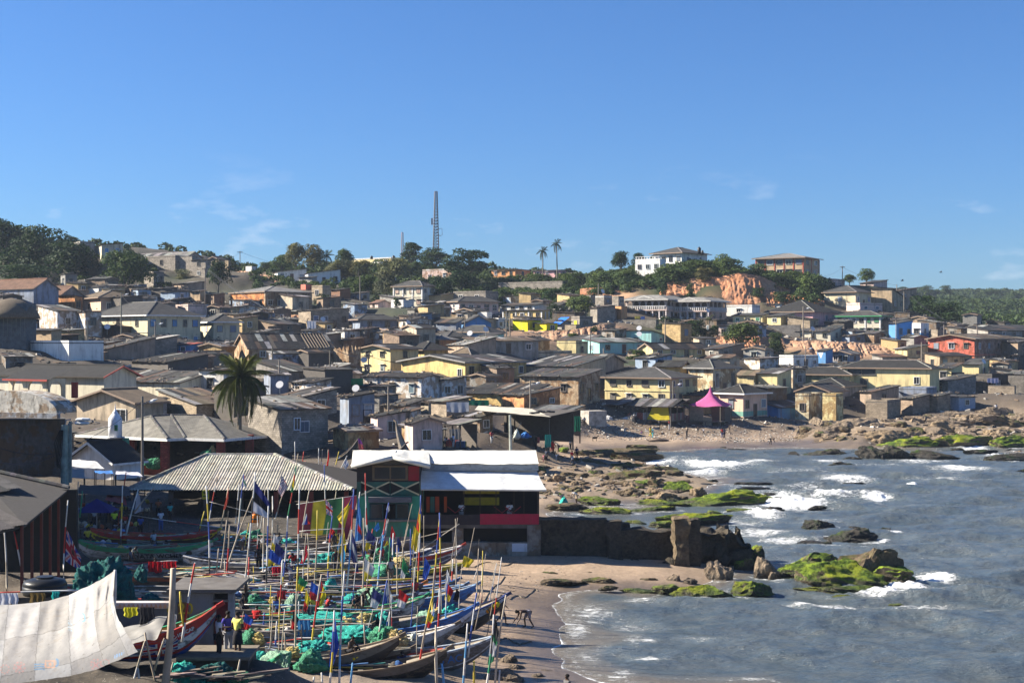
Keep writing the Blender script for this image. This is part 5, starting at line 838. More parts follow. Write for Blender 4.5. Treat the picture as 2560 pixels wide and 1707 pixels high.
# corrugated hall in the middle left
Dh=118.0;zE=16.5-(1224-CY)/F*Dh;zR=16.5-(1137-CY)/F*126
T=thing('market_hall','long open hall with a cream corrugated roof behind the moored canoes','hall',(0,0,0))
xa,xb=(318-CX)/F*Dh,(882-CX)/F*Dh;ra,rb_=(519-CX)/F*126,(686-CX)/F*126
T.location=((xa+xb)/2,124,2.0);off=T.location.copy()
RB=MB();RB.face([(xa,Dh,zE-.12),(xb,Dh,zE-.12),(rb_,126,zR-.12),(ra,126,zR-.12)]);RB.face([(xb,Dh,zE-.12),(xb,134,zE-.12),(rb_,126,zR-.12)]);RB.face([(xa,134,zE-.12),(xa,Dh,zE-.12),(ra,126,zR-.12)]);RB.face([(xb,134,zE-.12),(xa,134,zE-.12),(ra,126,zR-.12),(rb_,126,zR-.12)])
RB.v=[tuple(Vector(v)-off)for v in RB.v];RO=RB.build('roof',M['wood'],T,(.06,.05,.04))
n_s=20
for i in range(n_s):
 for k in range(2):
  V=[];NC=17;ok=True
  xs0=xa+(xb-xa)*i/n_s;xs1=xa+(xb-xa)*(i+1)/n_s+.06
  for j in range(NC):
   f=j/(NC-1);x=xs0+(xs1-xs0)*f
   tmax=min((x-xa)/(ra-xa)if x<ra else 1,(xb-x)/(xb-rb_)if x>rb_ else 1);tmax=max(.0,min(1,tmax))
   t0,t1=(0.0-.02,min(.53,tmax))if k==0 else(.50,tmax)
   if t1<t0:t1=t0
   for tt in(t0,t1):V.append((x-off.x,Dh+(126-Dh)*tt-off.y,zE+(zR-zE)*tt+.035*math.sin(j*math.pi/2)+.05+.02*k+.012*(i%2)-off.z))
  Fc=[(2*j,2*j+2,2*j+3,2*j+1)for j in range(NC-1)if not(abs(V[2*j][1]-V[2*j+1][1])<1e-4 and abs(V[2*j+2][1]-V[2*j+3][1])<1e-4)]
  if Fc:inst('roof_sheet',npmesh('roof_sheet',V,Fc,M['sheet'],False),RO,vary((.56,.53,.43),.14))
cap_tiles(RO,Vector((ra,126,zR))-off,Vector((rb_,126,zR))-off,.2,.4,(.42,.40,.36));cap_tiles(RO,Vector((xb,Dh,zE+.05))-off,Vector((rb_,126,zR+.05))-off,.2,.4,(.26,.25,.23));cap_tiles(RO,Vector((xa,Dh,zE+.05))-off,Vector((ra,126,zR+.05))-off,.2,.4,(.24,.23,.21))
for i in range(7):MB().box((xa+.6+(xb-xa-1.2)*i/6-off.x,Dh+.5-off.y,(zE-2)/2),(.35,.35,zE-1.9)).build('post',M['conc'],T,(.20,.05,.04)if i in(4,5,6)else(.10,.08,.07))
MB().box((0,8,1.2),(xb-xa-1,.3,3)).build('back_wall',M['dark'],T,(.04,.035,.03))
p=P(514,1236,Dh-.3)-off;sg=MB().box(p,(.58,.06,.75)).build('sign_board',M['paint'],T,(.62,.50,.03));MB().box(p+Vector((0,-.05,.18)),(.34,.02,.14)).build('printing',M['paint'],sg,(.1,.08,.03));MB().box(p+Vector((0,-.05,-.12)),(.42,.02,.08)).build('printing',M['paint'],sg,(.1,.08,.03))
# roof at the bottom left with red posts
T=thing('shed','dark open shed with a ribbed grey roof and red posts at the left edge','shed',P(60,1500,80));T.location.z=2.0;off=T.location
cs=[P(172,1222,90)-off,P(62,1312,77)-off,P(-70,1345,74)-off,P(-70,1168,92)-off]
b=slab(cs if(cs[1]-cs[0]).cross(cs[2]-cs[1]).z>0 else cs[::-1],.12);RO=b.build('roof',M['wood'],T,(.06,.055,.05));sheets(RO,cs[2],cs[1],cs[0],cs[3],(.11,.107,.10),.9,.05,True,.5)
cap_tiles(RO,cs[3]+Vector((0,0,.1)),cs[0]+Vector((0,0,.1)),.16,.42,(.11,.105,.10))
for i in range(6):
 a=cs[0].lerp(cs[1],i/5+.02);MB().box((a.x-.1,a.y,a.z/2),(.14,.14,a.z)).build('post',M['paint'],T,(.12,.03,.022))
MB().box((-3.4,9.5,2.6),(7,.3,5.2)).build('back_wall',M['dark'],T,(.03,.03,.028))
# thatched hut
T=thing('thatched_hut','round eaved thatched hut with blue grey sheet walls at the left edge','hut',P(25,842,240));
MB().box((0,1.5,1.6),(6.2,5,8.0)).build('wall',M['sheet'],T,(.13,.17,.19));
for i in range(9):MB().box((-2.9+i*.72,-1.03,1.7),(.07,.07,3.4)).build('batten',M['wood'],T,(.2,.22,.22))
MB().lathe([(4.6,3.1),(4.7,3.3),(4.3,4.2),(3.2,5.4),(1.8,6.2),(.2,6.6)],22,(-.3,1.5,0)).build('thatch',M['thatch'],T,(.2,.2,.2),True)
# two arcaded balcony mansions
def balcony(label,xl,xc,xr,ye,yb,D,nar,lowcol,th):
 r=('mansion',label,xl,xc,xr,ye,yb,D,'gL','clean','ppink','lt',dict(th=th));C,t,L1,L2,h=hgeo(r);L2=max(L2,11)
 c,s=math.cos(t),math.sin(t);X,Y=L1/2,L2/2
 T=thing('mansion',label,'mansion',(C.x-c*X+s*Y,C.y+s*X+c*Y,C.z),-t);h1=h*.47
 MB().box((0,.9,h1/2-1),(2*X,2*Y-1.8,h1+2)).build('wall',M['clean'],T,lowcol);MB().box((0,1.0,(h1+h)/2),(2*X-2.2,2*Y-2.4,h-h1-.1)).build('upper_wall',M['plaster'],T,(.17,.13,.11))
 MB().box((0,0,h1),(2*X+.3,2*Y+.3,.3)).build('balcony_slab',M['clean'],T,(.62,.48,.42))
 b=MB();ops=[(-X+.35+(2*X-.7)*i/nar+.16,-X+.35+(2*X-.7)*(i+1)/nar-.16)for i in range(nar)];arch_wall(b,-X,X,h-h1-.15,ops,0,.25,(h-h1)*.52);o=b.build('arcade',M['clean'],T,(.52,.43,.38));o.location=(0,-Y,h1+.15)
 b=MB();n2=4;ops=[(-Y+.35+(2*Y-.7)*i/n2+.16,-Y+.35+(2*Y-.7)*(i+1)/n2-.16)for i in range(n2)];arch_wall(b,-Y,Y,h-h1-.15,ops,0,.25,(h-h1)*.52);o=b.build('arcade',M['clean'],T,(.50,.42,.37));o.location=(X,0,h1+.15);o.rotation_euler=(0,0,math.pi/2)
 for i in range(int(L1/.55)):MB().box((-X+.3+i*.55,-Y-.08,h1+.62),(.2,.14,.8)).build('baluster',M['clean'],T,(.72,.70,.68))
 MB().box((0,-Y-.08,h1+1.05),(L1,.2,.12)).build('handrail',M['clean'],T,(.72,.70,.68));MB().box((X+.08,0,h1+.62),(.1,2*Y,.85)).build('side_balustrade',M['clean'],T,(.5,.46,.43))
 for i in range(3):put_window(T,(-X+L1*(.2+.3*i),-Y+1.8-.9,h1*.55),'L',2.0,1.3,KC['white'])
 for i in range(2):put_window(T,(X,-Y+L2*(.3+.35*i),h1*.55),'R',1.2,1.2,(.2,.2,.2))
 for i in range(nar+1):MB().box((-X+.15+(2*X-.3)*i/nar,-Y+.1,h1/2),(.3,.3,h1)).build('column',M['clean'],T,(.66,.58,.55))
 ov=1.0;pt=.26;zt=h+pt*X*.8;RO=MB();rx=.45*X
 for q in(((-X-ov,-Y-ov,h),(X+ov,-Y-ov,h),(rx,-Y+2.2,zt),(-rx,-Y+2.2,zt)),((X+ov,-Y-ov,h),(X+ov,Y+ov,h),(rx,Y+ov,zt),(rx,-Y+2.2,zt)),((-X-ov,Y+ov,h),(-X-ov,-Y-ov,h),(-rx,-Y+2.2,zt),(-rx,Y+ov,zt)),((-rx,-Y+2.2,zt),(rx,-Y+2.2,zt),(rx,Y+ov,zt),(-rx,Y+ov,zt)),((-X-ov,Y+ov,h),(X+ov,Y+ov,h),(X+ov,-Y-ov,h),(-X-ov,-Y-ov,h))):RO.face(q)
 me_=RO.mesh('roof',M['corr']);uv_planes(me_,None);RR=inst('roof',me_,T,(.30,.29,.27))
 MB().bar((-X*.5,-Y-ov-.05,h),(0,-Y-ov-.05,h+.95),.1,.22).bar((0,-Y-ov-.05,h+.95),(X*.5,-Y-ov-.05,h),.1,.22).build('pediment',M['paint'],RR,(.55,.53,.48))
 fb=MB();fb.box((0,-Y-ov-.04,h-.1),(2*X+2*ov,.06,.26));fb.box((X+ov+.04,0,h-.1),(.06,2*Y+2*ov,.26));fb.build('fascia',M['paint'],T,(.50,.48,.44))
balcony('mansion with white arcaded balcony, left of its twin, under the earth cliff',1564,1666,1684,748,798,372,6,(.66,.50,.42),22)
balcony('darker arcaded balcony mansion, right of its twin, under the earth cliff',1682,1772,1816,752,800,370,5,(.64,.38,.26),30)
build_house(('wall','tall stained block retaining wall below the arcaded mansions',1536,1640,1648,799,838,352,'f','block',(.25,.23,.2),'gr',dict(dp=1.6,th=20)))
build_house(('wall','grey block garden wall along the pink earth bank below the beige house',1914,2000,2008,813,834,354,'f','block',(.2,.19,.18),'gr',dict(dp=.6,th=16)))
build_house(('wall','long dark block terrace wall at the right edge above the rocks',2372,2380,2640,932,992,300,'f','block',(.13,.12,.11),'gr',dict(dp=3,th=74)))
build_house(('wall','low dark retaining wall under the white beach awning',1276,1284,1412,1090,1118,180,'f','ruin',(.05,.05,.045),'dk',dict(th=78,dp=3)))
# --- the beach bar
Db=104.0
def w(px,py,D=Db):return P(px,py,D)
T=thing('beach_bar','beach bar painted green, red and black under white tarpaulin roofs','bar',(w(1120,1395).x,Db+4,.8));off=T.location.copy()
def qb(x0,x1,y0,y1,t,name,mat,col,par=None,D=Db,proud=0.):
 a=w(x0,y0,D);c=w(x1,y1,D);return MB().box(((a.x+c.x)/2-off.x,D+t/2-proud-off.y,(a.z+c.z)/2-off.z),(abs(c.x-a.x),t,abs(a.z-c.z))).build(name,M[mat],par or T,col)
qb(892,1049,1160,1204,6,'upper_wall','wood',(.035,.03,.03));qb(892,1049,1204,1240,6.02,'panel_wall','paint',(.03,.10,.075));qb(892,1049,1240,1341,6.04,'green_wall','plaster',(.05,.30,.20));qb(890,1051,1341,1412,6.2,'base_wall','ruin',(.30,.29,.27))
qb(1021,1048,1165,1201,.06,'red_panel','paint',(.30,.02,.025),None,Db,.06)
fr=qb(931,1020,1163,1200,.1,'window','paint',(.16,.11,.06),None,Db,.1)
qb(937,974,1168,1196,.03,'pane','glass',(1,1,1),fr,Db,.12);qb(978,1014,1168,1196,.03,'pane','glass',(1,1,1),fr,Db,.12)
for x0 in(903,977):
 k=qb(x0,x0+71,1204,1236,.05,'crossed_panel','paint',(.03,.12,.085),None,Db,.05)
 a,c,d,e=[w(*q)-off for q in((x0,1204),(x0+71,1236),(x0,1236),(x0+71,1204))]
 for u,v in((a,c),(d,e)):MB().bar(u+Vector((0,-.08,0)),v+Vector((0,-.08,0)),.03,.1).build('cross_strip',M['paint'],k,(.55,.50,.30))
 m_=(a+c)/2+Vector((0,-.062,0))
 for u,v in((a,d),(e,c)):MB().face([u+Vector((0,-.062,0)),v+Vector((0,-.062,0)),m_]).build('black_wedge',M['paint'],k,(.01,.01,.01))
qb(922,1030,1241,1254,.5,'awning_board','wood',(.13,.13,.14),None,Db,.5)
fr=qb(924,1024,1257,1297,.1,'window','paint',(.02,.06,.07),None,Db,.1)
qb(929,956,1260,1294,.03,'pane','glass',(1,1,1),fr,Db,.12);qb(959,989,1259,1295,.03,'opening','dark',(.006,.006,.006),fr,Db,.12);qb(993,1020,1260,1294,.03,'pane','glass',(1,1,1),fr,Db,.12)
qb(906,1048,1298,1303,.25,'sill','wood',(.2,.18,.15),None,Db,.25)
# terrace
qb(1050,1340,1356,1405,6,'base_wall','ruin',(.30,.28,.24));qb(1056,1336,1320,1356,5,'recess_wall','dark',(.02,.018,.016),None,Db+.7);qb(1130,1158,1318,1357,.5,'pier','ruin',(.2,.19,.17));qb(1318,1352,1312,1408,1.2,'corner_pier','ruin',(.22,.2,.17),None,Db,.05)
qb(1280,1336,1358,1378,.04,'white_patch','clean',(.55,.58,.62),None,Db,.04)
qb(1050,1348,1311,1320,6,'terrace_floor','conc',(.10,.09,.08));qb(1200,1347,1284,1310,.08,'red_parapet','paint',(.36,.015,.045),None,Db,.08)
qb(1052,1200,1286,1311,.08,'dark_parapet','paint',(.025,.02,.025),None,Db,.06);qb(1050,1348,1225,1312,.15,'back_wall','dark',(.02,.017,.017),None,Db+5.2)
qb(1160,1248,1243,1262,.05,'yellow_board','paint',(.42,.33,.02),None,Db+5.1);qb(1158,1248,1226,1234,.05,'yellow_board','paint',(.42,.30,.02),None,Db+5.05)
for x0,x1,cc in((1066,1074,(.28,.04,.01)),(1088,1098,(.28,.04,.01)),(1110,1117,(.30,.05,.01)),(1076,1086,(.03,.10,.08))):qb(x0,x1,1241,1280,.06,'painted_board','paint',cc,None,Db+.5)
for px in(1056,1345):qb(px-2,px+2,1224,1312,.14,'post','wood',(.06,.05,.04))
for i,px in enumerate((1160,1200,1240,1285,1310)):qb(px-1.2,px+1.2,1224,1286,.09,'post','wood',(.05,.04,.03),None,Db+.2*(i%2))
for x0 in(1118,1235,1262):
 a,c,d=w(x0,1267)-off,w(x0+20,1283)-off,w(x0+40,1267)-off;MB().bar(a+Vector((0,.3,0)),c+Vector((0,.3,0)),.05).bar(c+Vector((0,.3,0)),d+Vector((0,.3,0)),.05).build('rail_brace',M['paint'],T,(.25,.02,.03))
def tarp(name,pts,n,m,sag,col,par,seed=0,mat='tarp'):
 a,b_,c,d=[Vector(p)for p in pts];u,v=np.meshgrid(np.linspace(0,1,n),np.linspace(0,1,m));V=[]
 nz_=fbm(u*5+seed,v*4,0,4,5+seed)*.09+fbm(u*17+seed,v*3,0,3,9)*.03
 for j in range(m):
  for i in range(n):
   f,g=u[j,i],v[j,i];p=a.lerp(b_,f).lerp(d.lerp(c,f),g);V.append((p.x,p.y,p.z-sag*4*g*(1-g)*(.5+.5*math.sin(f*9+seed))+nz_[j,i]))
 me=npmesh(name,V,gridfaces(m,n),M[mat],True);return inst(name,me,par,col)
wht=(.74,.73,.66)
tarp('roof_tarpaulin',[w(1050,1158,106.5)-off,w(1347,1160,106.5)-off,w(1340,1126,113)-off,w(880,1125,113)-off],50,10,.10,wht,T,1)
tarp('gable_tarpaulin',[w(878,1166,103.3)-off,w(982,1144,103.3)-off,w(990,1124,112)-off,w(882,1128,112)-off],16,10,.04,wht,T,2)
tarp('gable_tarpaulin',[w(982,1144,103.3)-off,w(1076,1166,103.3)-off,w(1072,1128,112)-off,w(990,1124,112)-off],16,10,.04,wht,T,3)
for a,c in(((878,1166),(982,1144)),((982,1144),(1076,1166))):MB().tube([w(*a,103.25)-off,w(*c,103.25)-off],.16,7).build('rolled_hem',M['tarp'],T,wht,True)
tarp('awning',[w(1052,1222,103)-off,w(1366,1225,103)-off,w(1342,1176,107.2)-off,w(1052,1168,107.2)-off],44,12,.07,(.66,.68,.68),T,4)
MB().tube([w(1052,1223,103)-off,w(1366,1226,103)-off],.07,6).build('awning_batten',M['tarp'],T,(.5,.5,.48));qb(1056,1346,1160,1176,.2,'clerestory','wood',(.32,.33,.33),None,Db+2.6)
# --- old sea wall
def rough_box(c,d,seed,amp=.18,res=.22):
 """box whose faces are broken up by noise"""
 V=[];Fc=[]
 nx,ny,nz_=[max(2,int(k/res)+1)for k in d]
 def face(o,eu,ev,nu,nv):
  k=len(V)
  for j in range(nv):
   for i in range(nu):
    p=np.array(o)+np.array(eu)*i/(nu-1)+np.array(ev)*j/(nv-1);V.append(p)
  for f in gridfaces(nv,nu):Fc.append(tuple(int(x)+k for x in f))
 x,y,z=d;a=(-x/2,-y/2,-z/2)
 face(a,(x,0,0),(0,0,z),nx,nz_);face((x/2,y/2,-z/2),(-x,0,0),(0,0,z),nx,nz_);face((x/2,-y/2,-z/2),(0,y,0),(0,0,z),ny,nz_);face((-x/2,y/2,-z/2),(0,-y,0),(0,0,z),ny,nz_);face((-x/2,-y/2,z/2),(x,0,0),(0,y,0),nx,ny)
 V=np.array(V)+np.array(c);k=[fbm(V[:,0]*1.1+seed*9+s_*31,V[:,1]*1.1,V[:,2]*1.1,4,seed+s_)for s_ in range(3)]
 V=V+np.stack(k,1)*amp*2.6;return V,np.array(Fc)
T=thing('sea_wall','long dark broken sea wall running from the bar into the surf','wall',w(1520,1410));off=T.location.copy()
def wsec(x0,x1,yt,yb,D,t,amp,name,mat,col,seed):
 a=w(x0,yt,D);c=w(x1,yb,D);V,Fc=rough_box(((a.x+c.x)/2-off.x,D+t/2-off.y,(a.z+c.z)/2-off.z),(c.x-a.x,t,a.z-c.z),seed,amp);me=npmesh(name,V,Fc,M[mat],True);inst(name,me,T,col)
wsec(1344,1518,1299,1412,104.5,1.6,.05,'wall_section','seawall',(.13,.11,.09),1);wsec(1518,1556,1305,1414,104,2.0,.12,'wall_pier','seawall',(.15,.13,.1),2);wsec(1553,1577,1308,1330,106,.9,.05,'wall_cap','seawall',(.2,.18,.15),3)
wsec(1552,1692,1327,1432,104.3,2.0,.14,'wall_section','seawall',(.3,.25,.18),4)
wsec(1688,1724,1299,1455,102.4,1.9,.16,'wall_pillar','weedrock',(.4,.32,.22),6);wsec(1722,1752,1301,1455,102.7,1.7,.12,'wall_pillar','seawall',(.2,.17,.12),7)
wsec(1750,1822,1332,1450,104,2.2,.3,'wall_section','seawall',(.3,.25,.18),8);wsec(1800,1862,1346,1440,104.6,2.4,.55,'wall_rubble','seawall',(.3,.25,.18),9);wsec(1560,1760,1412,1446,103,2,.5,'wall_footing','seawall',(.2,.2,.2),10)
# --- stilt bar, pink tent and the stalls on the far beach
def local(px,py,D,T):return P(px,py,D)-T.location
T=thing('stilt_hut','open plank hut on stilts with a yellow tarpaulin, on the far beach','hut',P(1676,1077,241),-math.radians(33))
X,Y=7.2,5.2;h0=1.75;h1=4.1
RO=None
for(x,y)in((-X,0),(-X*.62,0),(-X*.3,0),(0,0),(0,Y*.5),(0,Y),(-X,Y),(-X*.5,Y)):MB().box((x,y,h1/2-.2),(.2,.2,h1+.5)).build('post',M['wood'],T,(.17,.15,.12))
MB().box((-X/2,Y/2,h0-.1),(X,Y,.2)).build('deck',M['wood'],T,(.2,.17,.13))
for i in range(26):MB().box((-X+.14+i*.28,-.06,h0+.62),(.2,.06,rnd(1.15,1.35))).build('plank',M['wood'],T,vary((.38,.35,.30),.3)if i>6 or i<3 else vary((.36,.10,.08),.2))
for i in range(17):MB().box((.06,.15+i*.3,h0+.6),(.06,.22,rnd(1.1,1.3))).build('plank',M['wood'],T,vary((.26,.22,.18),.35)if i%5 else(.26,.08,.07))
RO=slab([(-X-.9,-.9,h1),(.9,-.9,h1),(.9,Y+.6,h1+1.15),(-X-.9,Y+.6,h1+1.15)],.1).build('roof',M['wood'],T,(.1,.09,.08));sheets(RO,(-X-.9,-.9,h1),(.9,-.9,h1),(.9,Y*.55,h1+1.15),(-X-.9,Y*.55,h1+1.15),(.15,.145,.14),.95,.1,True);sheets(RO,(.9,Y+1,h1+.2),(-X-.9,Y+1,h1+.2),(-X-.9,Y*.55,h1+1.15),(.9,Y*.55,h1+1.15),(.13,.125,.12),.95,.1,True)
tarp('tarpaulin',[(-4.4,-.12,h0+.1),(-.1,-.12,h0+.1),(-.3,-.2,h1-.2),(-3.3,-.2,h1-.1)],14,8,.0,(.55,.46,.03),T,7)
for i in range(6):MB().box((-X-1.1+i*.18-.4,-.5,.25+i*.27),(.3,1.0,.1)).build('stair_tread',M['wood'],T,(.28,.1,.08))
MB().bar((-X-1.9,-1.0,.9),(-X+.2,-1.0,2.6),.06,.9).build('stair_rail',M['wood'],T,(.33,.10,.08))
MB().box((-X*.5,Y-.2,h0+1),(X,.1,2)).build('back_screen',M['wood'],T,(.06,.05,.04))
T=thing('pink_tent','pointed pink canopy tent over a plank hut on the far beach','tent',P(1776,1058,246),math.radians(-28))
V=[];nn=24;mm_=12
for j in range(mm_+1):
 f=j/mm_;rr=2.9*(f**1.75)+.05;z=3.05+3.5*(1-f)**1.0*(1-.12*math.sin(f*math.pi))
 for i in range(nn):
  a=2*math.pi*i/nn;sq=1/max(abs(math.cos(a-math.pi/4*0)),abs(math.sin(a)));k=1+(sq-1)*f;V.append((rr*k*math.cos(a),rr*k*math.sin(a),z-(.25*math.cos(4*a)*.5 if f>.9 else 0)))
Fc=[(j*nn+i,j*nn+(i+1)%nn,(j+1)*nn+(i+1)%nn,(j+1)*nn+i)for j in range(mm_)for i in range(nn)]
inst('canopy',npmesh('canopy',V,Fc,M['cloth'],True),T,(.56,.13,.32))
for x in(-2.8,2.8):
 for y in(-2.8,2.8):MB().box((x,y,1.2),(.14,.14,3.8)).build('post',M['wood'],T,(.15,.13,.1))
MB().box((-1.6,-2.4,1.6),(2.4,.15,2.6)).build('plank_wall',M['wood'],T,(.28,.22,.16));MB().box((1.5,1.2,1.6),(2.4,3,2.4)).build('hut_wall',M['wood'],T,(.12,.10,.08));MB().box((0,0,.45),(5.6,5.4,.16)).build('deck',M['wood'],T,(.18,.15,.12));MB().box((.4,-2.5,.5),(1.6,.12,1.4)).build('door',M['wood'],T,(.33,.26,.18))
for i in range(5):MB().box((-2.4+i*1.2,-2.5,-.4),(.14,.14,1.8)).build('stilt',M['wood'],T,(.14,.12,.1))
def stall(label,xl,xc,xr,yr,yb,D,col,rcol,th=40,back=(.15,.13,.11),cl=5):
 r=('stall',label,xl,xc,xr,yr,yb,D,'f','wood','grey','gr',dict(th=th));C,t,L1,L2,h=hgeo(r);L2=max(L2,2.5)
 T=thing('market_stall',label,'stall',C,-t)
 for(x,y)in((-L1,0),(-L1/2,0),(0,0),(0,L2),(-L1,L2)):MB().box((x*.96,y*.96+.05,h/2-.5),(.14,.14,h+1)).build('post',M['wood'],T,(.12,.1,.08))
 RO=slab([(-L1-.4,-.5,h),(.4,-.5,h),(.4,L2+.4,h+.5),(-L1-.4,L2+.4,h+.5)],.08).build('roof',M['wood'],T,(.09,.08,.07))
 if rcol:sheets(RO,(-L1-.4,-.5,h),(.4,-.5,h),(.4,L2+.4,h+.5),(-L1-.4,L2+.4,h+.5),rcol,1.0,.15,True)
 MB().box((-L1/2,L2-.1,h/2),(L1,.1,h)).build('back_screen',M['wood'],T,back)
 for k in range(cl):
  x=-L1*rnd(.1,.9);hh=rnd(.5,1.2);MB().box((x,rnd(.2,L2*.6),hh/2),(rnd(.5,1.2),rnd(.4,.8),hh),Matrix.Rotation(rnd(0,1),3,'Z')).build('goods',M['fabric'],T,vary(random.choice([(.35,.3,.24),(.5,.48,.44),(.1,.16,.3),(.2,.16,.12),(.42,.34,.1),(.3,.08,.08)]),.3))
 return T
stall('market stall with a dark plank roof left of the stilt hut',1418,1545,1560,1012,1058,246,0,(.14,.13,.12),22,cl=8)
stall('stall with a pale sheet roof close behind the stilt hut',1546,1590,1602,1004,1050,250,0,(.34,.33,.31),25)
stall('stall under a black plank roof beside the white beach awning',1338,1428,1446,1026,1092,196,0,(.16,.16,.16),28,cl=6)
ST_=stall('beach stall under a broad cream white awning',1196,1372,1392,1040,1112,184,0,None,16,cl=9);b_=ST_
tarp('awning',[P(1186,1024,180)-b_.location,P(1378,1042,180)-b_.location,P(1330,1022,190)-b_.location,P(1196,1013,190)-b_.location],16,6,.03,(.66,.60,.48),None,5).parent=b_
for c_ in b_.children:
 if c_.name.startswith('awning'):c_.rotation_euler=(0,0,-b_.rotation_euler.z)
stall('cluttered stall hung with clothes between the pink hut and the white awning',1110,1150,1192,1062,1122,172,0,(.2,.19,.18),45,cl=7)
tb=MB()
for k in range(14):
 a=2*math.pi*k/14;a2=2*math.pi*(k+1)/14
me_=bpy.data.meshes.new('tyre');V=[]
for i in range(16):
 a=2*math.pi*i/16
 for j in range(8):
  t_=2*math.pi*j/8;V.append(((.31+.11*math.cos(t_))*math.cos(a),(.31+.11*math.cos(t_))*math.sin(a),.11*math.sin(t_)))
TYRE=npmesh('tyre',V,[(i*8+j,((i+1)%16)*8+j,((i+1)%16)*8+(j+1)%8,i*8+(j+1)%8)for i in range(16)for j in range(8)],M['plast'],True)
for i,(px,py)in enumerate(((1331,1034),(1342,1033),(1349,1030),(1358,1031),(1370,1030),(1380,1031))):
 tag(inst('tyre',TYRE,None,(.02,.02,.02),P(px,py,182)+Vector((0,0,.1))),ordl('old black tyre lying on the white beach awning',i,6),'tyre','tyres on the awning')
 # the whitewashed fort that throws its shade over the market; its wall stands just beyond the left edge
T=thing('fort','tall whitewashed fort wall beyond the left edge whose shade covers the market','fort',(-53.5,117,2));T.rotation_euler=(0,0,math.radians(20))
MB().box((0,0,7.6),(6,42,17.2)).build('wall',M['ruin'],T,(.62,.60,.56))
for i in range(12):MB().box((2.7,-19+i*3.4,16.8),(.6,1.7,1.3)).build('merlon',M['ruin'],T,(.62,.60,.56))
# --- eroded earth cliffs
def bank(pts,slope,amp,seed,col=(.50,.225,.105),nm='cliff',mat='cliff',flute=1.2):
 """pts: (px, top py, bottom py, distance at the foot)"""
 pts=np.array(pts,float);n=170;m=30;u=np.linspace(0,len(pts)-1,n);A=np.array([np.interp(u,np.arange(len(pts)),pts[:,k])for k in range(4)]).T
 V=np.zeros((m,n,3))
 for j in range(m):
  f=j/(m-1);g=f
  D=A[:,3]+slope*g;py=A[:,2]+(A[:,1]-A[:,2])*f
  x=(A[:,0]-CX)/F*D;z=EYE-(py-CY)/F*D
  r=1-np.abs(fbm(x*flute,z*.05+seed,0,4,seed))*2.4;k=fbm(x*.25,z*.3,0,3,seed+3)
  prof=math.sin(min(1,f*1.05)*math.pi)**.7
  D2=D-amp*(r-.3)*prof-amp*1.3*k*prof
  V[j]=np.stack([x,D2,z+.25*fbm(x*2,D*2+f*9,0,2,seed)],1)
 V[0,:,2]-=2.5
 me=npmesh(nm,V,gridfaces(m,n),M[mat],True);o=inst(nm,me,None,col);return struct(o)
bank([(1450,722,741,402),(1520,718,743,402),(1560,714,744,402),(1640,706,748,401),(1700,704,752,400),(1740,694,755,399),(1800,692,760,397),(1850,682,762,396),(1900,690,764,396),(1950,712,764,398),(1985,730,764,400)],9,.8,11,(.49,.225,.115))
bank([(1915,732,772,392),(1960,735,775,392),(2030,742,772,394),(2060,752,772,394)],6,1.0,12)
bank([(1975,852,892,336),(2020,852,896,334),(2080,853,900,332),(2140,856,896,333),(2190,862,894,334),(2245,868,896,334)],8,1.2,13,(.40,.24,.15),'earth_bank','cliff',.6)
bank([(1300,828,852,328),(1360,826,852,325),(1420,826,850,325),(1480,815,842,330),(1540,806,838,336)],8,1.3,14,(.33,.21,.135),'earth_bank','cliff',.6)
bank([(1790,838,872,332),(1830,840,880,328),(1900,842,886,328),(1960,846,888,332)],6,1.0,15,(.42,.21,.12),'earth_bank','cliff',.7)
bank([(556,772,800,364),(600,778,802,362),(640,784,806,360),(700,786,812,356),(760,790,816,354)],6,.9,16,(.44,.24,.14),'earth_bank','cliff',.6)
bank([(545,678,700,440),(600,676,704,436),(650,684,706,434),(700,694,712,432)],10,.8,17,(.50,.30,.19),'earth_bank','cliff',.4)
# --- trees
def leafmesh(name,centers,radii,n,size,seed,flat=.8,core=True):
 rs=np.random.RandomState(seed);centers=np.array(centers,float);radii=np.array(radii,float)
 w=radii**2;idx=rs.choice(len(centers),n,p=w/w.sum());d=rs.normal(size=(n,3));d/=np.linalg.norm(d,axis=1)[:,None]
 d[:,2]=np.where(d[:,2]<-.35,-d[:,2],d[:,2])
 r=radii[idx]*rs.uniform(.70,1.08,n);c=centers[idx]+d*r[:,None]*np.array([1,1,flat])
 nrm=d+rs.normal(size=(n,3))*.55;nrm/=np.linalg.norm(nrm,axis=1)[:,None]
 t=np.cross(nrm,rs.normal(size=(n,3)));t/=np.linalg.norm(t,axis=1)[:,None];b=np.cross(nrm,t);s=(size*rs.uniform(.55,1.3,n))[:,None]
 V=np.stack([c-t*s,c-b*s*.55,c+t*s,c+b*s*.55],1).reshape(-1,3);Fc=np.arange(n*4).reshape(-1,4)
 return V,Fc
def blobs(seed,k,spread=(.36,.36,.30),r=(.15,.26),z0=.30):
 rs=np.random.RandomState(seed);C=[];Rr=[]
 for i in range(k):
  a=rs.uniform(0,6.28);q=rs.uniform(0,1)**.5;zz=rs.uniform(0,1);rr=rs.uniform(*r)
  C.append((math.cos(a)*q*spread[0]*(1-.45*zz),math.sin(a)*q*spread[1]*(1-.45*zz),z0+zz*(1-z0-rr*.8)));Rr.append(rr)
 return C,Rr
CROWN={}
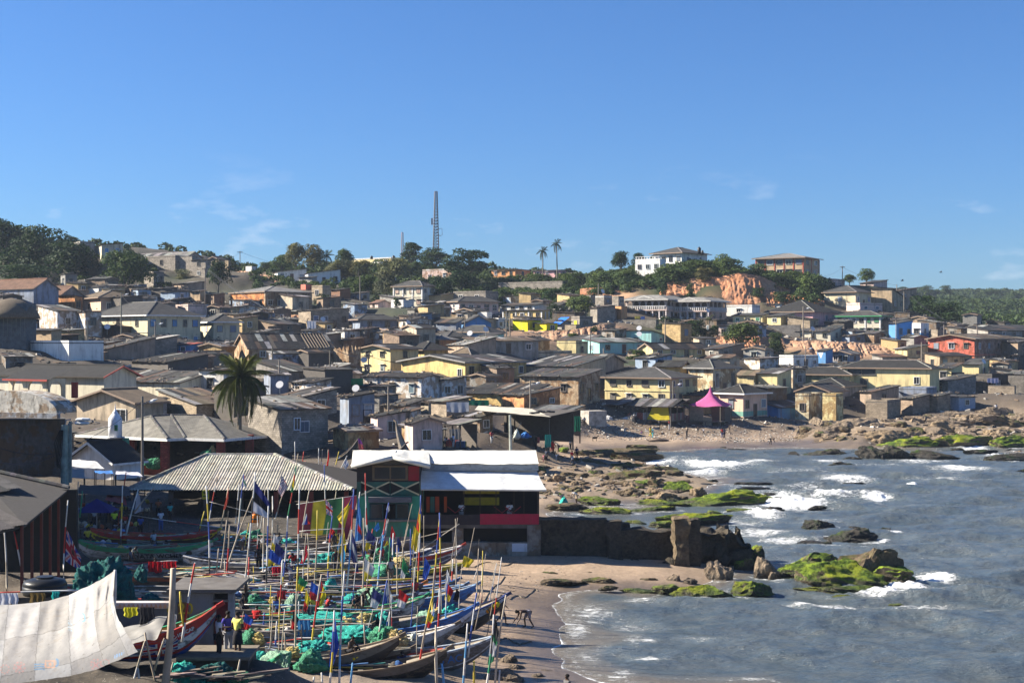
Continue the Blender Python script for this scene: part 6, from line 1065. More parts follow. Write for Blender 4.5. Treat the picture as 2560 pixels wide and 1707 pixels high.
def crown(kind,i,n=2600,size=.028):
 k=(kind,i,n)
 if k not in CROWN:
  if kind=='tree':C,Rr=blobs(10+i,26)
  elif kind=='wide':C,Rr=blobs(30+i,34,(.40,.40,.3),(.12,.20),.34)
  elif kind=='bush':C,Rr=blobs(50+i,22,(.38,.38,.3),(.14,.24),.05)
  else:C,Rr=blobs(70+i,30,(.36,.36,.3),(.08,.15),.25)
  V,Fc=leafmesh('crown',C,Rr,n,size,5+i);CROWN[k]=npmesh('crown',V,Fc,M['leaf'])
 return CROWN[k]
GRN=dict(dark=(.020,.042,.014),mid=(.040,.068,.020),light=(.070,.100,.030),grey=(.085,.095,.050),olive=(.085,.085,.030),palm=(.06,.085,.025),far=(.035,.06,.025))
_tn=[0]
def tree(lb,px,yb,D,wpx,hpx,col,kind='tree',grp=None,tall=None):
 _tn[0]+=1;p=P(px,yb,D);w=wpx/F*D;h=hpx/F*D;nm='bush' if kind=='bush' else 'tree'
 p.z=min(p.z,ground_z(p.x,p.y)+.4)if kind=='bush' else p.z
 T=thing(nm,lb,nm,p,rnd(0,6.28),grp)
 n=4200 if w>14 else 2600;o=inst('crown',crown(kind,_tn[0]%4,n,.026 if w>14 else .034),T,vary(GRN[col],.12));o.scale=(w*1.26,w*1.1,h*1.12)if kind!='bush' else(w*1.15,w*.95,h*1.02)
 if kind!='bush':
  b=MB();b.tube([(0,0,-1.5),(.02*w,0,h*.25),(0,.02*w,h*.6)],[.05*w**.8,.04*w**.8,.015*w],6)
  for k in range(4):a=k*1.6;b.tube([(0,0,h*.22),(math.cos(a)*w*.18,math.sin(a)*w*.18,h*.45),(math.cos(a)*w*.3,math.sin(a)*w*.3,h*.62)],[.03*w**.7,.018*w,.006*w],5)
  b.build('trunk',M['wood'],T,(.13,.11,.085))
 return T
for q in TREES:tree(*q)
def frondmesh(L,droop,n=28,w=.36,seed=0):
 rs=np.random.RandomState(seed);b=MB();pts=[]
 for i in range(n+1):
  f=i/n;pts.append(Vector((L*(f-.12*f*f*droop),0,L*(.42*f-droop*.75*f*f))))
 b.tube(pts[::3]+[pts[-1]],[.035*(1-k/9)*L/3+.01 for k in range(len(pts[::3])+1)],4)
 for i in range(2,n+1):
  f=i/n;p=pts[i];ln=w*L*math.sin(min(1,f*1.05+.05)*math.pi)**.5*rs.uniform(.8,1.1)
  for sg in(-1,1):
   e=p+Vector((ln*.45,sg*ln*.62,-ln*(.35+.5*droop*f)));d=Vector((L/n*.62,0,0));b.face([p-d*.6,p+d*.6,e])
 return b
FRONDS=[frondmesh(1,d,seed=i).mesh('frond',M['leaf'])for i,d in enumerate((.55,.85,1.2,1.55,1.9))]
def palm(lb,px,yb,D,pxc,yc,rpx,col,n=22,lean=0,nm='palm_tree'):
 p=P(px,yb,D);c=P(pxc,yc,D)-p;R_=rpx/F*D;T=thing(nm,lb,'palm',p)
 MB().tube([(0,0,-1.5),(c.x*.15,0,c.z*.3),(c.x*.5,0,c.z*.65),(c.x,0,c.z)],[.045*R_+.14,.04*R_+.1,.03*R_+.08,.03*R_+.08],8).build('trunk',M['wood'],T,(.20,.17,.13))
 for i in range(n):
  k=i%5;o=inst('frond',FRONDS[k],T,vary(col,.25),c);o.rotation_euler=(rnd(-.3,.3),[-.75,-.35,0,.25,.5][k]*1.0,i*2.399+rnd(-.2,.2));o.scale=(R_*rnd(.92,1.12),)*3
 b=MB()
 for i in range(5):a=i*1.25;b.lathe([(.02,-.16),(.13,-.05),(.13,.08),(.02,.16)],6,(c.x+.25*math.cos(a),.25*math.sin(a),c.z-.25))
 b.build('coconuts',M['paint'],T,(.12,.11,.03));return T
palm('tall coconut palm among the roofs left of the ruined house',598,1078,166,603,945,86,(.050,.066,.018),50)
palm('shorter of two coconut palms on the skyline above the pink house',1357,692,455,1357,628,19,(.030,.045,.018),20)
palm('taller of two coconut palms on the skyline above the pink house',1393,692,455,1391,610,19,(.030,.045,.018),20)
palm('squat dark oil palm on the centre ridge',817,690,470,817,640,22,(.03,.055,.025),24)
palm('drooping palm among the trees below the hilltop villa',895,712,440,897,672,20,(.045,.06,.025),20)
palm('slim papaya like palm beside the darker arcaded mansion',1773,848,345,1774,796,14,(.06,.075,.03),14)
# scrub and distant woods: nobody could count them
def scrub(nm,test,n,r,D0,D1,px0,px1,size,per,col,lab):
 rs=np.random.RandomState(len(nm));V=[];k=0;tries=0
 D=np.sqrt(rs.uniform(D0**2,D1**2,n*6));px=rs.uniform(px0,px1,n*6);x=(px-CX)/F*D
 col_=idw(x,D);ok=np.array([test(c)for c in col_]);x,D=x[ok][:n],D[ok][:n]
 cs=[]
 for a,b in zip(x,D):cs.append((a,b,ground_z(a,b)+r*.25))
 if not cs:return
 V,Fc=leafmesh(nm,cs,rs.uniform(.5,1.25,len(cs))*r,len(cs)*per,size,3,.8);o=inst(nm,npmesh(nm,V,Fc,M['leaf']),None,col);o['kind']='stuff'
isg=lambda c:c[1]<.115 and c[2]>c[1]*1.0
yes=lambda c:True
for a_ in((420,1.9,411,442,1640,2080),(520,1.7,404,465,1250,1645),(420,1.8,408,520,630,1245),(150,1.4,400,470,-60,420),(300,1.5,420,560,2300,2640),(120,1.4,385,402,1250,1460)):scrub('hillside_scrub',yes,a_[0],a_[1],*a_[2:],.42,90,GRN['mid'],'')
scrub('far_woods',lambda c:True,1900,3.2,470,860,2215,2640,.8,60,GRN['far'],'');scrub('far_woods',lambda c:True,1500,3.6,840,1300,2215,2640,1.2,50,GRN['far'],'')
scrub('far_woods',lambda c:True,300,2.6,480,640,-100,2240,.8,60,GRN['far'],'')
# --- crowded shacks between the named houses
FOOT=[];PROJ=[]
for r in HS:
 C,th,L1,L2,h=hgeo(r);c,s=math.cos(th),math.sin(th)
 FOOT.append((C.x-c*L1/2+s*L2/2,C.y+s*L1/2+c*L2/2,L1/2,L2/2,th));PROJ.append((r[2],r[4],r[5],r[6],r[7],r[1]))
for(px,py,D,w_,d_)in((100,1000,210,30,14),(40,1190,155,26,16),(440,1185,166,26,20),(600,1230,126,24,20),(1620,800,378,18,18),(1740,800,378,18,18),(30,840,243,12,10),(1480,1050,250,24,10),(1650,1050,245,14,12),(1776,1050,247,10,10),(1280,1080,188,22,12)):
 p=P(px,py,D);FOOT.append((p.x,p.y,w_/2,d_/2,0))
for k in((1564,1684,748,806,372),(1682,1816,752,806,370),(-70,341,938,1003,207),(1536,1640,799,838,352),(174,353,1152,1192,146),(1975,2245,852,894,336),(1300,1540,826,852,328),(1450,1990,700,760,400),(1790,1960,838,878,330),(1690,1910,815,876,328)):PROJ.append((*k,'x'*60))
def free(x,y,r):
 for(fx,fy,a,b,th)in FOOT:
  dx,dy=x-fx,y-fy
  if abs(dx)+abs(dy)>60:continue
  c,s=math.cos(-th),math.sin(-th);u=c*dx+s*dy;v=-s*dx+c*dy
  if abs(u)<a+r and abs(v)<b+r:return False
 return True
def short(l):
 for k in(' with ',' under ',' in ',' behind ',' beside ',' below ',' right of ',' left of ',' between ',' on ',' above ',' at ',' that ',' stepping',' running',' joined',' along',' topping',' half',' among',',',' before',' to the',' stained',' over',' by ',' from',' cut',' alone'):
  l=l.split(k)[0]
 return l
PROJ=[q for q in PROJ]
used=set();rs=random.Random(11);NF=0;FILL=[]
WCOLS=[('grey',(.30,.285,.26)),('brown',(.26,.19,.14)),('beige',(.46,.39,.29)),('pale blue',(.30,.38,.48)),('whitewashed',(.60,.58,.54)),('mud coloured',(.30,.22,.155)),('ochre',(.50,.36,.18)),('dark',(.10,.09,.08)),('grey',(.22,.21,.19)),('dark',(.13,.115,.10))]
RCOLS=[('charcoal',(.04,.039,.037)),('grey',(.095,.092,.088)),('pale',(.27,.26,.245)),('rusty',(.13,.085,.06)),('charcoal',(.05,.049,.047)),('grey',(.11,.107,.10)),('blackened',(.028,.027,.026))]
cand=[]
y=168.0
while y<392:
 x=-.37*y
 while x<.36*y:
  cand.append((x+rs.uniform(-2,2),y+rs.uniform(-2,2)));x+=5.2
 y+=4.9
for x,y in cand:
 z=ground_z(x,y);px=CX+x/y*F;py=CY+(EYE-z)/y*F
 if not(-20<px<2580):continue
 i=int(np.argmin((CTA[:,0]-x)**2+(CTA[:,1]-y)**2))
 if abs(CTA[i,3]-GC['town'][0])>1e-4 or abs(CTA[i,5]-GC['town'][2])>1e-4:continue
 if px>1100 and py>1030:continue
 if px<345 and 168<y<222:continue
 w_=rs.uniform(3.6,7.2);d_=rs.uniform(3.2,5.4);h=rs.choice([2.2,2.5,2.8,3.1,4.4])
 if not free(x,y,max(w_,d_)*.36):continue
 ytop=CY+(EYE-z-h-.5)/y*F;bad=False;wp=w_/y*F*.5
 for(xl,xr,ye,yb,D,l)in PROJ:
  if D>y and xl<px+wp and xr>px-wp and ytop<yb-.46*(yb-ye)and D<y+130:bad=True;break
 if bad:continue
 NF+=1;th=rs.choice([.55,.75,.9,1.05])+rs.uniform(-.1,.1);c,s=math.cos(th),math.sin(th)
 wn_,wc_=rs.choice(WCOLS);rn_,rc_=rs.choice(RCOLS);rf=rs.choice(['sL','sL','sR','gR','sR','gL'])
 near_=sorted(((((xl+xr)/2-px)/1.0)**2+((yb-py)*2.2)**2,(xl+xr)/2,D,l)for(xl,xr,ye,yb,D,l)in PROJ if l[0]!='x')[:3];lab=None
 for _,cx_,D_,l in near_:
  rel='in front of' if D_>y+7 else 'behind' if D_<y-7 else('left of' if px<cx_ else 'right of')
  side='' if rel in('left of','right of')else(' to the left' if px<cx_-15 else ' to the right' if px>cx_+15 else '')
  for sz in(('low ' if h<2.7 else 'tall '),('small ' if w_<6 else 'wide ')):
   t_=f"{sz}{wn_} shack with {rn_} sheet roof {rel} the {short(l)}{side}"
   if t_ not in used and len(t_.split())<=16:lab=t_;break
  if lab:break
 if not lab:lab=t_
 lab=' '.join(lab.split()[:16]);used.add(lab)
 # near corner for the row: build with explicit size through the pixel fields
 C=Vector((x+c*w_/2-s*d_/2,y-s*w_/2-c*d_/2,z));A_=(C.x-c*w_,C.y+s*w_);B_=(C.x+s*d_,C.y+c*d_)
 row_=('shack',lab,CX+A_[0]/A_[1]*F,CX+C.x/C.y*F,CX+B_[0]/B_[1]*F,CY+(EYE-z-h)/C.y*F,CY+(EYE-z)/C.y*F,C.y,rf,rs.choice(['plaster','ruin','block','plaster','ruin','wood']),wc_,rc_,dict(th=math.degrees(th),wr=rs.choice([0,1,1]),wl=rs.choice([0,0,1]),pt=rs.uniform(.03,.13)if rf[0]=='s' else .2,ov=.3))
 build_house(row_,'shack','crowded sheet roofed shacks of the old town');FOOT.append((x,y,w_/2,d_/2,th));FILL.append((x,y,z+h,w_,d_,th,rf));PROJ.append((px-wp,px+wp,ytop,py,y,'x'*60))
 PROJ.pop()
 # --- masts, poles, wires
def lattice(lb,px,yt,yb,D,wb,wt,nseg,col,antennas=True):
 p=P(px,yb,D);H=(yb-yt)/F*D;T=thing('lattice_mast',lb,'mast',p);t=.16*D/600*(1 if antennas else .5)
 def wd(f):return(wb+(wt-wb)*f)/2
 leg=MB();br=MB();cs=((-1,-1),(1,-1),(1,1),(-1,1))
 for i,(a,c)in enumerate(cs):MB().bar((a*wd(0),c*wd(0),-6),(a*wd(1),c*wd(1),H),t*1.6).build('leg',M['steel'],T,col)
 for k in range(nseg):
  f0,f1=k/nseg,(k+1)/nseg
  for i in range(4):
   a,c=cs[i],cs[(i+1)%4];z0_,z1_=H*f0,H*f1
   br.bar((a[0]*wd(f0),a[1]*wd(f0),z0_),(c[0]*wd(f1),c[1]*wd(f1),z1_),t).bar((a[0]*wd(f1),a[1]*wd(f1),z1_),(c[0]*wd(f1),c[1]*wd(f1),z1_),t)
 o=br.build('bracing',M['steel'],T,col);o['kind']='stuff'
 if antennas:
  MB().box((-wd(.5)-.7,0,H*.535),(.7,.6,2.6)).build('antenna_panel',M['paint'],T,(.5,.5,.48));MB().bar((-wd(.5)-.4,0,H*.50),(wd(.5),0,H*.50),t).build('antenna_arm',M['steel'],T,col)
  MB().tube([(wd(.4),0,H*.42),(wd(.4)+1.4,0,H*.43),(wd(.4)+1.5,0,H*.33),(wd(.4)+.7,0,H*.31),(wd(.4),0,H*.33)],t*.7,5).build('cable_loop',M['steel'],T,col)
lattice('tall lattice radio mast on the skyline above the trees',1090,479,640,560,2.6,.9,22,(.15,.12,.11));lattice('thin pale far mast left of the tall lattice mast',1006,581,650,900,2.0,1.0,16,(.45,.30,.28),False)
POLES=[(303,730,852,283,1),(388,803,892,262,1),(513,670,752,384,2),(600,628,680,440,2),(219,802,850,250,0),(768,797,842,318,0),(825,864,960,236,2),(921,885,936,268,2),(681,862,922,246,0),(971,966,1040,190,0),(900,690,738,395,0),(1162,789,828,318,0),(1266,778,845,315,0),(1143,645,700,460,0),(1476,830,884,302,0),(1663,797,862,318,0),(1496,708,740,385,0),(2008,766,852,345,1),(2260,722,786,408,2),(2106,665,700,440,2),(2242,711,745,425,0),(2240,792,850,352,2),(2360,804,838,350,2),(2443,806,836,345,2),(2304,855,910,316,0),(1326,950,1030,215,1),(1683,954,1005,250,1),(2014,866,906,314,1),(356,990,1190,142,1),(1509,870,905,285,0),(1275,780,840,318,0),(698,900,960,226,0)]
def wpl(i):
 s_=short(min([q_ for q_ in PROJ if q_[5][0]!='x'],key=lambda q:((q[0]+q[1])/2-POLES[i][0])**2+((q[3]-POLES[i][2])*2)**2)[5]);return s_
up=set()
for i,(px,yt,yb,D,k)in enumerate(POLES):
 p=P(px,yb,D);H=(yb-yt)/F*D;lab=('wooden power pole with crossarm' if k==2 else 'street lamp pole' if k==1 else 'bare wooden pole')+' standing near the '+wpl(i)
 if lab in up:lab=lab.replace('standing near','also standing near')
 up.add(lab)
 T=thing('street_lamp' if k==1 else 'utility_pole',lab,'street lamp' if k==1 else 'power pole',p)
 MB().tube([(0,0,-2.5),(0,0,H)],[.16,.11],7).build('pole',M['wood'],T,vary((.24,.21,.17),.2))
 if k==2:
  MB().box((0,0,H-.35),(1.7,.12,.14)).build('crossarm',M['wood'],T,(.15,.13,.11))
  for x in(-.7,-.25,.25,.7):MB().lathe([(.05,H-.3),(.07,H-.15),(.03,H-.05)],6,(x,0,0)).build('insulator',M['plast'],T,(.2,.2,.2))
 if k==1:
  MB().tube([(0,0,H-.9),(.5,-.1,H-.55),(1.0,-.1,H-.45)],.05,5).build('arm',M['steel'],T,(.3,.3,.3));o=MB().lathe([(.02,0),(.13,.1),(.16,.5),(.03,.9)],8).build('lamp_head',M['plast'],T,(.75,.75,.72));o.location=(.7,-.1,H-.62);o.rotation_euler=(0,math.radians(68),0)
def wire(a,b,sag,r=.022):
 a=Vector(a);b=Vector(b);pts=[]
 for i in range(9):
  f=i/8;p=a.lerp(b,f);p.z-=sag*4*f*(1-f);pts.append(p)
 return MB().tube(pts,r,4)
WR=[((513,673,384),(748,812,320),1.0,'span of power lines from the left slope pole to the centre roofs',4),((600,630,440),(860,690,450),1.2,'thin power line on the skyline left of the centre ridge',1),((600,631,440),(513,672,384),.8,'power line between the two poles of the left slope',1),((303,735,283),(219,804,250),.6,'slack wire between the lamp pole and the bare pole by the cream house',1),((303,738,283),(388,806,262),.6,'wire between the two lamp poles before the cream house',1),((921,888,268),(825,866,236),.7,'power lines between the ruin and the cream corner house',3),((921,890,268),(1046,905,275),.5,'wires crossing the face of the cream corner house',3),((1326,956,215),(1166,968,225),.5,'wire crossing in front of the large ochre house',1),((2260,728,408),(2430,826,350),1.5,'bundle of lines running down past the dark tree mass',3),((2106,668,440),(2060,690,432),.6,'short wire at the ridge pole left of the right ridge trees',1),((2106,668,440),(2242,713,425),.8,'wire from the ridge pole to the grey brown house',1),((162,1128,118),(-20,1112,110),.5,'black cable from the concrete pole to the left edge',1),((162,1124,118),(-20,1150,105),.7,'lower slack cable from the concrete pole to the left edge',1),((166,1120,118),(356,1002,142),.5,'cable between the concrete pole and the tall lamp pole',1),((1162,792,318),(1000,862,288),.8,'wires sagging over the grey centre roofs',3),((1326,956,215),(1500,930,260),.6,'wire passing the old peeling tan house',1)]
for a,b,sg,lb,n in WR:
 pa,pb=P(*a),P(*b)
 if n==1:tag(wire(pa,pb,sg,.026).build('power_line',M['plast'],None,(.02,.02,.02)),lb,'wire')
 else:
  T=thing('power_lines',lb,'wires',pa)
  for k in range(n):wire(Vector((k*.45,0,-.12*k)),pb-pa+Vector((k*.3,0,-.2*k)),sg,.024).build('wire',M['plast'],T,(.02,.02,.02))
  # concrete pole with twin lamps
T=thing('street_lamp','thick green grey concrete pole with twin lamp heads and tangled cables at left','street lamp',P(162,1400,116));H=(1400-1062)/F*116
MB().tube([(0,0,-1),(0,0,H)],[.40,.30],10).build('pole',M['conc'],T,(.26,.31,.27));MB().box((.42,.1,H-2.2),(.18,.3,5)).build('cable_duct',M['conc'],T,(.2,.24,.22))
for x0,x1,z in((.1,1.3,.15),(-.1,1.4,.45)):
 MB().tube([(x0,0,H-.6),(x0+.2,0,H+z-.05),(x0+.6,0,H+z)],.06,5).build('arm',M['steel'],T,(.3,.3,.3));o=MB().lathe([(.02,-.5),(.2,-.4),(.3,.1),(.22,.6),(.04,.75)],8).build('lamp_head',M['plast'],T,(.66,.68,.68));o.location=(x1,-.1,H+z);o.rotation_euler=(0,math.pi/2,0);o.scale=(.55,.8,1)
for k in range(6):MB().tube([(-.3+.05*k,-.3,H-.4),(-.75+.12*k,-.4,H-1.5-.2*k),(-.55,-.35,H-2.6-.15*k),(-.3,-.32,H-3.5)],.035,4).build('cable',M['plast'],T,(.02,.02,.02))
# pale steel mast beside the white awning
T=thing('mast_pole','pale rusty steel pole with a tied line standing over the bar roof','pole',P(1277,1135,160));MB().tube([(0,0,-1),(-.1,0,4.4)],[.17,.13],8).build('pole',M['steel'],T,(.45,.48,.42));MB().bar((.0,0,1.5),(1.2,0,3.6),.05).build('stay',M['steel'],T,(.3,.3,.28))
# water tanks, dishes, birds
for lb,px,yb,D,w_,h_ in(('black water tank at the right end of the hilltop villa roof',984,651,515,8,12),('small black tank on the middle of the hilltop villa roof',929,645,517,7,5),('black water tank on the white hilltop villa roof',1748,632,424,9,14),('smaller black tank beside the villa roof tank',1756,634,423,6,8)):
 k=D/F;T=thing('water_tank',lb,'tank',P(px,yb,D));r_=w_*k/2;MB().lathe([(r_*.95,-.4),(r_,h_*k*.2),(r_,h_*k*.8),(r_*.5,h_*k*.97),(.05,h_*k)],14).build('tank',M['plast'],T,(.018,.02,.022),True);MB().lathe([(r_*.35,h_*k*.95),(r_*.35,h_*k*1.06)],10).build('lid',M['plast'],T,(.02,.02,.02))
DSH=[(440,985,213),(700,968,220),(1020,812,300),(1214,828,300),(890,977,226),(910,905,268),(1175,838,300),(1598,840,308),(2031,826,350),(2458,908,308),(807,802,340),(268,822,286),(1506,732,388),(1768,780,365),(1598,825,325),(985,702,400)]
for i,(px,py,D)in enumerate(DSH):
 p=P(px,py,D);T=thing('satellite_dish',('white satellite dish' if i%2 else 'round white dish')+' on the roof of the '+short(min([q_ for q_ in PROJ if q_[5][0]!='x'],key=lambda q:((q[0]+q[1])/2-px)**2+((q[2]-py)*2)**2)[5]),'satellite dish',p,rnd(-.5,.9))
 o=MB().lathe([(.02,0),(.35,.05),(.62,.2)],12).build('dish',M['plast'],T,(.6,.6,.6));o.rotation_euler=(math.radians(62),0,0);o.location=(0,0,.35);MB().tube([(0,0,-1.2),(0,0,.35)],.05,5).build('stand',M['steel'],T,(.3,.3,.3))
for i,(px,py,D)in enumerate(((2256,702,300),(2352,681,330))):
 b=MB();b.tube([(-.35,0,-.05),(0,0,0),(.35,.0,.05)],[.02,.09,.03],6);b.face([(-.1,0,.03),(.15,0,.03),(.0,-.75,.32),(-.25,-.8,.3)]);b.face([(.15,0,.03),(-.1,0,.03),(-.25,.8,.2),(.0,.75,.22)])
 tag(b.build('bird',M['plast'],None,(.02,.02,.02),False,P(px,py,D)),('dark bird gliding over the right ridge roofs','smaller dark bird high over the far hill')[i],'bird')
 # --- people
import bmesh
BASE=dict(pel=(0,0,.95),spi=(0,0,1.13),che=(0,0,1.33),nek=(0,.0,1.49),hed=(0,-.015,1.60),top=(0,-.005,1.70),nos=(0,-.115,1.60))
for s,g in(('L',-1),('R',1)):BASE.update({'sh'+s:(.17*g,0,1.41),'el'+s:(.235*g,.03,1.13),'wr'+s:(.24*g,-.05,.90),'ha'+s:(.24*g,-.07,.83),'hi'+s:(.09*g,0,.90),'kn'+s:(.10*g,-.02,.49),'an'+s:(.10*g,.02,.08),'to'+s:(.115*g,-.15,.035)})
RAD=dict(pel=.135,spi=.118,che=.145,nek=.058,hed=.092,top=.07,nos=.016,sh=.072,el=.045,wr=.032,ha=.03,hi=.092,kn=.058,an=.04,to=.034)
EDG=[('pel','spi'),('spi','che'),('che','nek'),('nek','hed'),('hed','top'),('hed','nos')]+[e for s in 'LR' for e in(('che','sh'+s),('sh'+s,'el'+s),('el'+s,'wr'+s),('wr'+s,'ha'+s),('pel','hi'+s),('hi'+s,'kn'+s),('kn'+s,'an'+s),('an'+s,'to'+s))]
def pose(**k):
 d=dict(BASE);d.update(k);return d
def upper(d,pel,ang,head=None):
 """swing the upper body about the pelvis by ang (forwards = -y)"""
 for n in list(d):
  if n[:2]in('sp','ch','ne','he','to','no','sh','el','wr','ha')and n not in('toL','toR'):
   v=Vector(d[n])-Vector((0,0,.95));v=Matrix.Rotation(ang,3,'X')@v;d[n]=tuple(v+Vector(pel))
 d['pel']=pel;return d
POSES={}
POSES['stand']=pose()
POSES['arms']=pose(elL=(-.26,.02,1.16),wrL=(-.10,-.24,1.16),haL=(-.03,-.27,1.18),elR=(.26,.02,1.16),wrR=(.12,-.24,1.12),haR=(.05,-.28,1.12))
POSES['walk']=pose(knL=(-.10,-.22,.52),anL=(-.10,-.26,.10),toL=(-.11,-.43,.05),knR=(.10,.06,.50),anR=(.10,.36,.14),toR=(.11,.26,.04),elL=(-.25,.14,1.16),wrL=(-.25,.10,.92),haL=(-.25,.07,.85),elR=(.25,-.10,1.16),wrR=(.24,-.26,1.0),haR=(.23,-.31,.96))
d=upper(pose(),(0,.12,.92),math.radians(88));d.update(elL=(-.22,-.42,.62),wrL=(-.2,-.62,.42),haL=(-.2,-.66,.34),elR=(.22,-.40,.60),wrR=(.2,-.55,.38),haR=(.2,-.58,.30),hiL=(-.09,.12,.88),hiR=(.09,.12,.88),knL=(-.12,-.08,.50),knR=(.12,.16,.47),anL=(-.12,-.02,.08),anR=(.12,.38,.10),toL=(-.13,-.2,.04),toR=(.13,.22,.03));POSES['bend']=d
d=upper(pose(),(0,.10,.16),math.radians(22));d.update(hiL=(-.10,.06,.15),hiR=(.10,.06,.15),knL=(-.17,-.36,.36),knR=(.17,-.36,.36),anL=(-.15,-.50,.04),anR=(.15,-.52,.04),toL=(-.16,-.66,.02),toR=(.16,-.68,.02),elL=(-.25,-.12,.46),wrL=(-.13,-.34,.40),haL=(-.08,-.38,.36),elR=(.25,-.12,.46),wrR=(.13,-.36,.42),haR=(.08,-.40,.38));POSES['sit']=d
d=upper(pose(),(0,.06,.90),math.radians(48));d.update(elL=(-.24,-.40,.96),wrL=(-.18,-.50,.74),haL=(-.17,-.52,.67),elR=(.24,-.38,.96),wrR=(.16,-.50,.76),haR=(.15,-.52,.69),hiL=(-.09,.05,.87),hiR=(.09,.05,.87));POSES['lean']=d
d=pose();d.update(elR=(.36,.06,1.20),wrR=(.16,.0,1.0),haR=(.14,-.02,.97),elL=(-.36,.06,1.20),wrL=(-.16,.0,1.0),haL=(-.14,-.02,.97));POSES['akimbo']=d
def skin(name,d,edges,rad,mat,sub=1,fing=False):
 me=bpy.data.meshes.new(name);names=[]
 for a,b in edges:
  for n in(a,b):
   if n not in names:names.append(n)
 V=[d[n]for n in names];E=[(names.index(a),names.index(b))for a,b in edges];Rr=[rad(n)for n in names]
 if fing:
  for s in 'LR':
   k=names.index('ha'+s);h=Vector(d['ha'+s]);dr=(h-Vector(d['wr'+s])).normalized();sd=dr.cross(Vector((0,0,1)if abs(dr.z)<.8 else(0,1,0))).normalized();nn=sd.cross(dr)
   for j in range(5):
    off=sd*((j-1.5)*.019)if j<4 else sd*-.05+dr*-.03;ln=(.055,.066,.062,.05,.045)[j]
    a=h+off+dr*.035 if j<4 else h+sd*-.028-dr*.01;c=a+dr*ln*.6+nn*-.012+(sd*-.02 if j==4 else Vector());e=c+dr*ln*.45+nn*-.022
    m=len(V);V+=[tuple(a),tuple(c),tuple(e)];E+=[(k,m),(m,m+1),(m+1,m+2)];Rr+=[.010,.009,.008]
 me.from_pydata(V,E,[]);o=bpy.data.objects.new(name,me);COL.objects.link(o)
 md=o.modifiers.new('s','SKIN');
 if not me.skin_vertices:
  b_=bmesh.new();b_.from_mesh(me);b_.verts.layers.skin.verify();b_.to_mesh(me);b_.free()
 for i,r in enumerate(Rr):me.skin_vertices[0].data[i].radius=(r,r*(.82 if i<len(names)and names[i]in('che','spi','pel')else 1));me.skin_vertices[0].data[i].use_root=False
 me.skin_vertices[0].data[names.index('pel')if 'pel' in names else 0].use_root=True
 sb=o.modifiers.new('b','SUBSURF');sb.levels=sb.render_levels=sub
 dg=bpy.context.evaluated_depsgraph_get();m2=bpy.data.meshes.new_from_object(o.evaluated_get(dg));m2.name=name
 bpy.data.objects.remove(o);bpy.data.meshes.remove(me);m2.materials.clear();m2.materials.append(M[mat]);m2.polygons.foreach_set('use_smooth',np.ones(len(m2.polygons),bool));return m2
def rad0(n):return RAD.get(n,RAD.get(n[:-1],.05))
PM={}
def pose_meshes(k):
 if k in PM:return PM[k]
 d=POSES[k];body=skin('person',d,EDG,rad0,'skin',1,True)
 q=dict(d);
 for s in 'LR':
  q['ms'+s]=tuple(Vector(d['sh'+s]).lerp(Vector(d['el'+s]),.62));q['mk'+s]=tuple(Vector(d['hi'+s]).lerp(Vector(d['kn'+s]),.92));q['ma'+s]=tuple(Vector(d['kn'+s]).lerp(Vector(d['an'+s]),.9))
 q['nk']=tuple(Vector(d['che']).lerp(Vector(d['nek']),.62))
 rs=lambda n:(.086 if n[:2]=='sh' else .066 if n[:2]=='ms' else .085 if n=='nk' else rad0(n)+.022)
 shirt=skin('shirt',q,[('pel','spi'),('spi','che'),('che','nk')]+[e for s in 'LR' for e in(('che','sh'+s),('sh'+s,'ms'+s))],rs,'fabric')
 rp=lambda n:(.155 if n=='pel' else .115 if n[:2]=='hi' else .085 if n[:2]=='mk' else .075 if n[:2]=='kn' else .06)
 shorts=skin('shorts',q,[e for s in 'LR' for e in(('pel','hi'+s),('hi'+s,'mk'+s))],rp,'fabric')
 trousers=skin('trousers',q,[e for s in 'LR' for e in(('pel','hi'+s),('hi'+s,'kn'+s),('kn'+s,'ma'+s))],rp,'fabric')
 hd=Vector(d['hed']);tp=Vector(d['top']);ax=(tp-hd).normalized();PM[k]=(body,shirt,shorts,trousers,hd,ax);return PM[k]
b_=bmesh.new();bmesh.ops.create_uvsphere(b_,u_segments=10,v_segments=7,radius=1);HAIRM=bpy.data.meshes.new('hair');b_.to_mesh(HAIRM);b_.free();HAIRM.materials.append(M['fabric'])
b_=bmesh.new();bmesh.ops.create_uvsphere(b_,u_segments=6,v_segments=4,radius=.012);EYEM=bpy.data.meshes.new('eye');b_.to_mesh(EYEM);b_.free();EYEM.materials.append(M['plast'])
def person(lb,pos,face,k='stand',shirt=(.7,.7,.7),low=(.05,.05,.06),long=True,h=1.0,hat=None,grp=None,skirt=False):
 """face: heading in degrees, 0 looks at the camera, 90 looks right"""
 body,sh,so_,tr,hd,ax=pose_meshes(k);T=inst('person',body,None,vary((.055,.032,.02),.15),pos,math.radians(face),h);tag(T,lb,'person',grp)
 if shirt:inst('shirt',sh,T,shirt)
 if skirt:
  c=Vector(POSES[k]['pel']);MB().lathe([(.15,.06),(.17,-.1),(.21,-.42),(.20,-.44)],14,c).build('skirt',M['fabric'],T,low,True)
 else:inst('trousers' if long else 'shorts',tr if long else so_,T,low)
 o=inst('hair',HAIRM,T,hat or(.012,.010,.009),hd+ax*.052+Vector((0,.016,0)));o.scale=(.092,.102,.085);q=ax.to_track_quat('Z','Y');o.rotation_mode='QUATERNION';o.rotation_quaternion=q
 for sx in(-1,1):inst('eye',EYEM,T,(.6,.58,.55),hd+q@Vector((sx*.034,-.085,.018)))
 return T
WHT=(.68,.68,.70);BLK=(.02,.02,.025)
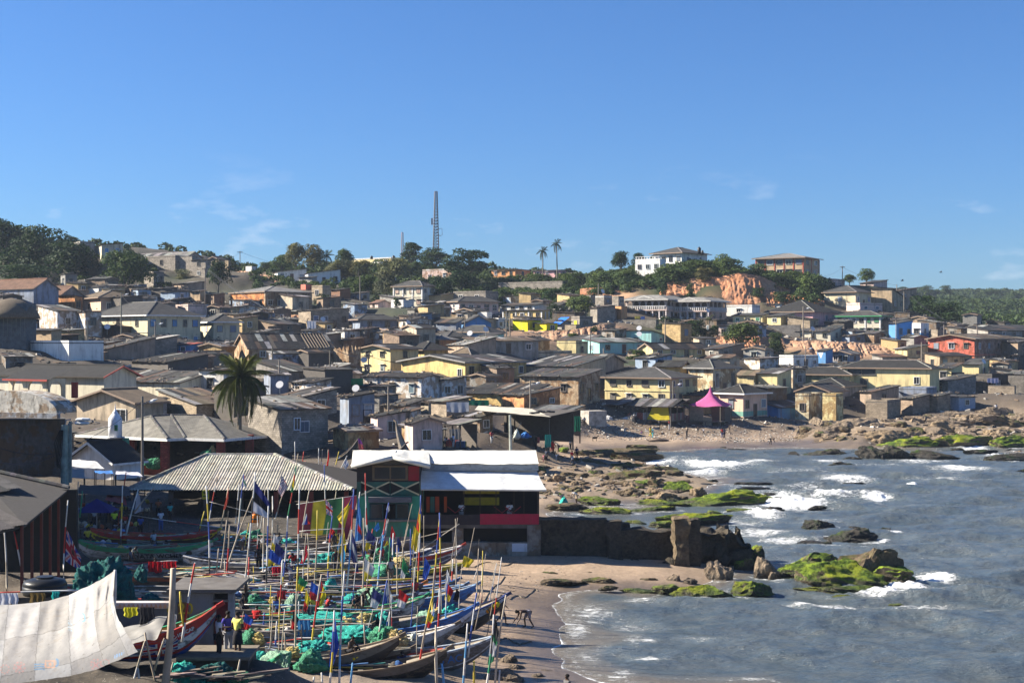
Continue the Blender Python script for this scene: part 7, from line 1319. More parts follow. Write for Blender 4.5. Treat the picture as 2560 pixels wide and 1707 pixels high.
def gp(px,py,z=None):
 """ground point under the pixel: march along the ray until the terrain is met"""
 D=40.
 while D<600:
  p=P(px,py,D)
  if p.z<=ground_z(p.x,p.y):break
  D+=.4 if D<120 else 1.2
 p=P(px,py,D);p.z=ground_z(p.x,p.y);return p
def tz(px,py,D):return P(px,py,D)
person('person in a blue purple shirt and grey trousers standing on the terrace edge',tz(570,1642,56),40,'arms',(.06,.05,.30),(.30,.30,.32),True,1.06)
person('person in a yellow top and black skirt standing on the terrace edge, seen from behind',tz(594,1642,55.6),150,'arms',(.70,.68,.16),BLK,True,1.04,None,None,True)
person('person in a white shirt and black trousers at the tip of the flag painted canoe',tz(547,1650,55.2),120,'stand',(.62,.55,.58),BLK,True,1.03)
person('shirtless person bending down to touch the wet sand beside the canoes',gp(1316,1572),-75,'bend',None,(.20,.19,.22),False,1.05)
person('person in a red shirt running behind the canoe bow',gp(1254,1562),85,'walk',(.40,.02,.03),(.08,.06,.06),False,1.0)
SEATS=[('shirtless person sitting in the front canoe beside a yellow can',876,1636,66.4,60,'sit',None,BLK),('shirtless person with lime shorts sitting with the back turned',804,1600,74,165,'sit',None,(.45,.65,.03)),('person in white and navy sitting between the net heaps at left',704,1614,74,70,'sit',(.55,.58,.62),BLK),('person in a red basketball jersey seen from behind',640,1556,74.5,175,'sit',(.50,.02,.02),BLK),('person in a dark jumper and striped cap bending over a green net',905,1532,78,60,'lean',(.03,.03,.03),BLK),('person in a navy shirt sitting low in the bottom canoe',1002,1672,66.4,30,'sit',(.04,.04,.10),(.1,.1,.12)),('person in black standing among the masts at left centre',647,1430,90,20,'stand',BLK,BLK),('person in grey bending among the inner canoes',662,1470,85,80,'lean',(.25,.25,.27),BLK),('person in a white shirt stooping beside a pale net',712,1508,82,70,'lean',(.6,.6,.62),(.08,.08,.1)),('person in dark clothes sitting behind the cream cloth',862,1606,73,110,'sit',(.05,.03,.03),(.35,.12,.02)),('person in a white shirt mending nets near the inner canoes',735,1470,86,40,'sit',(.62,.62,.62),BLK),('person in black among the far masts of the mooring',840,1440,89,10,'stand',BLK,(.06,.06,.08))]
for lb,px,py,D,f,k,sh,lo in SEATS:person(lb,P(px,py,D),f,k,sh,lo,k=='stand')
MK=[('person in a grey shirt walking in the shade with red cloths behind',388,1465,30,'walk',(.40,.42,.42),BLK),('person in dark clothes with a blue sleeve by the teal net',326,1440,100,'stand',(.10,.12,.16),(.1,.1,.08)),('person in a lime yellow shirt in the dark market',286,1332,20,'stand',(.55,.65,.05),BLK),('person in a black and white striped top in the dark market',236,1325,10,'stand',(.35,.35,.35),BLK),('person in a mustard shirt sitting in the dark market',266,1348,30,'sit',(.40,.34,.03),BLK),('person in pale blue beside the yellow canoe',384,1390,60,'stand',(.35,.40,.44),(.1,.1,.1)),('person in white sitting in the dark market near the flag pole',130,1378,40,'sit',(.5,.55,.6),BLK),('person with a white top near the purple flag pole',252,1372,0,'sit',(.5,.45,.5),(.2,.02,.03)),('person in blue near the end of the red posts shed',272,1306,0,'stand',(.06,.15,.45),BLK),('person in a white shirt under the corrugated hall',402,1330,30,'stand',(.55,.55,.6),(.05,.1,.3)),('person in teal under the corrugated hall',425,1312,50,'stand',(.04,.3,.3),BLK),('person carrying a bundle under the corrugated hall eave',396,1300,10,'arms',(.3,.1,.05),BLK),('person with a floral top by the inner left canoes',328,1420,60,'lean',(.3,.3,.25),BLK)]
for lb,px,py,f,k,sh,lo in MK:person(lb,gp(px,py),f,k,sh,lo)
for lb,px,cc in(('person in white at the left of the bar terrace',1154,WHT),('person in pale blue sitting mid terrace of the bar',1226,(.5,.56,.62)),('person in a white shirt standing at the right of the bar terrace',1274,WHT),('person in dark behind the pale blue person on the terrace',1240,(.06,.06,.08))):
 p=w(px,1311,Db+1.6);person(lb,p,rnd(-30,30),'sit' if px in(1226,1240)else 'arms',cc,(.3,.3,.32))
 if px in(1226,1240):pass
BE=[('person in dark shirt standing with a child on the sand by the bar',1366,1163,'stand',(.04,.05,.08),BLK),('small child in pink beside the dark shirted person',1359,1163,'stand',(.40,.15,.18),(.2,.1,.1)),('child in white walking on the sand by the rocks',1391,1157,'walk',WHT,(.3,.3,.3)),('person in red shirt and pale trousers by the rocks',1430,1160,'walk',(.50,.02,.03),(.55,.55,.58)),('tall person in a checked dark shirt by the rocks',1442,1153,'stand',(.10,.10,.16),(.12,.04,.04)),('person in red standing on the rubble above the bar',1379,1131,'stand',(.55,.03,.03),(.3,.02,.02)),('person in a red dress walking below the rubble',1383,1139,'walk',(.50,.03,.02),(.45,.03,.02)),('person in blue and white sitting on the shaded rubble',1426,1128,'stand',(.25,.35,.55),BLK),('dark clothed person standing on the shaded rubble',1340,1127,'stand',BLK,BLK),('person in white stooping over the rubble',1396,1132,'lean',(.4,.4,.4),BLK),('person in a yellow wrap on the far beach',1626,1094,'walk',(.65,.50,.03),(.5,.4,.05)),('person in a turquoise dress on the far beach',1632,1096,'stand',(.10,.50,.55),(.10,.45,.5)),('child in pink on the far beach below the stilt hut',1604,1085,'sit',(.55,.12,.25),(.1,.1,.3)),('slim person standing before the pink tent',1717,1091,'stand',(.22,.18,.14),BLK),('running child in the shade of the pink tent',1745,1084,'walk',(.12,.09,.08),BLK),('child in a pale shirt in the shade of the pink tent',1759,1088,'walk',(.4,.4,.45),BLK),('person in a red shirt right of the pink tent',1806,1097,'stand',(.45,.03,.03),(.1,.1,.2)),('person in dark beside the red shirted one',1811,1097,'walk',(.06,.06,.1),BLK),('child running near the small white canoe',1824,1083,'walk',(.10,.08,.07),BLK),('lone person walking on the far sand',1996,1094,'walk',(.15,.13,.11),BLK),('person crouching at the far waterline',1928,1111,'bend',None,BLK),('person in white climbing the rocks at right',2490,1036,'walk',WHT,(.5,.5,.5)),('person in white by the square tower house',2105,1046,'stand',WHT,(.3,.02,.03)),('person in red leaning at the stilt hut posts',1673,1076,'stand',(.5,.05,.05),(.5,.5,.5)),('person in a white shirt among the sacks on the upper beach',1586,1058,'lean',WHT,(.1,.1,.14)),('person in pale blue climbing by the green net',1461,1066,'lean',(.55,.6,.68),BLK),('person in blue and white by the cluttered stall',1133,1122,'stand',(.45,.5,.65),(.4,.4,.4)),('person in white sitting by the cluttered stall',1112,1123,'lean',(.45,.45,.5),BLK),('person in red and white walking below the awning',1229,1123,'walk',(.4,.08,.08),(.4,.4,.4)),('black silhouetted person with hands on hips by the pink hut',938,1090,'akimbo',BLK,BLK),('black silhouetted child beside the hands on hips person',951,1090,'akimbo',BLK,BLK)]
for i,(lb,px,py,k,sh,lo)in enumerate(BE):person(lb,gp(px,py),rnd(-70,70)if k!='bend' else 60,k,sh,lo,i%3>0,.62 if('child' in lb and 'with a child' not in lb)else 1.0)
person('person in a white shirt bending over a turquoise net bundle on the point',gp(1441,1262),-70,'lean',WHT,(.55,.42,.28),False)
person('dark head of a person at the bottom edge near the waterline',P(1418,1684,62)-Vector((0,0,1.72)),-60,'stand',(.1,.1,.1),BLK)
# a black goat on the far beach
T=thing('goat','small black goat walking on the sand below the stalls','goat',gp(1487,1103),.2);b=MB();b.tube([(-.42,0,.52),(-.3,0,.55),(0,0,.53),(.25,0,.56),(.38,0,.60)],[.08,.16,.17,.15,.1],8).tube([(.34,0,.62),(.5,0,.80),(.68,0,.78),(.76,0,.74)],[.09,.075,.06,.03],7)
for x,y in((-.3,.09),(-.3,-.09),(.26,.08),(.26,-.08)):b.tube([(x,y,.5),(x-.03,y,.28),(x+.02,y,0)],[.06,.035,.025],6)
b.tube([(-.44,0,.56),(-.54,0,.60)],[.03,.015],5).tube([(.6,.03,.85),(.55,.05,.96)],[.02,.01],5);b.build('body',M['fabric'],T,(.02,.018,.016),True)
# --- fishing canoes
def text_mesh(s,size):
 cu=bpy.data.curves.new('t','FONT');cu.body=s;cu.size=size;cu.align_x='CENTER';cu.align_y='CENTER';cu.offset=.006;o=bpy.data.objects.new('t',cu);COL.objects.link(o)
 dg=bpy.context.evaluated_depsgraph_get();me=bpy.data.meshes.new_from_object(o.evaluated_get(dg));me.name='lettering';bpy.data.objects.remove(o);me.materials.clear();me.materials.append(M['paint']);return me
def canoe(lb,tip,D,zg,L,head,hull,bands,rim,tipc=None,inside=(.17,.135,.10),txt=None,W=.85,nm='fishing_canoe',deck=True,fl=None):  # default inside colour is darkened to stand in for shade within the hull
 """tip: pixel of the bow tip; D: distance of the bow; zg: ground height; bands: list of (f0,f1,colour) on the sides, 0 keel 1 rim"""
 tp=P(tip[0],tip[1],D);hb=tp.z-zg;a=math.radians(head);T=thing(nm,lb,'canoe',(0,0,0),a,'fishing canoes drawn up on the beach')
 N=33;X=[-L/2+L*i/(N-1)for i in range(N)]
 def prof(x):
  s=x/(L/2);bw=max(0,s);st=max(0,-s)
  zs=.92+(hb-.92)*bw**2.6+.45*st**2.6;zk=.0+(hb*.80)*max(0,(bw-.55)/.45)**2.0+.75*max(0,(st-.7)/.3)**2
  w_=W*max(0.0,1-bw**2.6)**.75*max(.0,1-.88*st**3.2);return zs,zk,max(w_,.045)
 def pt(x,f,sg,off=0.):
  zs,zk,w_=prof(x);y=w_*(math.sin(min(1,f*1.08)*math.pi/2)**.8)+off;return(x,sg*y,zk+(zs-zk)*(f**1.35))
 FR=[0,.12,.3,.5,.7,.85,1.0];V=[];Fc=[]
 for x in X:
  for f in reversed(FR):V.append(pt(x,f,-1))
  for f in FR[1:]:V.append(pt(x,f,1))
 n=len(FR)*2-1;Fc=[tuple(int(q)for q in f)for f in gridfaces(N,n)]
 V2=[];
 for x in X:
  for f in reversed(FR):p=pt(x,max(f,.06),-1,-.06);V2.append((p[0],min(p[1],-.0),p[2]+(.06 if f<.9 else 0)))
  for f in FR[1:]:p=pt(x,max(f,.06),1,-.06);V2.append((p[0],max(p[1],0.),p[2]+(.06 if f<.9 else 0)))
 h=inst('hull',npmesh('hull',V,[f[::-1]for f in Fc],M['hull'],True),T,hull);inst('inner_planking',npmesh('inner_planking',V2,Fc,M['wood'],True),T,inside)
 for(f0,f1,c)in bands:
  Vb=[]
  for x in X:
   Vb.append(pt(x,f0,-1,.014));Vb.append(pt(x,f1,-1,.014))
  k=inst('painted_band',npmesh('painted_band',Vb,[(2*i,2*i+2,2*i+3,2*i+1)for i in range(N-1)],M['hull'],True),T,c)
 for sg in(-1,1):MB().tube([pt(x,1.0,sg,.01)for x in X[::2]],.055,5).build('gunwale',M['hull'],T,rim if not isinstance(rim,list)else rim[(sg+1)//2])
 for k in range(6):
  x=-L*.36+L*.125*k;zs,zk,w_=prof(x);MB().box((x,0,zs-.12),(.24,2*w_-.04,.05)).build('thwart',M['wood'],T,vary((.30,.26,.20),.35))
 for k in range(9):
  x=rnd(-.40,.30)*L;zs,zk,w_=prof(x);ln=rnd(.9,2.8);y=rnd(-.6,.6)*w_;c_=random.choice([(.42,.37,.29),(.30,.24,.17),(.12,.10,.08),(.50,.48,.45),(.05,.28,.26),(.06,.16,.36),(.40,.06,.04),(.46,.36,.10)])
  if k<6:MB().bar((x,y,zs+rnd(-.1,.12)),(x+ln,y*.3+rnd(-.3,.3)*w_,zs+rnd(-.05,.22)),rnd(.06,.22),.05).build('paddle',M['wood'],T,vary(c_,.3))
  else:MB().lathe([(.10,0),(rnd(.2,.35),.12),(rnd(.15,.3),.3),(.05,.42)],7,(x,y*.6,zs-.35)).build('bundle',M['net'],T,vary(c_,.3),True)
 if deck:
  Vd=[];
  for x in[L*.33+L*.15*i/5 for i in range(6)]:a_,b_=pt(x,.96,-1,-.03),pt(x,.96,1,-.03);Vd+=[a_,b_]
  inst('fore_deck',npmesh('fore_deck',Vd,[(2*i,2*i+2,2*i+3,2*i+1)for i in range(5)],M['wood']),T,(.30,.26,.2))
 zs,zk,w_=prof(L*.5);MB().bar((L*.485,0,hb-.10),(L*.5+.30,0,hb+.16),.11,.16).build('prow_tip',M['hull'],T,tipc or rim if not isinstance(rim,list)else(tipc or rim[0]))
 if txt:
  for s,xf,f,size,col in txt:
   x=L*xf;p=Vector(pt(x,f,-1,.03));q=Vector(pt(x+.3,f,-1,.03));up=(Vector(pt(x,f+.12,-1,.03))-Vector(pt(x,f-.12,-1,.03))).normalized();ex=(q-p).normalized();ez=ex.cross(up).normalized();up=ez.cross(ex)
   inst('lettering',text_mesh(s,size),T,col,mat=Matrix(((ex.x,up.x,ez.x,p.x+ez.x*.02),(ex.y,up.y,ez.y,p.y+ez.y*.02),(ex.z,up.z,ez.z,p.z+ez.z*.02),(0,0,0,1))))
 c,s=math.cos(a),math.sin(a);T.location=(tp.x-c*(L/2+.25),tp.y-s*(L/2+.25),zg);T['pt']=0;del T['pt']
 return T,pt
GY=(.24,.23,.215);NV=(.03,.05,.16);BU=(.05,.16,.42);W_=(.58,.58,.58);RD=(.46,.04,.03);YE=(.62,.46,.03);GN=(.03,.28,.13);DK=(.055,.045,.04);BR=(.20,.15,.10);LB=(.22,.32,.46);TQ=(.05,.40,.36)
canoe('long dark weathered canoe in front with green nets heaped over its stern',(1012,1590),66.5,.85,13,5,DK,[(.72,.98,(.16,.14,.11))],BR,BR,(.35,.30,.23))
canoe('black canoe at the bottom with a worn brown gunwale and tyre at its bow',(1131,1621),65.5,.6,11,3,(.02,.02,.02),[(.74,.98,(.13,.11,.09))],BR,BR)
canoe('white canoe with swirling blue script near the water, bottom row',(1246,1590),69.5,.45,11,6,(.16,.15,.15),[(.35,.98,W_)],(.40,.46,.52),BU,(.34,.31,.27),[('DMS AC',.27,.72,.55,BU)])
canoe('blue and white canoe numbered 10-10 in the middle row',(1196,1514),74.5,.65,12.5,5,(.30,.31,.33),[(.40,.72,W_),(.72,.99,BU)],BU,BU,(.33,.28,.22),[('10 - 10',.08,.58,.5,NV),('D M S',.26,.62,.5,NV)])
canoe('dark canoe with yellow and orange cans lashed on its high bow',(1276,1487),78,.5,12,8,DK,[(.70,.98,(.42,.43,.45))],NV,NV,(.25,.2,.15),[('O',.29,.66,.4,W_)])
canoe('white canoe with green gunwale and red dashes lettered CR-CC-188-CAR',(1073,1489),78,.9,9.5,6,(.40,.40,.40),[(.45,.82,W_),(.84,.98,(.45,.42,.40))],GN,GN,(.35,.3,.23),[('CR-CC-188-CAR',.27,.80,.28,(.1,.1,.12)),('\u25cf',.27,.52,.8,(.4,.04,.03))])
canoe('bright blue canoe with its bow beside the red striped pole',(1200,1461),82.5,.75,12,7,BU,[(.55,.96,(.07,.22,.52))],LB,LB)
canoe('navy blue canoe behind the bright blue one',(1172,1461),84,.8,12,6,NV,[(.6,.96,(.06,.13,.36))],LB,LB)
canoe('blue canoe with a yellow rail, third of the blue group',(1153,1449),86,.8,12,7,(.05,.10,.28),[(.84,.98,YE)],BU,BU)
canoe('canoe with an orange and red painted bow tip',(1068,1457),84,1.0,11,5,(.07,.07,.12),[(.84,.98,(.50,.34,.05))],NV,(.62,.22,.04))
canoe('black and yellow canoe with a yellow lined bow near the bar wall',(1168,1407),92,.85,12,7,DK,[(.82,.99,YE)],(.35,.32,.06),(.4,.38,.06))
canoe('white canoe with a red and white tipped bow in front of the bar wall',(1164,1363),98,.85,11,8,(.10,.11,.2),[(.40,.78,W_),(.80,.98,RD)],W_,RD,(.3,.25,.2),[('EE DE BEES',.26,.60,.36,NV)])
canoe('white canoe with navy stripe below the green painted hut',(1089,1370),97.5,.9,11,8,(.40,.42,.46),[(.72,.97,NV)],W_,NV,(.3,.26,.2))
canoe('grey canoe lying inside the second row, nets along its rim',(1030,1420),90,1.0,13,4,GY,[(.75,.97,(.24,.23,.22))],(.28,.26,.23),BR)
canoe('long grey canoe below the white and blue flag',(1008,1440),87.5,1.05,13,3,(.26,.25,.24),[(.8,.97,(.44,.42,.4))],BR,BR)
canoe('grey canoe in the middle of the mooring with pale plank rims',(930,1405),93,1.2,12,2,GY,[(.6,.95,(.46,.45,.44))],W_,BR)
canoe('white sided canoe lettered on its rim in the inner row',(862,1384),96.5,1.3,11,2,(.2,.2,.22),[(.5,.97,(.52,.52,.52))],W_,BR,(.3,.25,.2),[('BEACH',.12,.74,.36,NV)])
canoe('brown canoe under the striped banner',(850,1338),103,1.4,11,1,BR,[(.7,.97,(.30,.26,.2))],BR,BR)
canoe('grey canoe left of centre with a turquoise sheet across it',(800,1442),88.5,1.4,12,0,GY,[(.7,.97,(.40,.39,.37))],(.28,.26,.23),BR)
canoe('worn plank canoe left of the pole cluster',(716,1400),95,1.5,11,-2,(.28,.27,.26),[(.72,.97,(.46,.45,.43))],W_,BR)
canoe('pale canoe at left with a painted orange panel inside',(665,1452),86,1.6,10,-3,(.30,.29,.28),[(.72,.97,(.5,.5,.5))],W_,BR,(.45,.42,.38))
canoe('orange red trimmed canoe behind the flat roofed hut',(600,1462),84,1.75,9,-6,BR,[(.76,.98,(.55,.12,.04))],(.4,.3,.2),BR)
canoe('plank canoe lined with turquoise nets, middle left',(905,1516),78.8,1.15,12,3,BR,[(.7,.97,(.33,.29,.23))],(.30,.27,.23),BR)
canoe('plank canoe loaded with blue cloth and net heaps',(942,1560),72.5,1.05,12,3,(.22,.18,.14),[(.7,.97,(.38,.34,.28))],(.30,.27,.24),BR)
canoe('plain plank canoe behind the white swirl canoe',(1150,1560),71,.7,12,4,(.28,.26,.24),[(.7,.97,(.50,.49,.47))],W_,BR)
canoe('green and white canoe with black lettering and a football, left',(542,1351),94,1.95,9,-3,(.40,.42,.40),[(.40,.76,W_),(.78,.99,GN)],GN,GN,(.3,.26,.2),[("KYATA WCHEN'",.12,.60,.50,(.02,.02,.02)),('\u25cf',.34,.62,.5,(.03,.03,.03))],.9)
canoe('yellow canoe with red rim and pale nets, behind the green and white one',(552,1325),99.5,2.0,9,-3,(.10,.05,.03),[(.35,.82,YE),(.84,.99,RD)],RD,YE,(.4,.12,.06),None,.9)
T_uj,pt_uj=canoe('red, white and blue canoe with a painted union flag on the terrace',(557,1515),55.4,4.2,8.4,10,(.05,.10,.34),[(.30,.42,RD),(.42,.70,W_),(.72,.99,RD)],[RD,GN],RD,(.45,.3,.08),[('CR-CC-108-CAP',.33,.84,.19,W_)],.8)
canoe('yellow, green and blue painted prow rising at the bottom edge',(699,1646),62.5,.8,8,24,(.03,.22,.10),[(.55,.75,(.06,.14,.4)),(.78,.99,YE)],GN,GN)
canoe('small white and red canoe beached by the stilted house',(1889,1040),252,1.4,4.8,3,(.5,.5,.5),[(.2,.5,RD),(.55,.95,W_)],DK,DK,(.3,.25,.2),None,.7)
canoe('old dark canoe with a steep grey prow below the pink huts',(985,1053),163,1.8,7.5,150,(.22,.19,.16),[(.7,.97,(.28,.25,.22))],(.2,.18,.16),BR,(.1,.09,.08),None,.8)
canoe('black derelict canoe lying in the shade below the blue grey cabin',(1020,1108),158,1.8,11,6,(.06,.05,.045),[],(.10,.09,.08),DK,(.08,.07,.06),None,.9)
canoe('second derelict canoe in the shade beside the two storey block house',(900,1098),160,1.9,10,12,(.05,.045,.04),[],(.12,.1,.09),DK,(.08,.07,.06),None,.9)
# more hulls packed in between
for i,(tx,ty,D,zg,lb,c_,b_)in enumerate(((1010,1395,95,1.0,'brown canoe packed between the grey canoes near the bar',BR,(.36,.33,.28)),(985,1470,84.5,1.0,'narrow grey hull behind the green gunwale canoe',GY,(.40,.38,.35)),(890,1440,88,1.25,'narrow black hull left of the white round emblem flag',DK,(.20,.18,.15)),(830,1470,85,1.3,'weathered hull under the long crosswise spars',BR,(.34,.32,.29)),(760,1500,81,1.4,'plank hull with a blue painted side, left middle',DK,(.06,.12,.30)),(720,1540,77,1.4,'dark hull left of the red jersey person',DK,(.22,.2,.17)),(860,1545,75.5,1.2,'narrow brown hull right of the dark bending person',BR,(.30,.26,.2)),(800,1588,72,1.2,'hull holding the hanging blue cloth and pale nets',DK,(.34,.30,.25)),(742,1365,99,1.5,'thin hull at the back under the hall eave',BR,(.26,.24,.2)),(950,1350,102,1.2,'thin hull lying before the green painted bar wall',DK,(.30,.28,.26)),(1120,1440,88,.85,'black hull between the yellow black and blue canoes',DK,(.14,.14,.16)),(1100,1530,75,.8,'dark hull behind the canoe numbered 10-10',DK,(.26,.25,.24)),(1040,1620,68,.8,'dark hull wedged between the two front canoes',DK,(.18,.16,.13)),(640,1500,80,1.7,'short pale hull beside the hut roof slab',GY,(.44,.42,.38)))):
 canoe(lb,(tx,ty),D,zg,rnd(10,13),rnd(0,7),c_,[(.70,.97,b_)],vary(b_,.3),BR)
 # union flag panel on the terrace canoe
def uj(u,v):
 x,y=u*2-1,v*2-1;ax,ay=abs(x*1.6),abs(y)
 if abs(x*1.6)<.2 or abs(y)<.2:return(.50,.03,.04)
 if abs(x*1.6)<.36 or abs(y)<.36:return(.68,.68,.68)
 d=abs(abs(x)-abs(y))
 if d<.07:return(.50,.03,.04)
 if d<.20:return(.68,.68,.68)
 return(.03,.05,.25)
def cgrid(name,pts,n,m,fn,par=None,wav=0.,seed=0,off=(0,0,0)):
 """printed cloth between four corners: 0 top hoist, 1 bottom hoist, 2 bottom fly, 3 top fly; fn(u along fly, v down)"""
 a,b,c,d=[Vector(p)for p in pts];V=[];Cc=[]
 nr=(b-a).cross(d-a);nr=nr.normalized()if nr.length>1e-6 else Vector((0,-1,0))
 for j in range(m+1):
  for i in range(n+1):
   u,v=i/n,j/m;p=a.lerp(b,v).lerp(d.lerp(c,v),u);k=wav*u**.6*(math.sin(u*7+v*3+seed)+.6*math.sin(u*13-v*5+seed*2));p=p+nr*k;V.append(tuple(p-Vector(off)));Cc.append(fn(u,v))
 me=npmesh(name,V,gridfaces(m+1,n+1),M['print'],True);setattrc(me,'Col',Cc);return inst(name,me,par)
x0,x1=8.4*.17,8.4*.33
Vq=[];Cq=[]
for j in range(25):
 for i in range(41):
  u,v=i/40,j/24;x=x0+(x1-x0)*u;p=pt_uj(x,.78-.36*v,-1,.03);Vq.append(p);Cq.append(uj(u,v))
me=npmesh('flag_panel',Vq,gridfaces(25,41),M['print'],True);setattrc(me,'Col',Cq);inst('flag_panel',me,T_uj)
# --- poles and flags
PAINT=dict(w=(.60,.59,.56),r=(.45,.04,.03),b=(.04,.08,.30),y=(.58,.44,.05),n=(.34,.28,.21),k=(.04,.04,.045),g=(.04,.24,.12),l=(.10,.30,.55),t=(.46,.40,.31))
PMAT={}
def pmat(k):
 if k not in PMAT:
  m=M['paint'].copy();m.name='pole_paint_'+k
  nt=m.node_tree
  for nd in nt.nodes:
   if nd.type=='OBJECT_INFO':
    rgb=nt.nodes.new('ShaderNodeRGB');rgb.outputs[0].default_value=(*PAINT[k],1)
    for l in list(nt.links):
     if l.from_node==nd:nt.links.new(rgb.outputs[0],l.to_socket)
  PMAT[k]=m
 return PMAT[k]
def f2(x,y):return(480+x/3.675,1120+y/3.675)
def r3(x,y):return(480+x/3.675,1400+y/3.675)
def r4(x,y):return(860+x/2.671,1120+y/2.671)
def r1(x,y):return(x/2.975,1180+y/2.975)
CN=dict(w='white',r='red',b='blue',y='yellow',n='brown',k='black',g='green',l='pale blue',t='tan')
PLAB=set()
def pole(a,b,pat='n',r=.055,D=None,zb=1.6,lb=None,horiz=False,Da=None):
 if D is None:D=max(62,min(116,DG(b[1],zb)))
 pa,pb=P(*a,Da or D),P(*b,D)
 if not horiz:pb=pb-Vector((0,0,.35))
 n=max(len(pat)*2,6)if len(pat)>1 else 4;bend=Vector((rnd(-.05,.05),0,rnd(-.02,.02)))*(pa-pb).length*.4
 pts=[pb.lerp(pa,i/n)+bend*math.sin(i/n*math.pi)for i in range(n+1)];ks=sorted(set(pat))
 seg=[ks.index(pat[int(i/n*len(pat))%len(pat)])for i in range(n)]
 bm=MB();bm.tube(pts,[r*(1-.35*i/n)for i in range(n+1)],6,seg);org=pts[0].copy();bm.v=[tuple(Vector(v)-org)for v in bm.v]
 o=bm.build('pole' if not horiz else 'spar',[pmat(k)for k in ks],None,None,True,org)
 return o
POLE_CL=[]
VP=[(f2(130,345),f2(160,1290),'wkwbyw'),(f2(245,232),f2(150,700),'bwbrwn'),(f2(335,350),f2(225,830),'nnt'),(f2(432,330),f2(390,730),'wkw'),(f2(476,240),f2(420,860),'bwb'),(f2(580,225),f2(470,1320),'wtwkw'),(f2(702,530),f2(675,1390),'wkwbw'),(f2(832,430),f2(742,700),'wn'),(f2(988,330),f2(968,1396),'wkwrw'),(f2(880,622),f2(800,1396),'bybwbw'),(f2(976,50),f2(860,700),'ngrkgn'),(f2(1080,375),f2(1000,900),'nt'),(f2(1216,150),f2(1240,740),'nrwb'),(f2(1290,620),f2(1250,1290),'wbywrb'),(f2(1325,395),f2(1285,800),'n'),(f2(1388,450),f2(1380,1420),'tnt'),(f2(1487,375),f2(1400,1420),'lwlwrb'),(f2(1543,400),f2(1490,900),'wlw'),(f2(1592,230),f2(1635,970),'rwrwr'),(f2(1575,640),f2(1558,1400),'tn'),(f2(1808,500),f2(1700,1310),'wlwlrb'),(f2(1885,890),f2(1890,1370),'tn'),(f2(2102,430),f2(2062,1420),'byrwyb'),(f2(2280,600),f2(2215,1396),'rwrybry'),(f2(2008,740),f2(2012,1090),'bb'),(f2(1930,850),f2(1952,1170),'n'),(f2(345,710),f2(298,1290),'trn'),(f2(660,640),f2(652,1250),'wt'),(f2(320,660),f2(240,1200),'tn'),(f2(560,440),f2(280,1180),'tn'),(f2(1152,570),f2(1115,1330),'nny'),(f2(945,-60),f2(948,170),'w'),(f2(1165,0),f2(1165,200),'w'),(f2(1200,10),f2(1178,200),'wn'),(f2(1252,12),f2(1230,230),'rn'),(f2(1350,30),f2(1288,240),'ny'),(f2(1425,70),f2(1320,250),'w'),(f2(1028,30),f2(1005,200),'nr'),(f2(740,440),f2(738,860),'w'),(f2(790,700),f2(780,860),'n'),(f2(525,1000),f2(505,1440),'ttr'),(f2(30,1050),f2(0,1200),'w'),(f2(245,920),f2(190,1290),'tn'),(f2(1850,780),f2(1845,1180),'w'),(f2(1820,820),f2(1790,1230),'kg'),(f2(700,360),f2(712,560),'w'),(f2(1660,740),f2(1620,1000),'r'),(f2(2010,850),f2(2000,1180),'b'),(r3(972,60),r3(945,870),'tnty'),(r3(1190,130),r3(1088,800),'yrt'),(r3(1308,460),r3(1258,1140),'wybw'),(r3(1402,100),r3(1352,1140),'wlwbw'),(r3(1560,330),r3(1553,700),'tn'),(r3(1792,180),r3(1698,790),'twb'),(r3(2242,600),r3(2250,1140),'t'),(r3(2205,350),r3(2078,970),'rny'),(r3(1476,940),r3(1448,1140),'l'),(r3(2295,960),r3(2312,1140),'l'),(r3(665,480),r3(650,660),'b'),(r3(1190,1030),r3(1196,1140),'w'),(r3(1120,1070),r3(1110,1140),'w'),(r3(850,660),r3(880,860),'n'),(r3(1580,590),r3(1605,870),'n'),(r3(300,0),r3(315,240),'t'),(r3(440,900),r3(370,1140),'t'),(r3(780,560),r3(765,820),'bw'),(r3(830,0),r3(790,600),'wrw'),(r4(1082,980),r4(1004,1575),'tnt'),(r4(1000,1110),r4(945,1575),'wgkw'),(r4(825,1170),r4(793,1575),'lwlw'),(r4(868,1420),r4(868,1575),'y'),(r4(613,1180),r4(622,1575),'t'),(r4(885,965),r4(828,1345),'wbwb'),(r4(925,795),r4(915,1095),'wrnw'),(r4(638,430),r4(625,1225),'rwryb'),(r4(607,800),r4(590,1190),'ryn'),(r4(690,910),r4(678,1195),'wlwb'),(r4(655,1440),r4(668,1575),'l'),(r4(727,740),r4(718,935),'wrw'),(r4(1040,1480),r4(1030,1575),'w'),(r1(912,100),r1(886,690),'wkwyw'),(r1(938,0),r1(850,450),'yrykr'),(r1(1028,130),r1(935,440),'w'),(r1(60,200),r1(110,430),'t'),(r1(30,400),r1(50,890),'tw'),(r1(105,440),r1(182,800),'twr'),(r1(148,480),r1(252,780),'n'),(r1(582,70),r1(585,400),'n'),(r1(612,140),r1(592,300),'g'),(r1(1520,290),r1(1455,510),'ry'),(r1(205,130),r1(145,310),'n'),(r1(1150,110),r1(1000,260),'n')]
NEARB=[((lambda t:t)(0))]
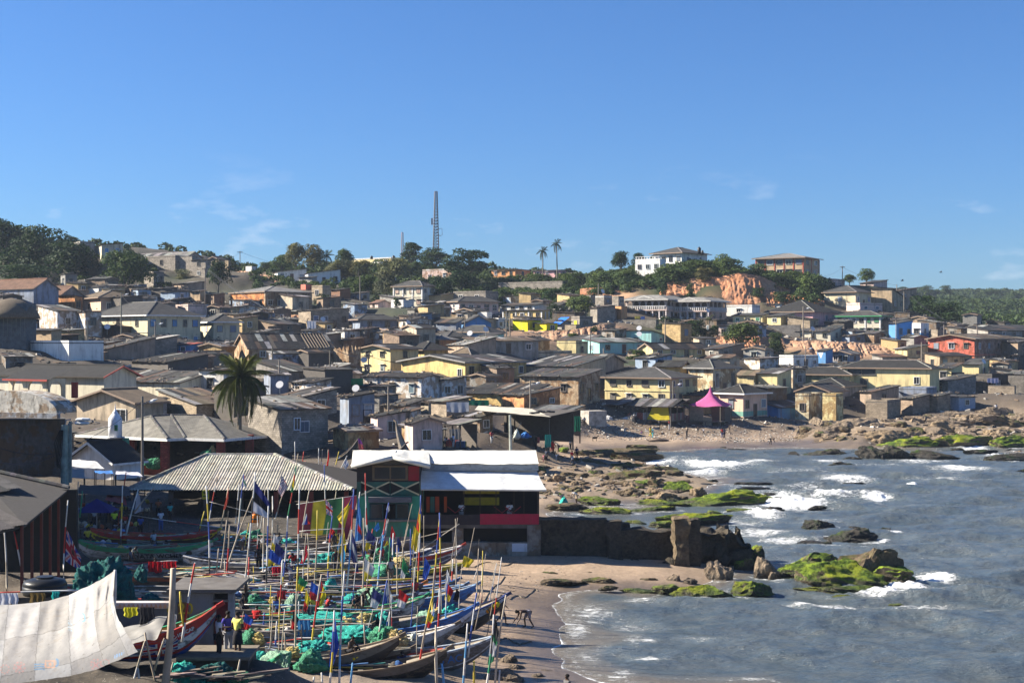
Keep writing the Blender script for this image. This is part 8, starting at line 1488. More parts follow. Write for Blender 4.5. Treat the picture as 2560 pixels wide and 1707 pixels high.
def polelab(i,a,b,pat,hz=False):
 cs=[]
 for ch in pat:
  if CN[ch]not in cs:cs.append(CN[ch])
 L_=math.hypot(a[0]-b[0],a[1]-b[1]);sz='tall' if L_>150 else 'short' if L_<60 else 'slim'
 if hz:sz='long' if L_>120 else 'short'
 best=min(ANCH,key=lambda q:(q[1]-b[0])**2+(q[2]-b[1])**2);rel='right of' if b[0]>best[1]+6 else 'left of' if b[0]<best[1]-6 else 'at'
 lean='' if hz else(' leaning right' if a[0]-b[0]>22 else ' leaning left' if b[0]-a[0]>12 else '')
 for k in range(1,len(cs)+1):
  t_=f"{sz} {' and '.join(cs[:3])} {'crosswise spar' if hz else 'pole'}{lean} {rel} the {best[0]}"
  break
 if t_ in PLAB:t_=t_.replace(' pole',' upright pole' if not lean else ' sloping pole').replace('crosswise spar','crosswise bar')
 if t_ in PLAB:t_=t_.replace(' the ',' and close to the ',1)if rel!='at' else t_+' bow'
 if t_ in PLAB:t_='second '+t_
 PLAB.add(t_);return ' '.join(t_.split()[:16])
ANCH=[('white canoe with red tipped bow',1100,1400),('red jersey person',640,1545),('flat roofed terrace hut',520,1490),('dark front canoe',850,1660),('dark front canoe bow',980,1610),('canoe numbered 10-10',1040,1590),('green gunwale canoe',990,1520),('bright blue canoe',1150,1500),('white swirl canoe',1170,1640),('canoe with yellow cans',1230,1530),('corrugated hall eave',500,1235),('corrugated hall corner',870,1240),('striped banner',800,1300),('green painted bar wall',960,1340),('yellow and red canoe',450,1350),('green and white lettered canoe',470,1390),('teal hanging net',270,1430),('red posts shed',60,1350),('grey canoe with plank rims',850,1425),('turquoise sheet canoe',730,1460),('orange panel canoe',610,1450),('dark bending person',905,1500),('blue hanging cloth',760,1580),('cream hanging cloth',733,1560),('black bottom canoe',1060,1690),('net heap on the front stern',690,1650),('orange tipped canoe',1030,1480),('white navy striped canoe',1050,1400),('inner lettered canoe',800,1400),('worn plank canoe',660,1410),('dark market',200,1320),('ruined roofs behind the hall',820,1170),('pale green net',930,1480),('lime shorts person',804,1590),('shirtless sitting person',876,1620),('yellow black canoe',1130,1430),('water edge at the bottom',1240,1690)]
for i,(a,b,pat)in enumerate(VP):
 D=None
 if b[1]<1215:D=135
 elif b[1]<1330 and b[0]<450:D=100
 tag(pole(a,b,pat,.058 if b[1]>1560 else .06,D),polelab(i,a,b,pat),'pole','painted poles standing among the canoes')
rs5=random.Random(5)
for i in range(64):
 px=rs5.uniform(560,1230);lo=1340+max(0,px-900)*.25;py=rs5.uniform(lo,1670 if px<1100 else 1600);hh=rs5.uniform(60,190)*(.55+.45*(py-1200)/400);pat=rs5.choice(['n','tn','t','wt','n','bw','ny','rw','kn','wk']);a_,b_2=(px+rs5.uniform(-8,26),py-hh),(px,py)
 tag(pole(a_,b_2,pat,rs5.uniform(.025,.042)),polelab(i,a_,b_2,pat).replace('pole','thin pole',1),'pole','painted poles standing among the canoes')
HP=[(f2(160,492),f2(640,610),'wt'),(f2(980,762),f2(1400,738),'w'),(f2(620,1100),f2(1100,1058),'lwl'),(f2(520,1168),f2(1430,1108),'ywt'),(f2(580,1258),f2(1400,1178),'t'),(f2(470,1262),f2(1550,1275),'wt'),(f2(960,515),f2(1530,432),'w'),(f2(1600,1210),f2(2070,1198),'yw'),(f2(690,905),f2(1050,900),'t'),(r3(480,405),r3(1150,415),'wlw'),(r3(445,512),r3(930,496),'yr'),(r3(1150,440),r3(1910,458),'wlw'),(r3(470,556),r3(1560,546),'tn'),(r3(500,230),r3(1000,280),'wt'),(r3(1000,295),r3(1540,290),'t'),(r1(888,690),r1(1320,655),'wr'),(r1(955,315),r1(1655,412),'wrwt'),(f2(1830,880),f2(2400,745),'t'),(f2(1000,940),f2(1700,850),'w'),(f2(1240,1050),f2(1800,1055),'t'),(f2(600,800),f2(1100,830),'n'),(r4(0,640),r4(250,590),'w'),(r4(480,700),r4(770,505),'t'),(r4(0,770),r4(330,768),'wt'),(r4(170,880),r4(420,880),'y')]
for i,(a,b,pat)in enumerate(HP):
 D=DG((a[1]+b[1])/2+70,1.5);tag(pole(a,b,pat,.035,D,1.6,None,True),polelab(i,a,b,pat,True),'spar','long spars lashed across the canoes')
def stripes(cols,ax=1):
 return lambda u,v:cols[min(len(cols)-1,int((v if ax else u)*len(cols)))]
bW,bR,bB,bY,bK,bG,bN=(.62,.62,.62),(.45,.03,.03),(.03,.08,.38),(.60,.46,.03),(.015,.015,.018),(.03,.22,.08),(.035,.04,.14)
def usa(u,v):
 if u<.42 and v<.54:return bW if(int(u*20)+int(v*16))%4==0 else bN
 return bR if int(v*13)%2==0 else bW
def emb(u,v):
 d=(u-.55)**2+(v-.55)**2*.8;return bB if(.045<d<.08 or d<.012)else bW if v<.5+.25*u or d<.08 else bB
def ujp(u,v):
 d=math.hypot((u-.5)*1.1,v-.42)
 if d<.17:return(.12,.05,.04)if d<.13 else(.5,.12,.12)
 if d<.27:return(.4,.03,.05)
 k=uj(u,v);return(.04,.06,.33)if k==(.03,.05,.25)else k
def crs(u,v):return bY if abs(u-.35)<.12 or v<.28 or v>.86 else(.03,.25,.50)
FL=[('blue, black and white striped flag, the largest among the poles',[f2(580,300),f2(555,575),f2(702,650),f2(720,512)],stripes([(.035,.04,.17),bK,(.56,.57,.62)]),98),('stars and stripes flag in front of the corrugated roof',[f2(826,248),f2(788,395),f2(822,450),f2(882,348)],usa,100),('small union flag beside the striped banner',[f2(1224,462),f2(1236,605),f2(1292,630),f2(1288,535)],uj,98),('yellow flag with a blue middle hanging from a centre pole',[f2(1395,735),f2(1322,940),f2(1385,1155),f2(1418,900)],crs,92),('yellow flag with faint letters next to the blue topped pole',[f2(1482,410),f2(1400,740),f2(1330,632),f2(1445,500)],lambda u,v:(.03,.06,.3)if v<.32 and u<.5 else bY,95),('blue flag with a red patch hanging beside the yellow one',[f2(1530,440),f2(1490,860),f2(1560,860),f2(1556,640)],lambda u,v:bR if .5<v<.75 and u>.3 else(.05,.16,.42),95),('navy flag with a grey patch drooping in the centre',[f2(1465,740),f2(1425,905),f2(1540,1225),f2(1508,880)],lambda u,v:(.42,.43,.46)if .3<v<.6 and u>.35 else bN,90),('navy flag with a pale stripe right of the drooping navy flag',[f2(1572,700),f2(1562,960),f2(1606,1250),f2(1592,930)],lambda u,v:(.42,.42,.45)if .5<v<.78 else bN,90),('white and blue flag before the green wall of the bar',[f2(1795,640),f2(1708,880),f2(1765,850),f2(1788,720)],lambda u,v:bW if v<.5 or(int(u*7+v*9)%3==0)else(.04,.12,.42),96),('blue, orange and red vertical striped flag before the dark terrace',[f2(2104,470),f2(2035,872),f2(2082,830),f2(2110,620)],lambda u,v:(.05,.05,.25)if u>.62 and v<.55 else(.62,.30,.03)if v<.48 else(.55,.05,.02),95),('red pennant in the middle of the canoes',[f2(1052,885),f2(990,1060),f2(1018,1075),f2(1066,980)],stripes([(.45,.02,.04)]),88),('white and blue flag with a round emblem above the nets',[r3(1792,195),r3(1758,372),r3(1815,475),r3(1868,408)],emb,79),('yellow and red flag hanging over the cream cloth',[r3(1186,170),r3(1148,440),r3(1172,455),r3(1236,335)],lambda u,v:bR if u<.4 else bY,78),('long blue pennant with white letters in front of the dark canoe',[r3(1306,465),r3(1256,1000),r3(1282,1000),r3(1352,790)],lambda u,v:bW if(v>.35 and .35<u<.65 and int(v*24)%3==0)else(.03,.08,.42),65),('white and blue striped flag left of the middle bows',[r4(606,1030),r4(533,1262),r4(552,1252),r4(602,1110)],lambda u,v:bW if u<.55 else(.10,.2,.5),72),('green, white and black flag on the pole nearest the water',[r4(1003,1105),r4(958,1445),r4(998,1425),r4(1036,1230)],stripes([bK,(.05,.05,.05),(.04,.2,.08),bW,bW,(.03,.16,.08)]),66),('blue union style flag with a portrait disc on the left pole',[r1(497,425),r1(485,655),r1(592,735),r1(602,635)],ujp,88),('small red flag behind the corrugated hall',[f2(1256,10),f2(1232,190),f2(1248,185),f2(1259,100)],stripes([(.5,.02,.02)]),130),('white flag with blue letters left of the bar roof',[f2(1418,92),f2(1383,160),f2(1412,195),f2(1444,150)],lambda u,v:bB if .3<v<.6 and int(u*8)%2 else bW,128),('orange red pennant near the yellow sign board',[f2(336,355),f2(288,565),f2(308,562),f2(332,490)],stripes([(.45,.08,.05)]),102),('white, blue and red flag in front of the banner',[f2(1052,598),f2(1008,705),f2(1088,695),f2(1062,648)],stripes([bW,bB,bR],0),96),('little blue flag before the green bar wall',[f2(1712,678),f2(1668,740),f2(1698,768),f2(1725,735)],stripes([(.04,.2,.55)]),97),('black pennant on a net pole near the white bundle',[r3(1704,478),r3(1668,640),r3(1716,665),r3(1732,580)],stripes([bK]),72),('grey white flag in the dark market',[r1(1022,130),r1(1000,310),r1(1052,290),r1(1042,190)],stripes([(.42,.42,.44)]),102),('white pennant on the pole before the bar window',[f2(1808,500),f2(1784,560),f2(1802,590),f2(1816,570)],stripes([bW]),95),('red, yellow and green flag drooping beside the stars and stripes',[f2(942,220),f2(905,400),f2(928,412),f2(946,300)],stripes([bR,bY,bG]),102),('small yellow flag near the tan net floats',[f2(1792,845),f2(1764,905),f2(1802,885),f2(1805,862)],stripes([bY]),93),('pale blue rag flag beside the bar base wall',[f2(2028,845),f2(2020,970),f2(2042,965),f2(2040,880)],stripes([(.06,.25,.6)]),95),('purple flag below the blue grey cabin',[(895,1095),(897,1123),(912,1122),(902,1100)],stripes([(.2,.05,.25),(.4,.1,.1)]),138),('black flag hanging among the blue bows',[r4(752,935),r4(728,1010),r4(765,1020),r4(772,960)],stripes([bK]),80),('red white green small flag near the tan floats',[f2(1855,835),f2(1832,880),f2(1850,872),f2(1862,845)],stripes([bG,bW,bR],0),93),('pale ragged flag at the hall roof edge',[f2(480,235),f2(470,340),f2(505,372),f2(492,300)],stripes([bR,bW,bG,bW]),104),('black cloth flag near the red posts shed',[r1(180,370),r1(115,405),r1(118,470),r1(170,430)],stripes([bK]),78)]
for i,(lb,pts,fn,D)in enumerate(FL):
 P4_=[P(*q,D)for q in pts];o=cgrid('flag',P4_,30,20,fn,None,.05*(P4_[0]-P4_[1]).length*.5,i,P4_[0]);o.location=P4_[0];tag(o,lb,'flag','flags hung from the canoe poles')
P4_=[P(*q,104)for q in((748,1260),(747,1328),(868,1350),(896,1238))];o=cgrid('banner',P4_,40,16,lambda u,v:(.17,.035,.05)if u<.24 else(.50,.40,.04)if u<.48 else(.04,.13,.06)if u<.76 else(.20,.03,.06),None,.10,3,P4_[0]);o.location=P4_[0];tag(o,'big maroon, yellow and green striped banner stretched beside the bar','banner')
# more small flags and more people among the boats
fl_=set();pl_=set()
for i in range(22):
 px=rs5.uniform(590,1180);py=rs5.uniform(1290,1560);D=max(66,DG(py+110,1.5));hh=rs5.uniform(26,62);ww=rs5.uniform(8,26);c_,cn=rs5.choice([(bR,'red'),(bY,'yellow'),(bB,'blue'),(bW,'white'),(bG,'green'),(bN,'navy'),(bK,'black')]);c2,cn2=rs5.choice([(bR,'red'),(bY,'yellow'),(bW,'white'),(bB,'blue')]);b=(px,py);best=min(ANCH,key=lambda q:(q[1]-px)**2+(q[2]-py)**2)
 lb=f"small {cn} flag {'edged '+cn2 if cn2 != cn else 'all plain'} {'right of' if px > best[1] else 'left of'} the {best[0]}"
 if lb in fl_:continue
 fl_.add(lb);P4_=[P(px+3,py,D),P(px-4,py+hh,D),P(px-4+ww*.7,py+hh*1.12,D),P(px+3+ww,py+hh*.45,D)];o=cgrid('flag',P4_,14,10,(lambda a_,b_:lambda u,v:a_ if v<.55 else b_)(c_,c2),None,.04,i,P4_[0]);o.location=P4_[0];tag(o,lb,'flag','flags hung from the canoe poles')
for i in range(26):
 px=rs5.uniform(580,1060)if i<18 else rs5.uniform(190,470);py=rs5.uniform(1400,1600)if i<18 else rs5.uniform(1300,1400);k=rs5.choice(['sit','lean','stand','arms','sit']);c_,cn=rs5.choice([(BLK,'black'),((.5,.5,.52),'white'),((.35,.03,.03),'red'),((.05,.1,.3),'blue'),((.3,.3,.3),'grey'),((.5,.42,.05),'yellow'),(None,'no')]);best=min(ANCH,key=lambda q:(q[1]-px)**2+(q[2]-py)**2)
 lb=f"person with {cn} shirt {dict(sit='sitting', lean='stooping', stand='standing', arms='working with raised forearms')[k]} {'right of' if px > best[1] else 'left of'} the {best[0]}"
 if lb in pl_:continue
 pl_.add(lb);p=gp(px,py);p.z+=.55 if i<18 else 0;person(' '.join(lb.split()[:16]),p,rs5.uniform(-160,160),k,c_,rs5.choice([BLK,(.15,.15,.2),(.2,.15,.1)]),rs5.random()<.5)
 # --- nets, floats, cans and cloths
def net_mesh(seed):
 me=rock_mesh(60+seed,5,.34,'net');v=np.zeros(len(me.vertices)*3,np.float32);me.vertices.foreach_get('co',v);v=v.reshape(-1,3)
 r=1-np.abs(fbm(v[:,0]*3+seed,v[:,1]*3,v[:,2]*4,3,seed))*2;f=fbm(v[:,0]*11,v[:,1]*11,v[:,2]*11,3,seed+2)
 v*=(1+.20*(r-.4)+.12*f)[:,None];me.vertices.foreach_set('co',v.ravel());me.update();return me
NETM=[net_mesh(i)for i in range(5)]
for m_ in NETM:m_.materials.append(M['net'])
TQ2,GR2,PL2,TA2,DT2=(.025,.33,.28),(.05,.22,.12),(.22,.36,.26),(.50,.38,.18),(.012,.10,.095)
NL=[(602,665,1321,1354,GR2),(596,640,1322,1345,TQ2),(708,744,1342,1361,TQ2),(793,846,1375,1408,TQ2),(654,684,1405,1432,GR2),(914,984,1362,1402,GR2),(914,1014,1400,1438,GR2),(984,1046,1388,1410,TA2),(896,958,1460,1502,PL2),(715,752,1480,1522,PL2),(550,571,1332,1362,TQ2),(806,852,1438,1472,TQ2),(624,662,1480,1510,GR2),(668,696,1492,1507,TA2),(893,934,1528,1557,TA2),(930,983,1523,1555,TQ2),(657,760,1522,1540,TQ2),(750,905,1528,1556,TQ2),(817,932,1556,1592,TQ2),(928,985,1560,1602,GR2),(955,1022,1572,1602,TA2),(604,656,1566,1602,GR2),(632,660,1580,1604,TA2),(750,818,1592,1626,TQ2),(658,728,1622,1660,PL2),(700,726,1640,1692,PL2),(736,822,1616,1664,GR2),(715,752,1612,1640,TA2),(600,672,1622,1652,TQ2),(1045,1093,1522,1548,PL2),(1098,1146,1507,1537,TQ2),(1082,1106,1520,1540,TA2),(1028,1048,1576,1596,(.5,.5,.48)),(198,320,1378,1512,DT2),(286,328,1412,1508,DT2),(336,372,1408,1444,DT2),(350,414,1478,1504,DT2),(434,502,1648,1690,TQ2),(502,574,1648,1690,DT2),(560,622,1672,1706,GR2),(470,540,1676,1712,TQ2),(384,415,1574,1600,TA2),(372,425,1345,1357,TA2),(700,760,1392,1410,TQ2),(860,900,1480,1505,TQ2),(800,850,1500,1525,GR2),(480,530,1440,1472,(.2,.3,.27)),(360,390,1148,1160,GR2),(370,403,1140,1165,GR2),(505,545,1120,1138,GR2),(522,540,1112,1130,TA2),(1398,1424,1238,1262,TQ2),(760,800,1425,1440,TA2),(850,885,1540,1560,TA2)]
NLAB={TQ2:'turquoise',GR2:'green',PL2:'pale green',TA2:'tan float covered',DT2:'dark teal'}
nl=set()
for i,(x0,x1,y0,y1,cc)in enumerate(NL):
 if y1<1170:D=158
 elif x0==1398:D=DG(1262,.3)
 elif x0<580 and y1>1640:D=52.2
 elif x0<420 and y1>1500:D=62
 elif x0<340:D=80
 else:D=DG(y1+6,1.75)
 w_=(x1-x0)/F*D;h=(y1-y0)/F*D;p=P((x0+x1)/2,y1,D);o=inst('fishing_net',NETM[i%5],None,vary(cc,.12),p-Vector((0,0,.05)),rnd(-.3,.3),(w_*.55,min(w_*.45,1.1),h*.86))
 best=min(ANCH,key=lambda q:(q[1]-(x0+x1)/2)**2+(q[2]-y1)**2);rel='right of' if(x0+x1)/2>best[1]+10 else 'left of' if(x0+x1)/2<best[1]-10 else 'by'
 c_=NLAB.get(cc,'whitish');t_=f"{c_} heap of fishing net {rel} the {best[0]}"
 if y1<1170:t_=f"{c_} net bundle {'on the low red wall' if x1 < 410 else 'inside the red pillared hall'}"
 if x0==1398:t_='turquoise net bundle on the sand beside the bending white shirted person'
 if t_ in nl:t_=('larger ' if(x1-x0)>45 else 'smaller ')+t_
 if t_ in nl:t_='low '+t_
 nl.add(t_);tag(o,t_,'net','heaps of fishing net')
 # strings of cork floats on the net heaps
fb=MB();rs2=random.Random(4)
for(x0,x1,y0,y1,cc)in NL:
 if cc!=TA2 or y1<1170:continue
 D=DG(y1+6,1.75)if not(x0<420 and y1>1500)else 62
 for k in range(46):
  f=rs2.uniform(-1,1);g=rs2.uniform(0,1);px=(x0+x1)/2+f*(x1-x0)*.45;py=y1-(y1-y0)*(1-f*f)**.5*g;p=P(px,py,D-.55*(1-f*f)*(1-.5*g));fb.tube([p+Vector((-.06,0,0)),p+Vector((.06,rs2.uniform(-.05,.05),rs2.uniform(-.05,.05)))],.05,5)
o=fb.build('net_floats',M['plast'],None,(.50,.40,.15));o['kind']='stuff'
def can(lb,px,py,hpx,D,col,tilt=0,cat='can'):
 h=hpx/F*D;T=thing('plastic_can',lb,cat,P(px,py,D),.3);r_=h*.36
 o=MB().lathe([(r_*.8,0),(r_,h*.08),(r_,h*.7),(r_*.8,h*.82),(r_*.3,h*.9),(r_*.3,h)],12).build('body',M['plast'],T,col,True);o.rotation_euler=(0,tilt,0);MB().tube([(r_*.5,0,h*.85),(r_*.5,0,h*1.02),(-r_*.5,0,h*1.02),(-r_*.5,0,h*.85)],r_*.14,5).build('handle',M['plast'],o,col)
 o2=MB().lathe([(r_*1.03,h*.3),(r_*1.05,h*.34),(r_*1.05,h*.40),(r_*1.03,h*.44)],12).build('rope',M['fabric'],o,(.1,.09,.07))
can('yellow plastic can leaning beside the white and navy person',664,1612,24,73,(.68,.48,.01),.5);can('yellow can with dark straps in the front dark canoe',880,1646,22,65.8,(.68,.50,.01),1.2);can('orange can lashed to the bow of the dark canoe',1213,1528,22,77.5,(.70,.24,.01),1.0);can('yellow can lashed on the high bow beside the orange one',1232,1518,20,77.5,(.70,.50,.01),1.0);can('orange container standing under the corrugated hall',638,1306,26,110,(.62,.16,.01));can('yellow container near the striped banner',839,1358,22,100,(.65,.45,.02));can('yellow can lying left of the front net heap',650,1612,15,73.5,(.64,.45,.02),1.3)
def cloth(lb,x0,x1,y0,y1,D,col,n=14,seed=0):
 a=[P(*q,D)for q in((x0,y0),(x0,y1),(x1,y1),(x1,y0))];V=[];m=10
 for j in range(m+1):
  for i in range(n+1):
   u,v=i/n,j/m;p=a[0].lerp(a[3],u).lerp(a[1].lerp(a[2],u),v);V.append((p.x-a[0].x+.02*math.sin(v*9+seed),.06*math.sin(u*19+seed)*(.3+v),p.z-a[0].z+.05*math.sin(u*7+seed)*v))
 o=inst('hanging_cloth',npmesh('hanging_cloth',V,gridfaces(m+1,n+1),M['cloth'],True),None,col,a[0]);tag(o,lb,'cloth','cloths and laundry hung to dry')
CL=[('red cloths hung on the spar behind the walking person',370,404,1403,1430,84,(.45,.015,.02)),('smaller red cloths at the right of the red spar',406,440,1402,1420,84,(.45,.015,.02)),('red cloth hung on a spar among the poles',680,704,1416,1438,84,(.40,.02,.04)),('dark patterned cloth right of the red cloth',712,732,1414,1434,84,(.08,.04,.08)),('blue net cloth hung from the brown spar',744,777,1546,1618,71.5,(.06,.22,.46)),('cream cloth hung left of the blue net cloth',726,741,1548,1602,72,(.52,.48,.36)),('dark grey garment hung at the centre spar',756,785,1514,1536,74,(.08,.085,.10)),('dark red cloth hung over a pale net',692,714,1476,1505,80,(.28,.02,.03)),('yellow shorts drying below the terrace wall top',309,343,1517,1541,55.3,(.55,.52,.03)),('black garments drying right of the yellow shorts',350,386,1517,1560,55.4,(.03,.03,.035)),('white laundry on the left line by the black tank',0,46,1482,1512,54,(.62,.63,.68)),('brown towel on the left line',76,114,1481,1510,54,(.16,.11,.04)),('turquoise shirt on the left line',130,149,1477,1497,54,(.03,.40,.38)),('white shirt hung on the terrace canoe mast',423,440,1535,1588,55,(.55,.57,.54)),('grey tarpaulin hung between the stalls above the beach',1116,1172,1005,1030,189,(.45,.48,.52)),('row of white washing in the centre roofs',768,790,803,822,312,(.68,.68,.70)),('clothes hung under the cluttered stall',1124,1150,1072,1100,170,(.3,.28,.25)),('washing on the balcony mansion terrace',1587,1600,790,797,367,(.6,.5,.1)),('blue washing beside the yellow washing on the terrace',1602,1612,791,800,367,(.1,.2,.5)),('washing on the dark terrace at the right edge',2468,2496,945,957,289,(.4,.4,.55)),('green tarpaulin draped beside the whitewashed peeling house',878,908,946,963,231,(.01,.25,.09)),('green tarpaulin draped on the low ochre wall house',1170,1222,1000,1014,225,(.01,.14,.08)),('teal net draped over the low retaining wall',1362,1378,1086,1118,178,(.02,.22,.2)),('green net hanging at the black plank roofed stall',1436,1452,1040,1078,194,(.02,.18,.1))]
for i,q in enumerate(CL):cloth(*q,14,i)
# blue market canopy, sacks and bundles in the stalls
T=thing('canopy','dark blue square canopy in the shaded market at left','canopy',P(242,1330,102));b=MB();hh=(1330-1277)/F*102
for q in(((-1.3,-1.1),(1.3,-1.1)),((1.3,-1.1),(1.3,1.1)),((1.3,1.1),(-1.3,1.1)),((-1.3,1.1),(-1.3,-1.1))):b.face([(*q[0],hh),(*q[1],hh),(0,0,hh+.9)])
b.build('canopy_cloth',M['cloth'],T,(.02,.025,.16));MB().tube([(0,0,0),(0,0,hh+.85)],.03,5).build('pole',M['steel'],T,(.3,.3,.3))
SK=[(1478,1054,'white'),(1492,1048,'white'),(1506,1056,'grey'),(1522,1050,'white'),(1540,1056,'grey'),(1556,1054,'tan'),(1568,1050,'white'),(1580,1048,'tan'),(1455,1056,'white'),(1466,1048,'tan')]
for i,(px,py,c_)in enumerate(SK):
 o=inst('sack',NETM[i%5].copy(),None,{'white':(.55,.55,.54),'grey':(.25,.25,.25),'tan':(.40,.34,.26)}[c_],P(px,py+6,243),rnd(0,3),(rnd(.6,.9),.6,rnd(.8,1.2)));o.data.materials[0]=M['fabric'];tag(o,ordl('bulging sack heaped before the dark plank roofed stall',sorted(SK).index(SK[i]),len(SK)),'sack','sacks before the stall')
o=inst('tank_block',(lambda b:b.mesh('tank_block',M['conc']))(MB().box((0,0,1.3),(3.4,2.6,2.6))),None,(.36,.33,.29),P(1484,1066,232),.5);tag(o,'square concrete tank block among the sacks on the upper beach','tank')
for lb,px0,px1,py,hp,cc,D in(('brown heap of old net on the beach below the stilt hut',1530,1595,1076,26,(.20,.12,.08),244),('blue plastic heap under the white awning',1302,1328,1092,12,(.03,.13,.36),178),('pale round bundle under the white awning',1284,1302,1092,18,(.45,.47,.42),178),('dark weed heap at the foot of the stalls',1440,1520,1076,16,(.10,.08,.06),240)):
 w_=(px1-px0)/F*D;o=inst('heap',NETM[1],None,cc,P((px0+px1)/2,py,D),0,(w_*.5,w_*.4,hp/F*D));tag(o,lb,'heap')
o=MB().tube([(-1.6,0,.2),(0,.1,.28),(1.5,0,.2)],[.18,.22,.15],8).build('log',M['wood'],None,(.16,.12,.09),True,gp(1648,1106));tag(o,'dark driftwood log on the far sand','log')
# --- the near terrace: hut, sail, tank, pole
def nb(name,par,x0,x1,y0,y1,D,t,mat,col,T):
 a,c=P(x0,y0,D),P(x1,y1,D);return MB().box(((a.x+c.x)/2-T.location.x,D+t/2-T.location.y,(a.z+c.z)/2-T.location.z),(c.x-a.x,t,a.z-c.z)).build(name,M[mat],par or T,col)
T=thing('terrace_hut','low grey hut with a flat slab roof and a dark doorway on the terrace','hut',P(505,1650,58));
nb('wall',None,424,532,1482,1665,57.6,.3,'plaster',(.20,.20,.21),T);nb('door_jamb',None,570,584,1482,1660,57.6,.3,'conc',(.22,.24,.27),T);nb('roof_slab',None,416,590,1473,1481,57.2,3,'conc',(.12,.11,.10),T);nb('back_wall',None,424,586,1482,1660,60,.2,'dark',(.03,.03,.03),T);dd=nb('door',None,536,570,1503,1660,57.8,.1,'wood',(.16,.03,.03),T);nb('door_frame',dd,532,572,1499,1504,57.6,.2,'wood',(.2,.17,.15),T)
nb('brown_panel',None,444,472,1505,1580,57.55,.05,'paint',(.16,.09,.04),T);o=inst('lettering',text_mesh('\u00a2 20',.62),T,(.50,.36,.02),P(450,1522,57.4)-T.location);o.rotation_euler=(math.pi/2,0,0)
T=thing('terrace_wall','grey terrace wall with a white band of leaf shapes on top','wall',P(355,1650,58.4));nb('wall',None,282,424,1521,1680,58.3,.4,'plaster',(.14,.14,.15),T);kb=nb('white_band',None,282,424,1506,1521,58.25,.45,'clean',(.52,.47,.45),T)
for i in range(12):
 c=P(288+i*11.3,1514,58.2)-T.location;MB().face([c+Vector((-.08,0,-.06)),c+Vector((0,0,-.11)),c+Vector((.08,0,-.06)),c+Vector((0,0,.11))]).build('leaf_motif',M['paint'],kb,(.55,.30,.18))
T=thing('plank_edge','worn plank edging along the terrace below the standing people','plank',P(580,1646,54.6));nb('plank',None,440,624,1642,1650,54.4,2.2,'wood',(.20,.17,.13),T);nb('retaining_face',None,440,620,1650,1740,54.7,1.8,'ruin',(.08,.075,.07),T)
o=pole((433,1420),(402,1760),'n',.15,47.5);tag(o,'thick weathered timber post standing at the bottom left foreground','post')
for i,(a,b,pt_,lb)in enumerate((((288,1424),(283,1520),'w','pale post holding the top corner of the big sail'),((170,1250),(160,1500),'rwrw','red and white barber striped flag pole at left'),((487,1408),(455,1580),'wrwr','white and red mast of the terrace canoe'),((362,1580),(396,1705),'n','dark pointed stake in the left foreground'),((363,1600),(326,1710),'wt','pale pole crossing the dark stake'),((450,1478),(460,1540),'y','short yellow post in front of the hut wall'),((345,1670),(355,1712),'w','short white pole at the bottom edge'),((433,1655),(418,1712),'n','brown stick beside the timber post'),((600,1648),(585,1700),'t','tan stick at the edge of the plank'),((411,1595),(386,1650),'n','leaning stick under the terrace canoe'))):
 tag(pole(a,b,pt_,.05 if i else .08,52 if i!=1 else 86),lb,'pole')
T=thing('water_tank','large black plastic water tank behind the sail at left','tank',P(112,1484,58));r_=54/F*58;b=MB();b.lathe([(r_*.96,0),(r_,.12),(r_,.34),(r_*.96,.36),(r_,.40),(r_*.9,.56),(r_*.55,.64),(r_*.42,.66)],26);b.build('tank',M['plast'],T,(.016,.017,.018),True);MB().lathe([(r_*.40,.64),(r_*.40,.72),(r_*.05,.74)],18).build('lid',M['plast'],T,(.02,.02,.02));MB().box((0,0,-.6),(2.2,1.6,1.2)).build('stand',M['wood'],T,(.1,.08,.06))
o=pole((-20,1481),(200,1475),'wwr',.035,54.2,1.6,None,True);tag(o,'white and red bar carrying the laundry at left','bar')
for i in range(16):
 px=rs5.uniform(380,640);p=P(px,rs5.uniform(1668,1725),51.5);p.z=4.25+rs5.uniform(0,.25);L_=rs5.uniform(.8,2.4);a_=rs5.uniform(-.6,.6);o=MB().bar((0,0,0),(L_*math.cos(a_),L_*math.sin(a_)*.6,rs5.uniform(-.05,.3)),rs5.uniform(.1,.25),.05).build('plank',M['wood'],None,vary((.22,.18,.14),.5),False,p)
 tag(o,'loose weathered plank lying among the nets below the terrace edge','plank','loose planks below the terrace edge')
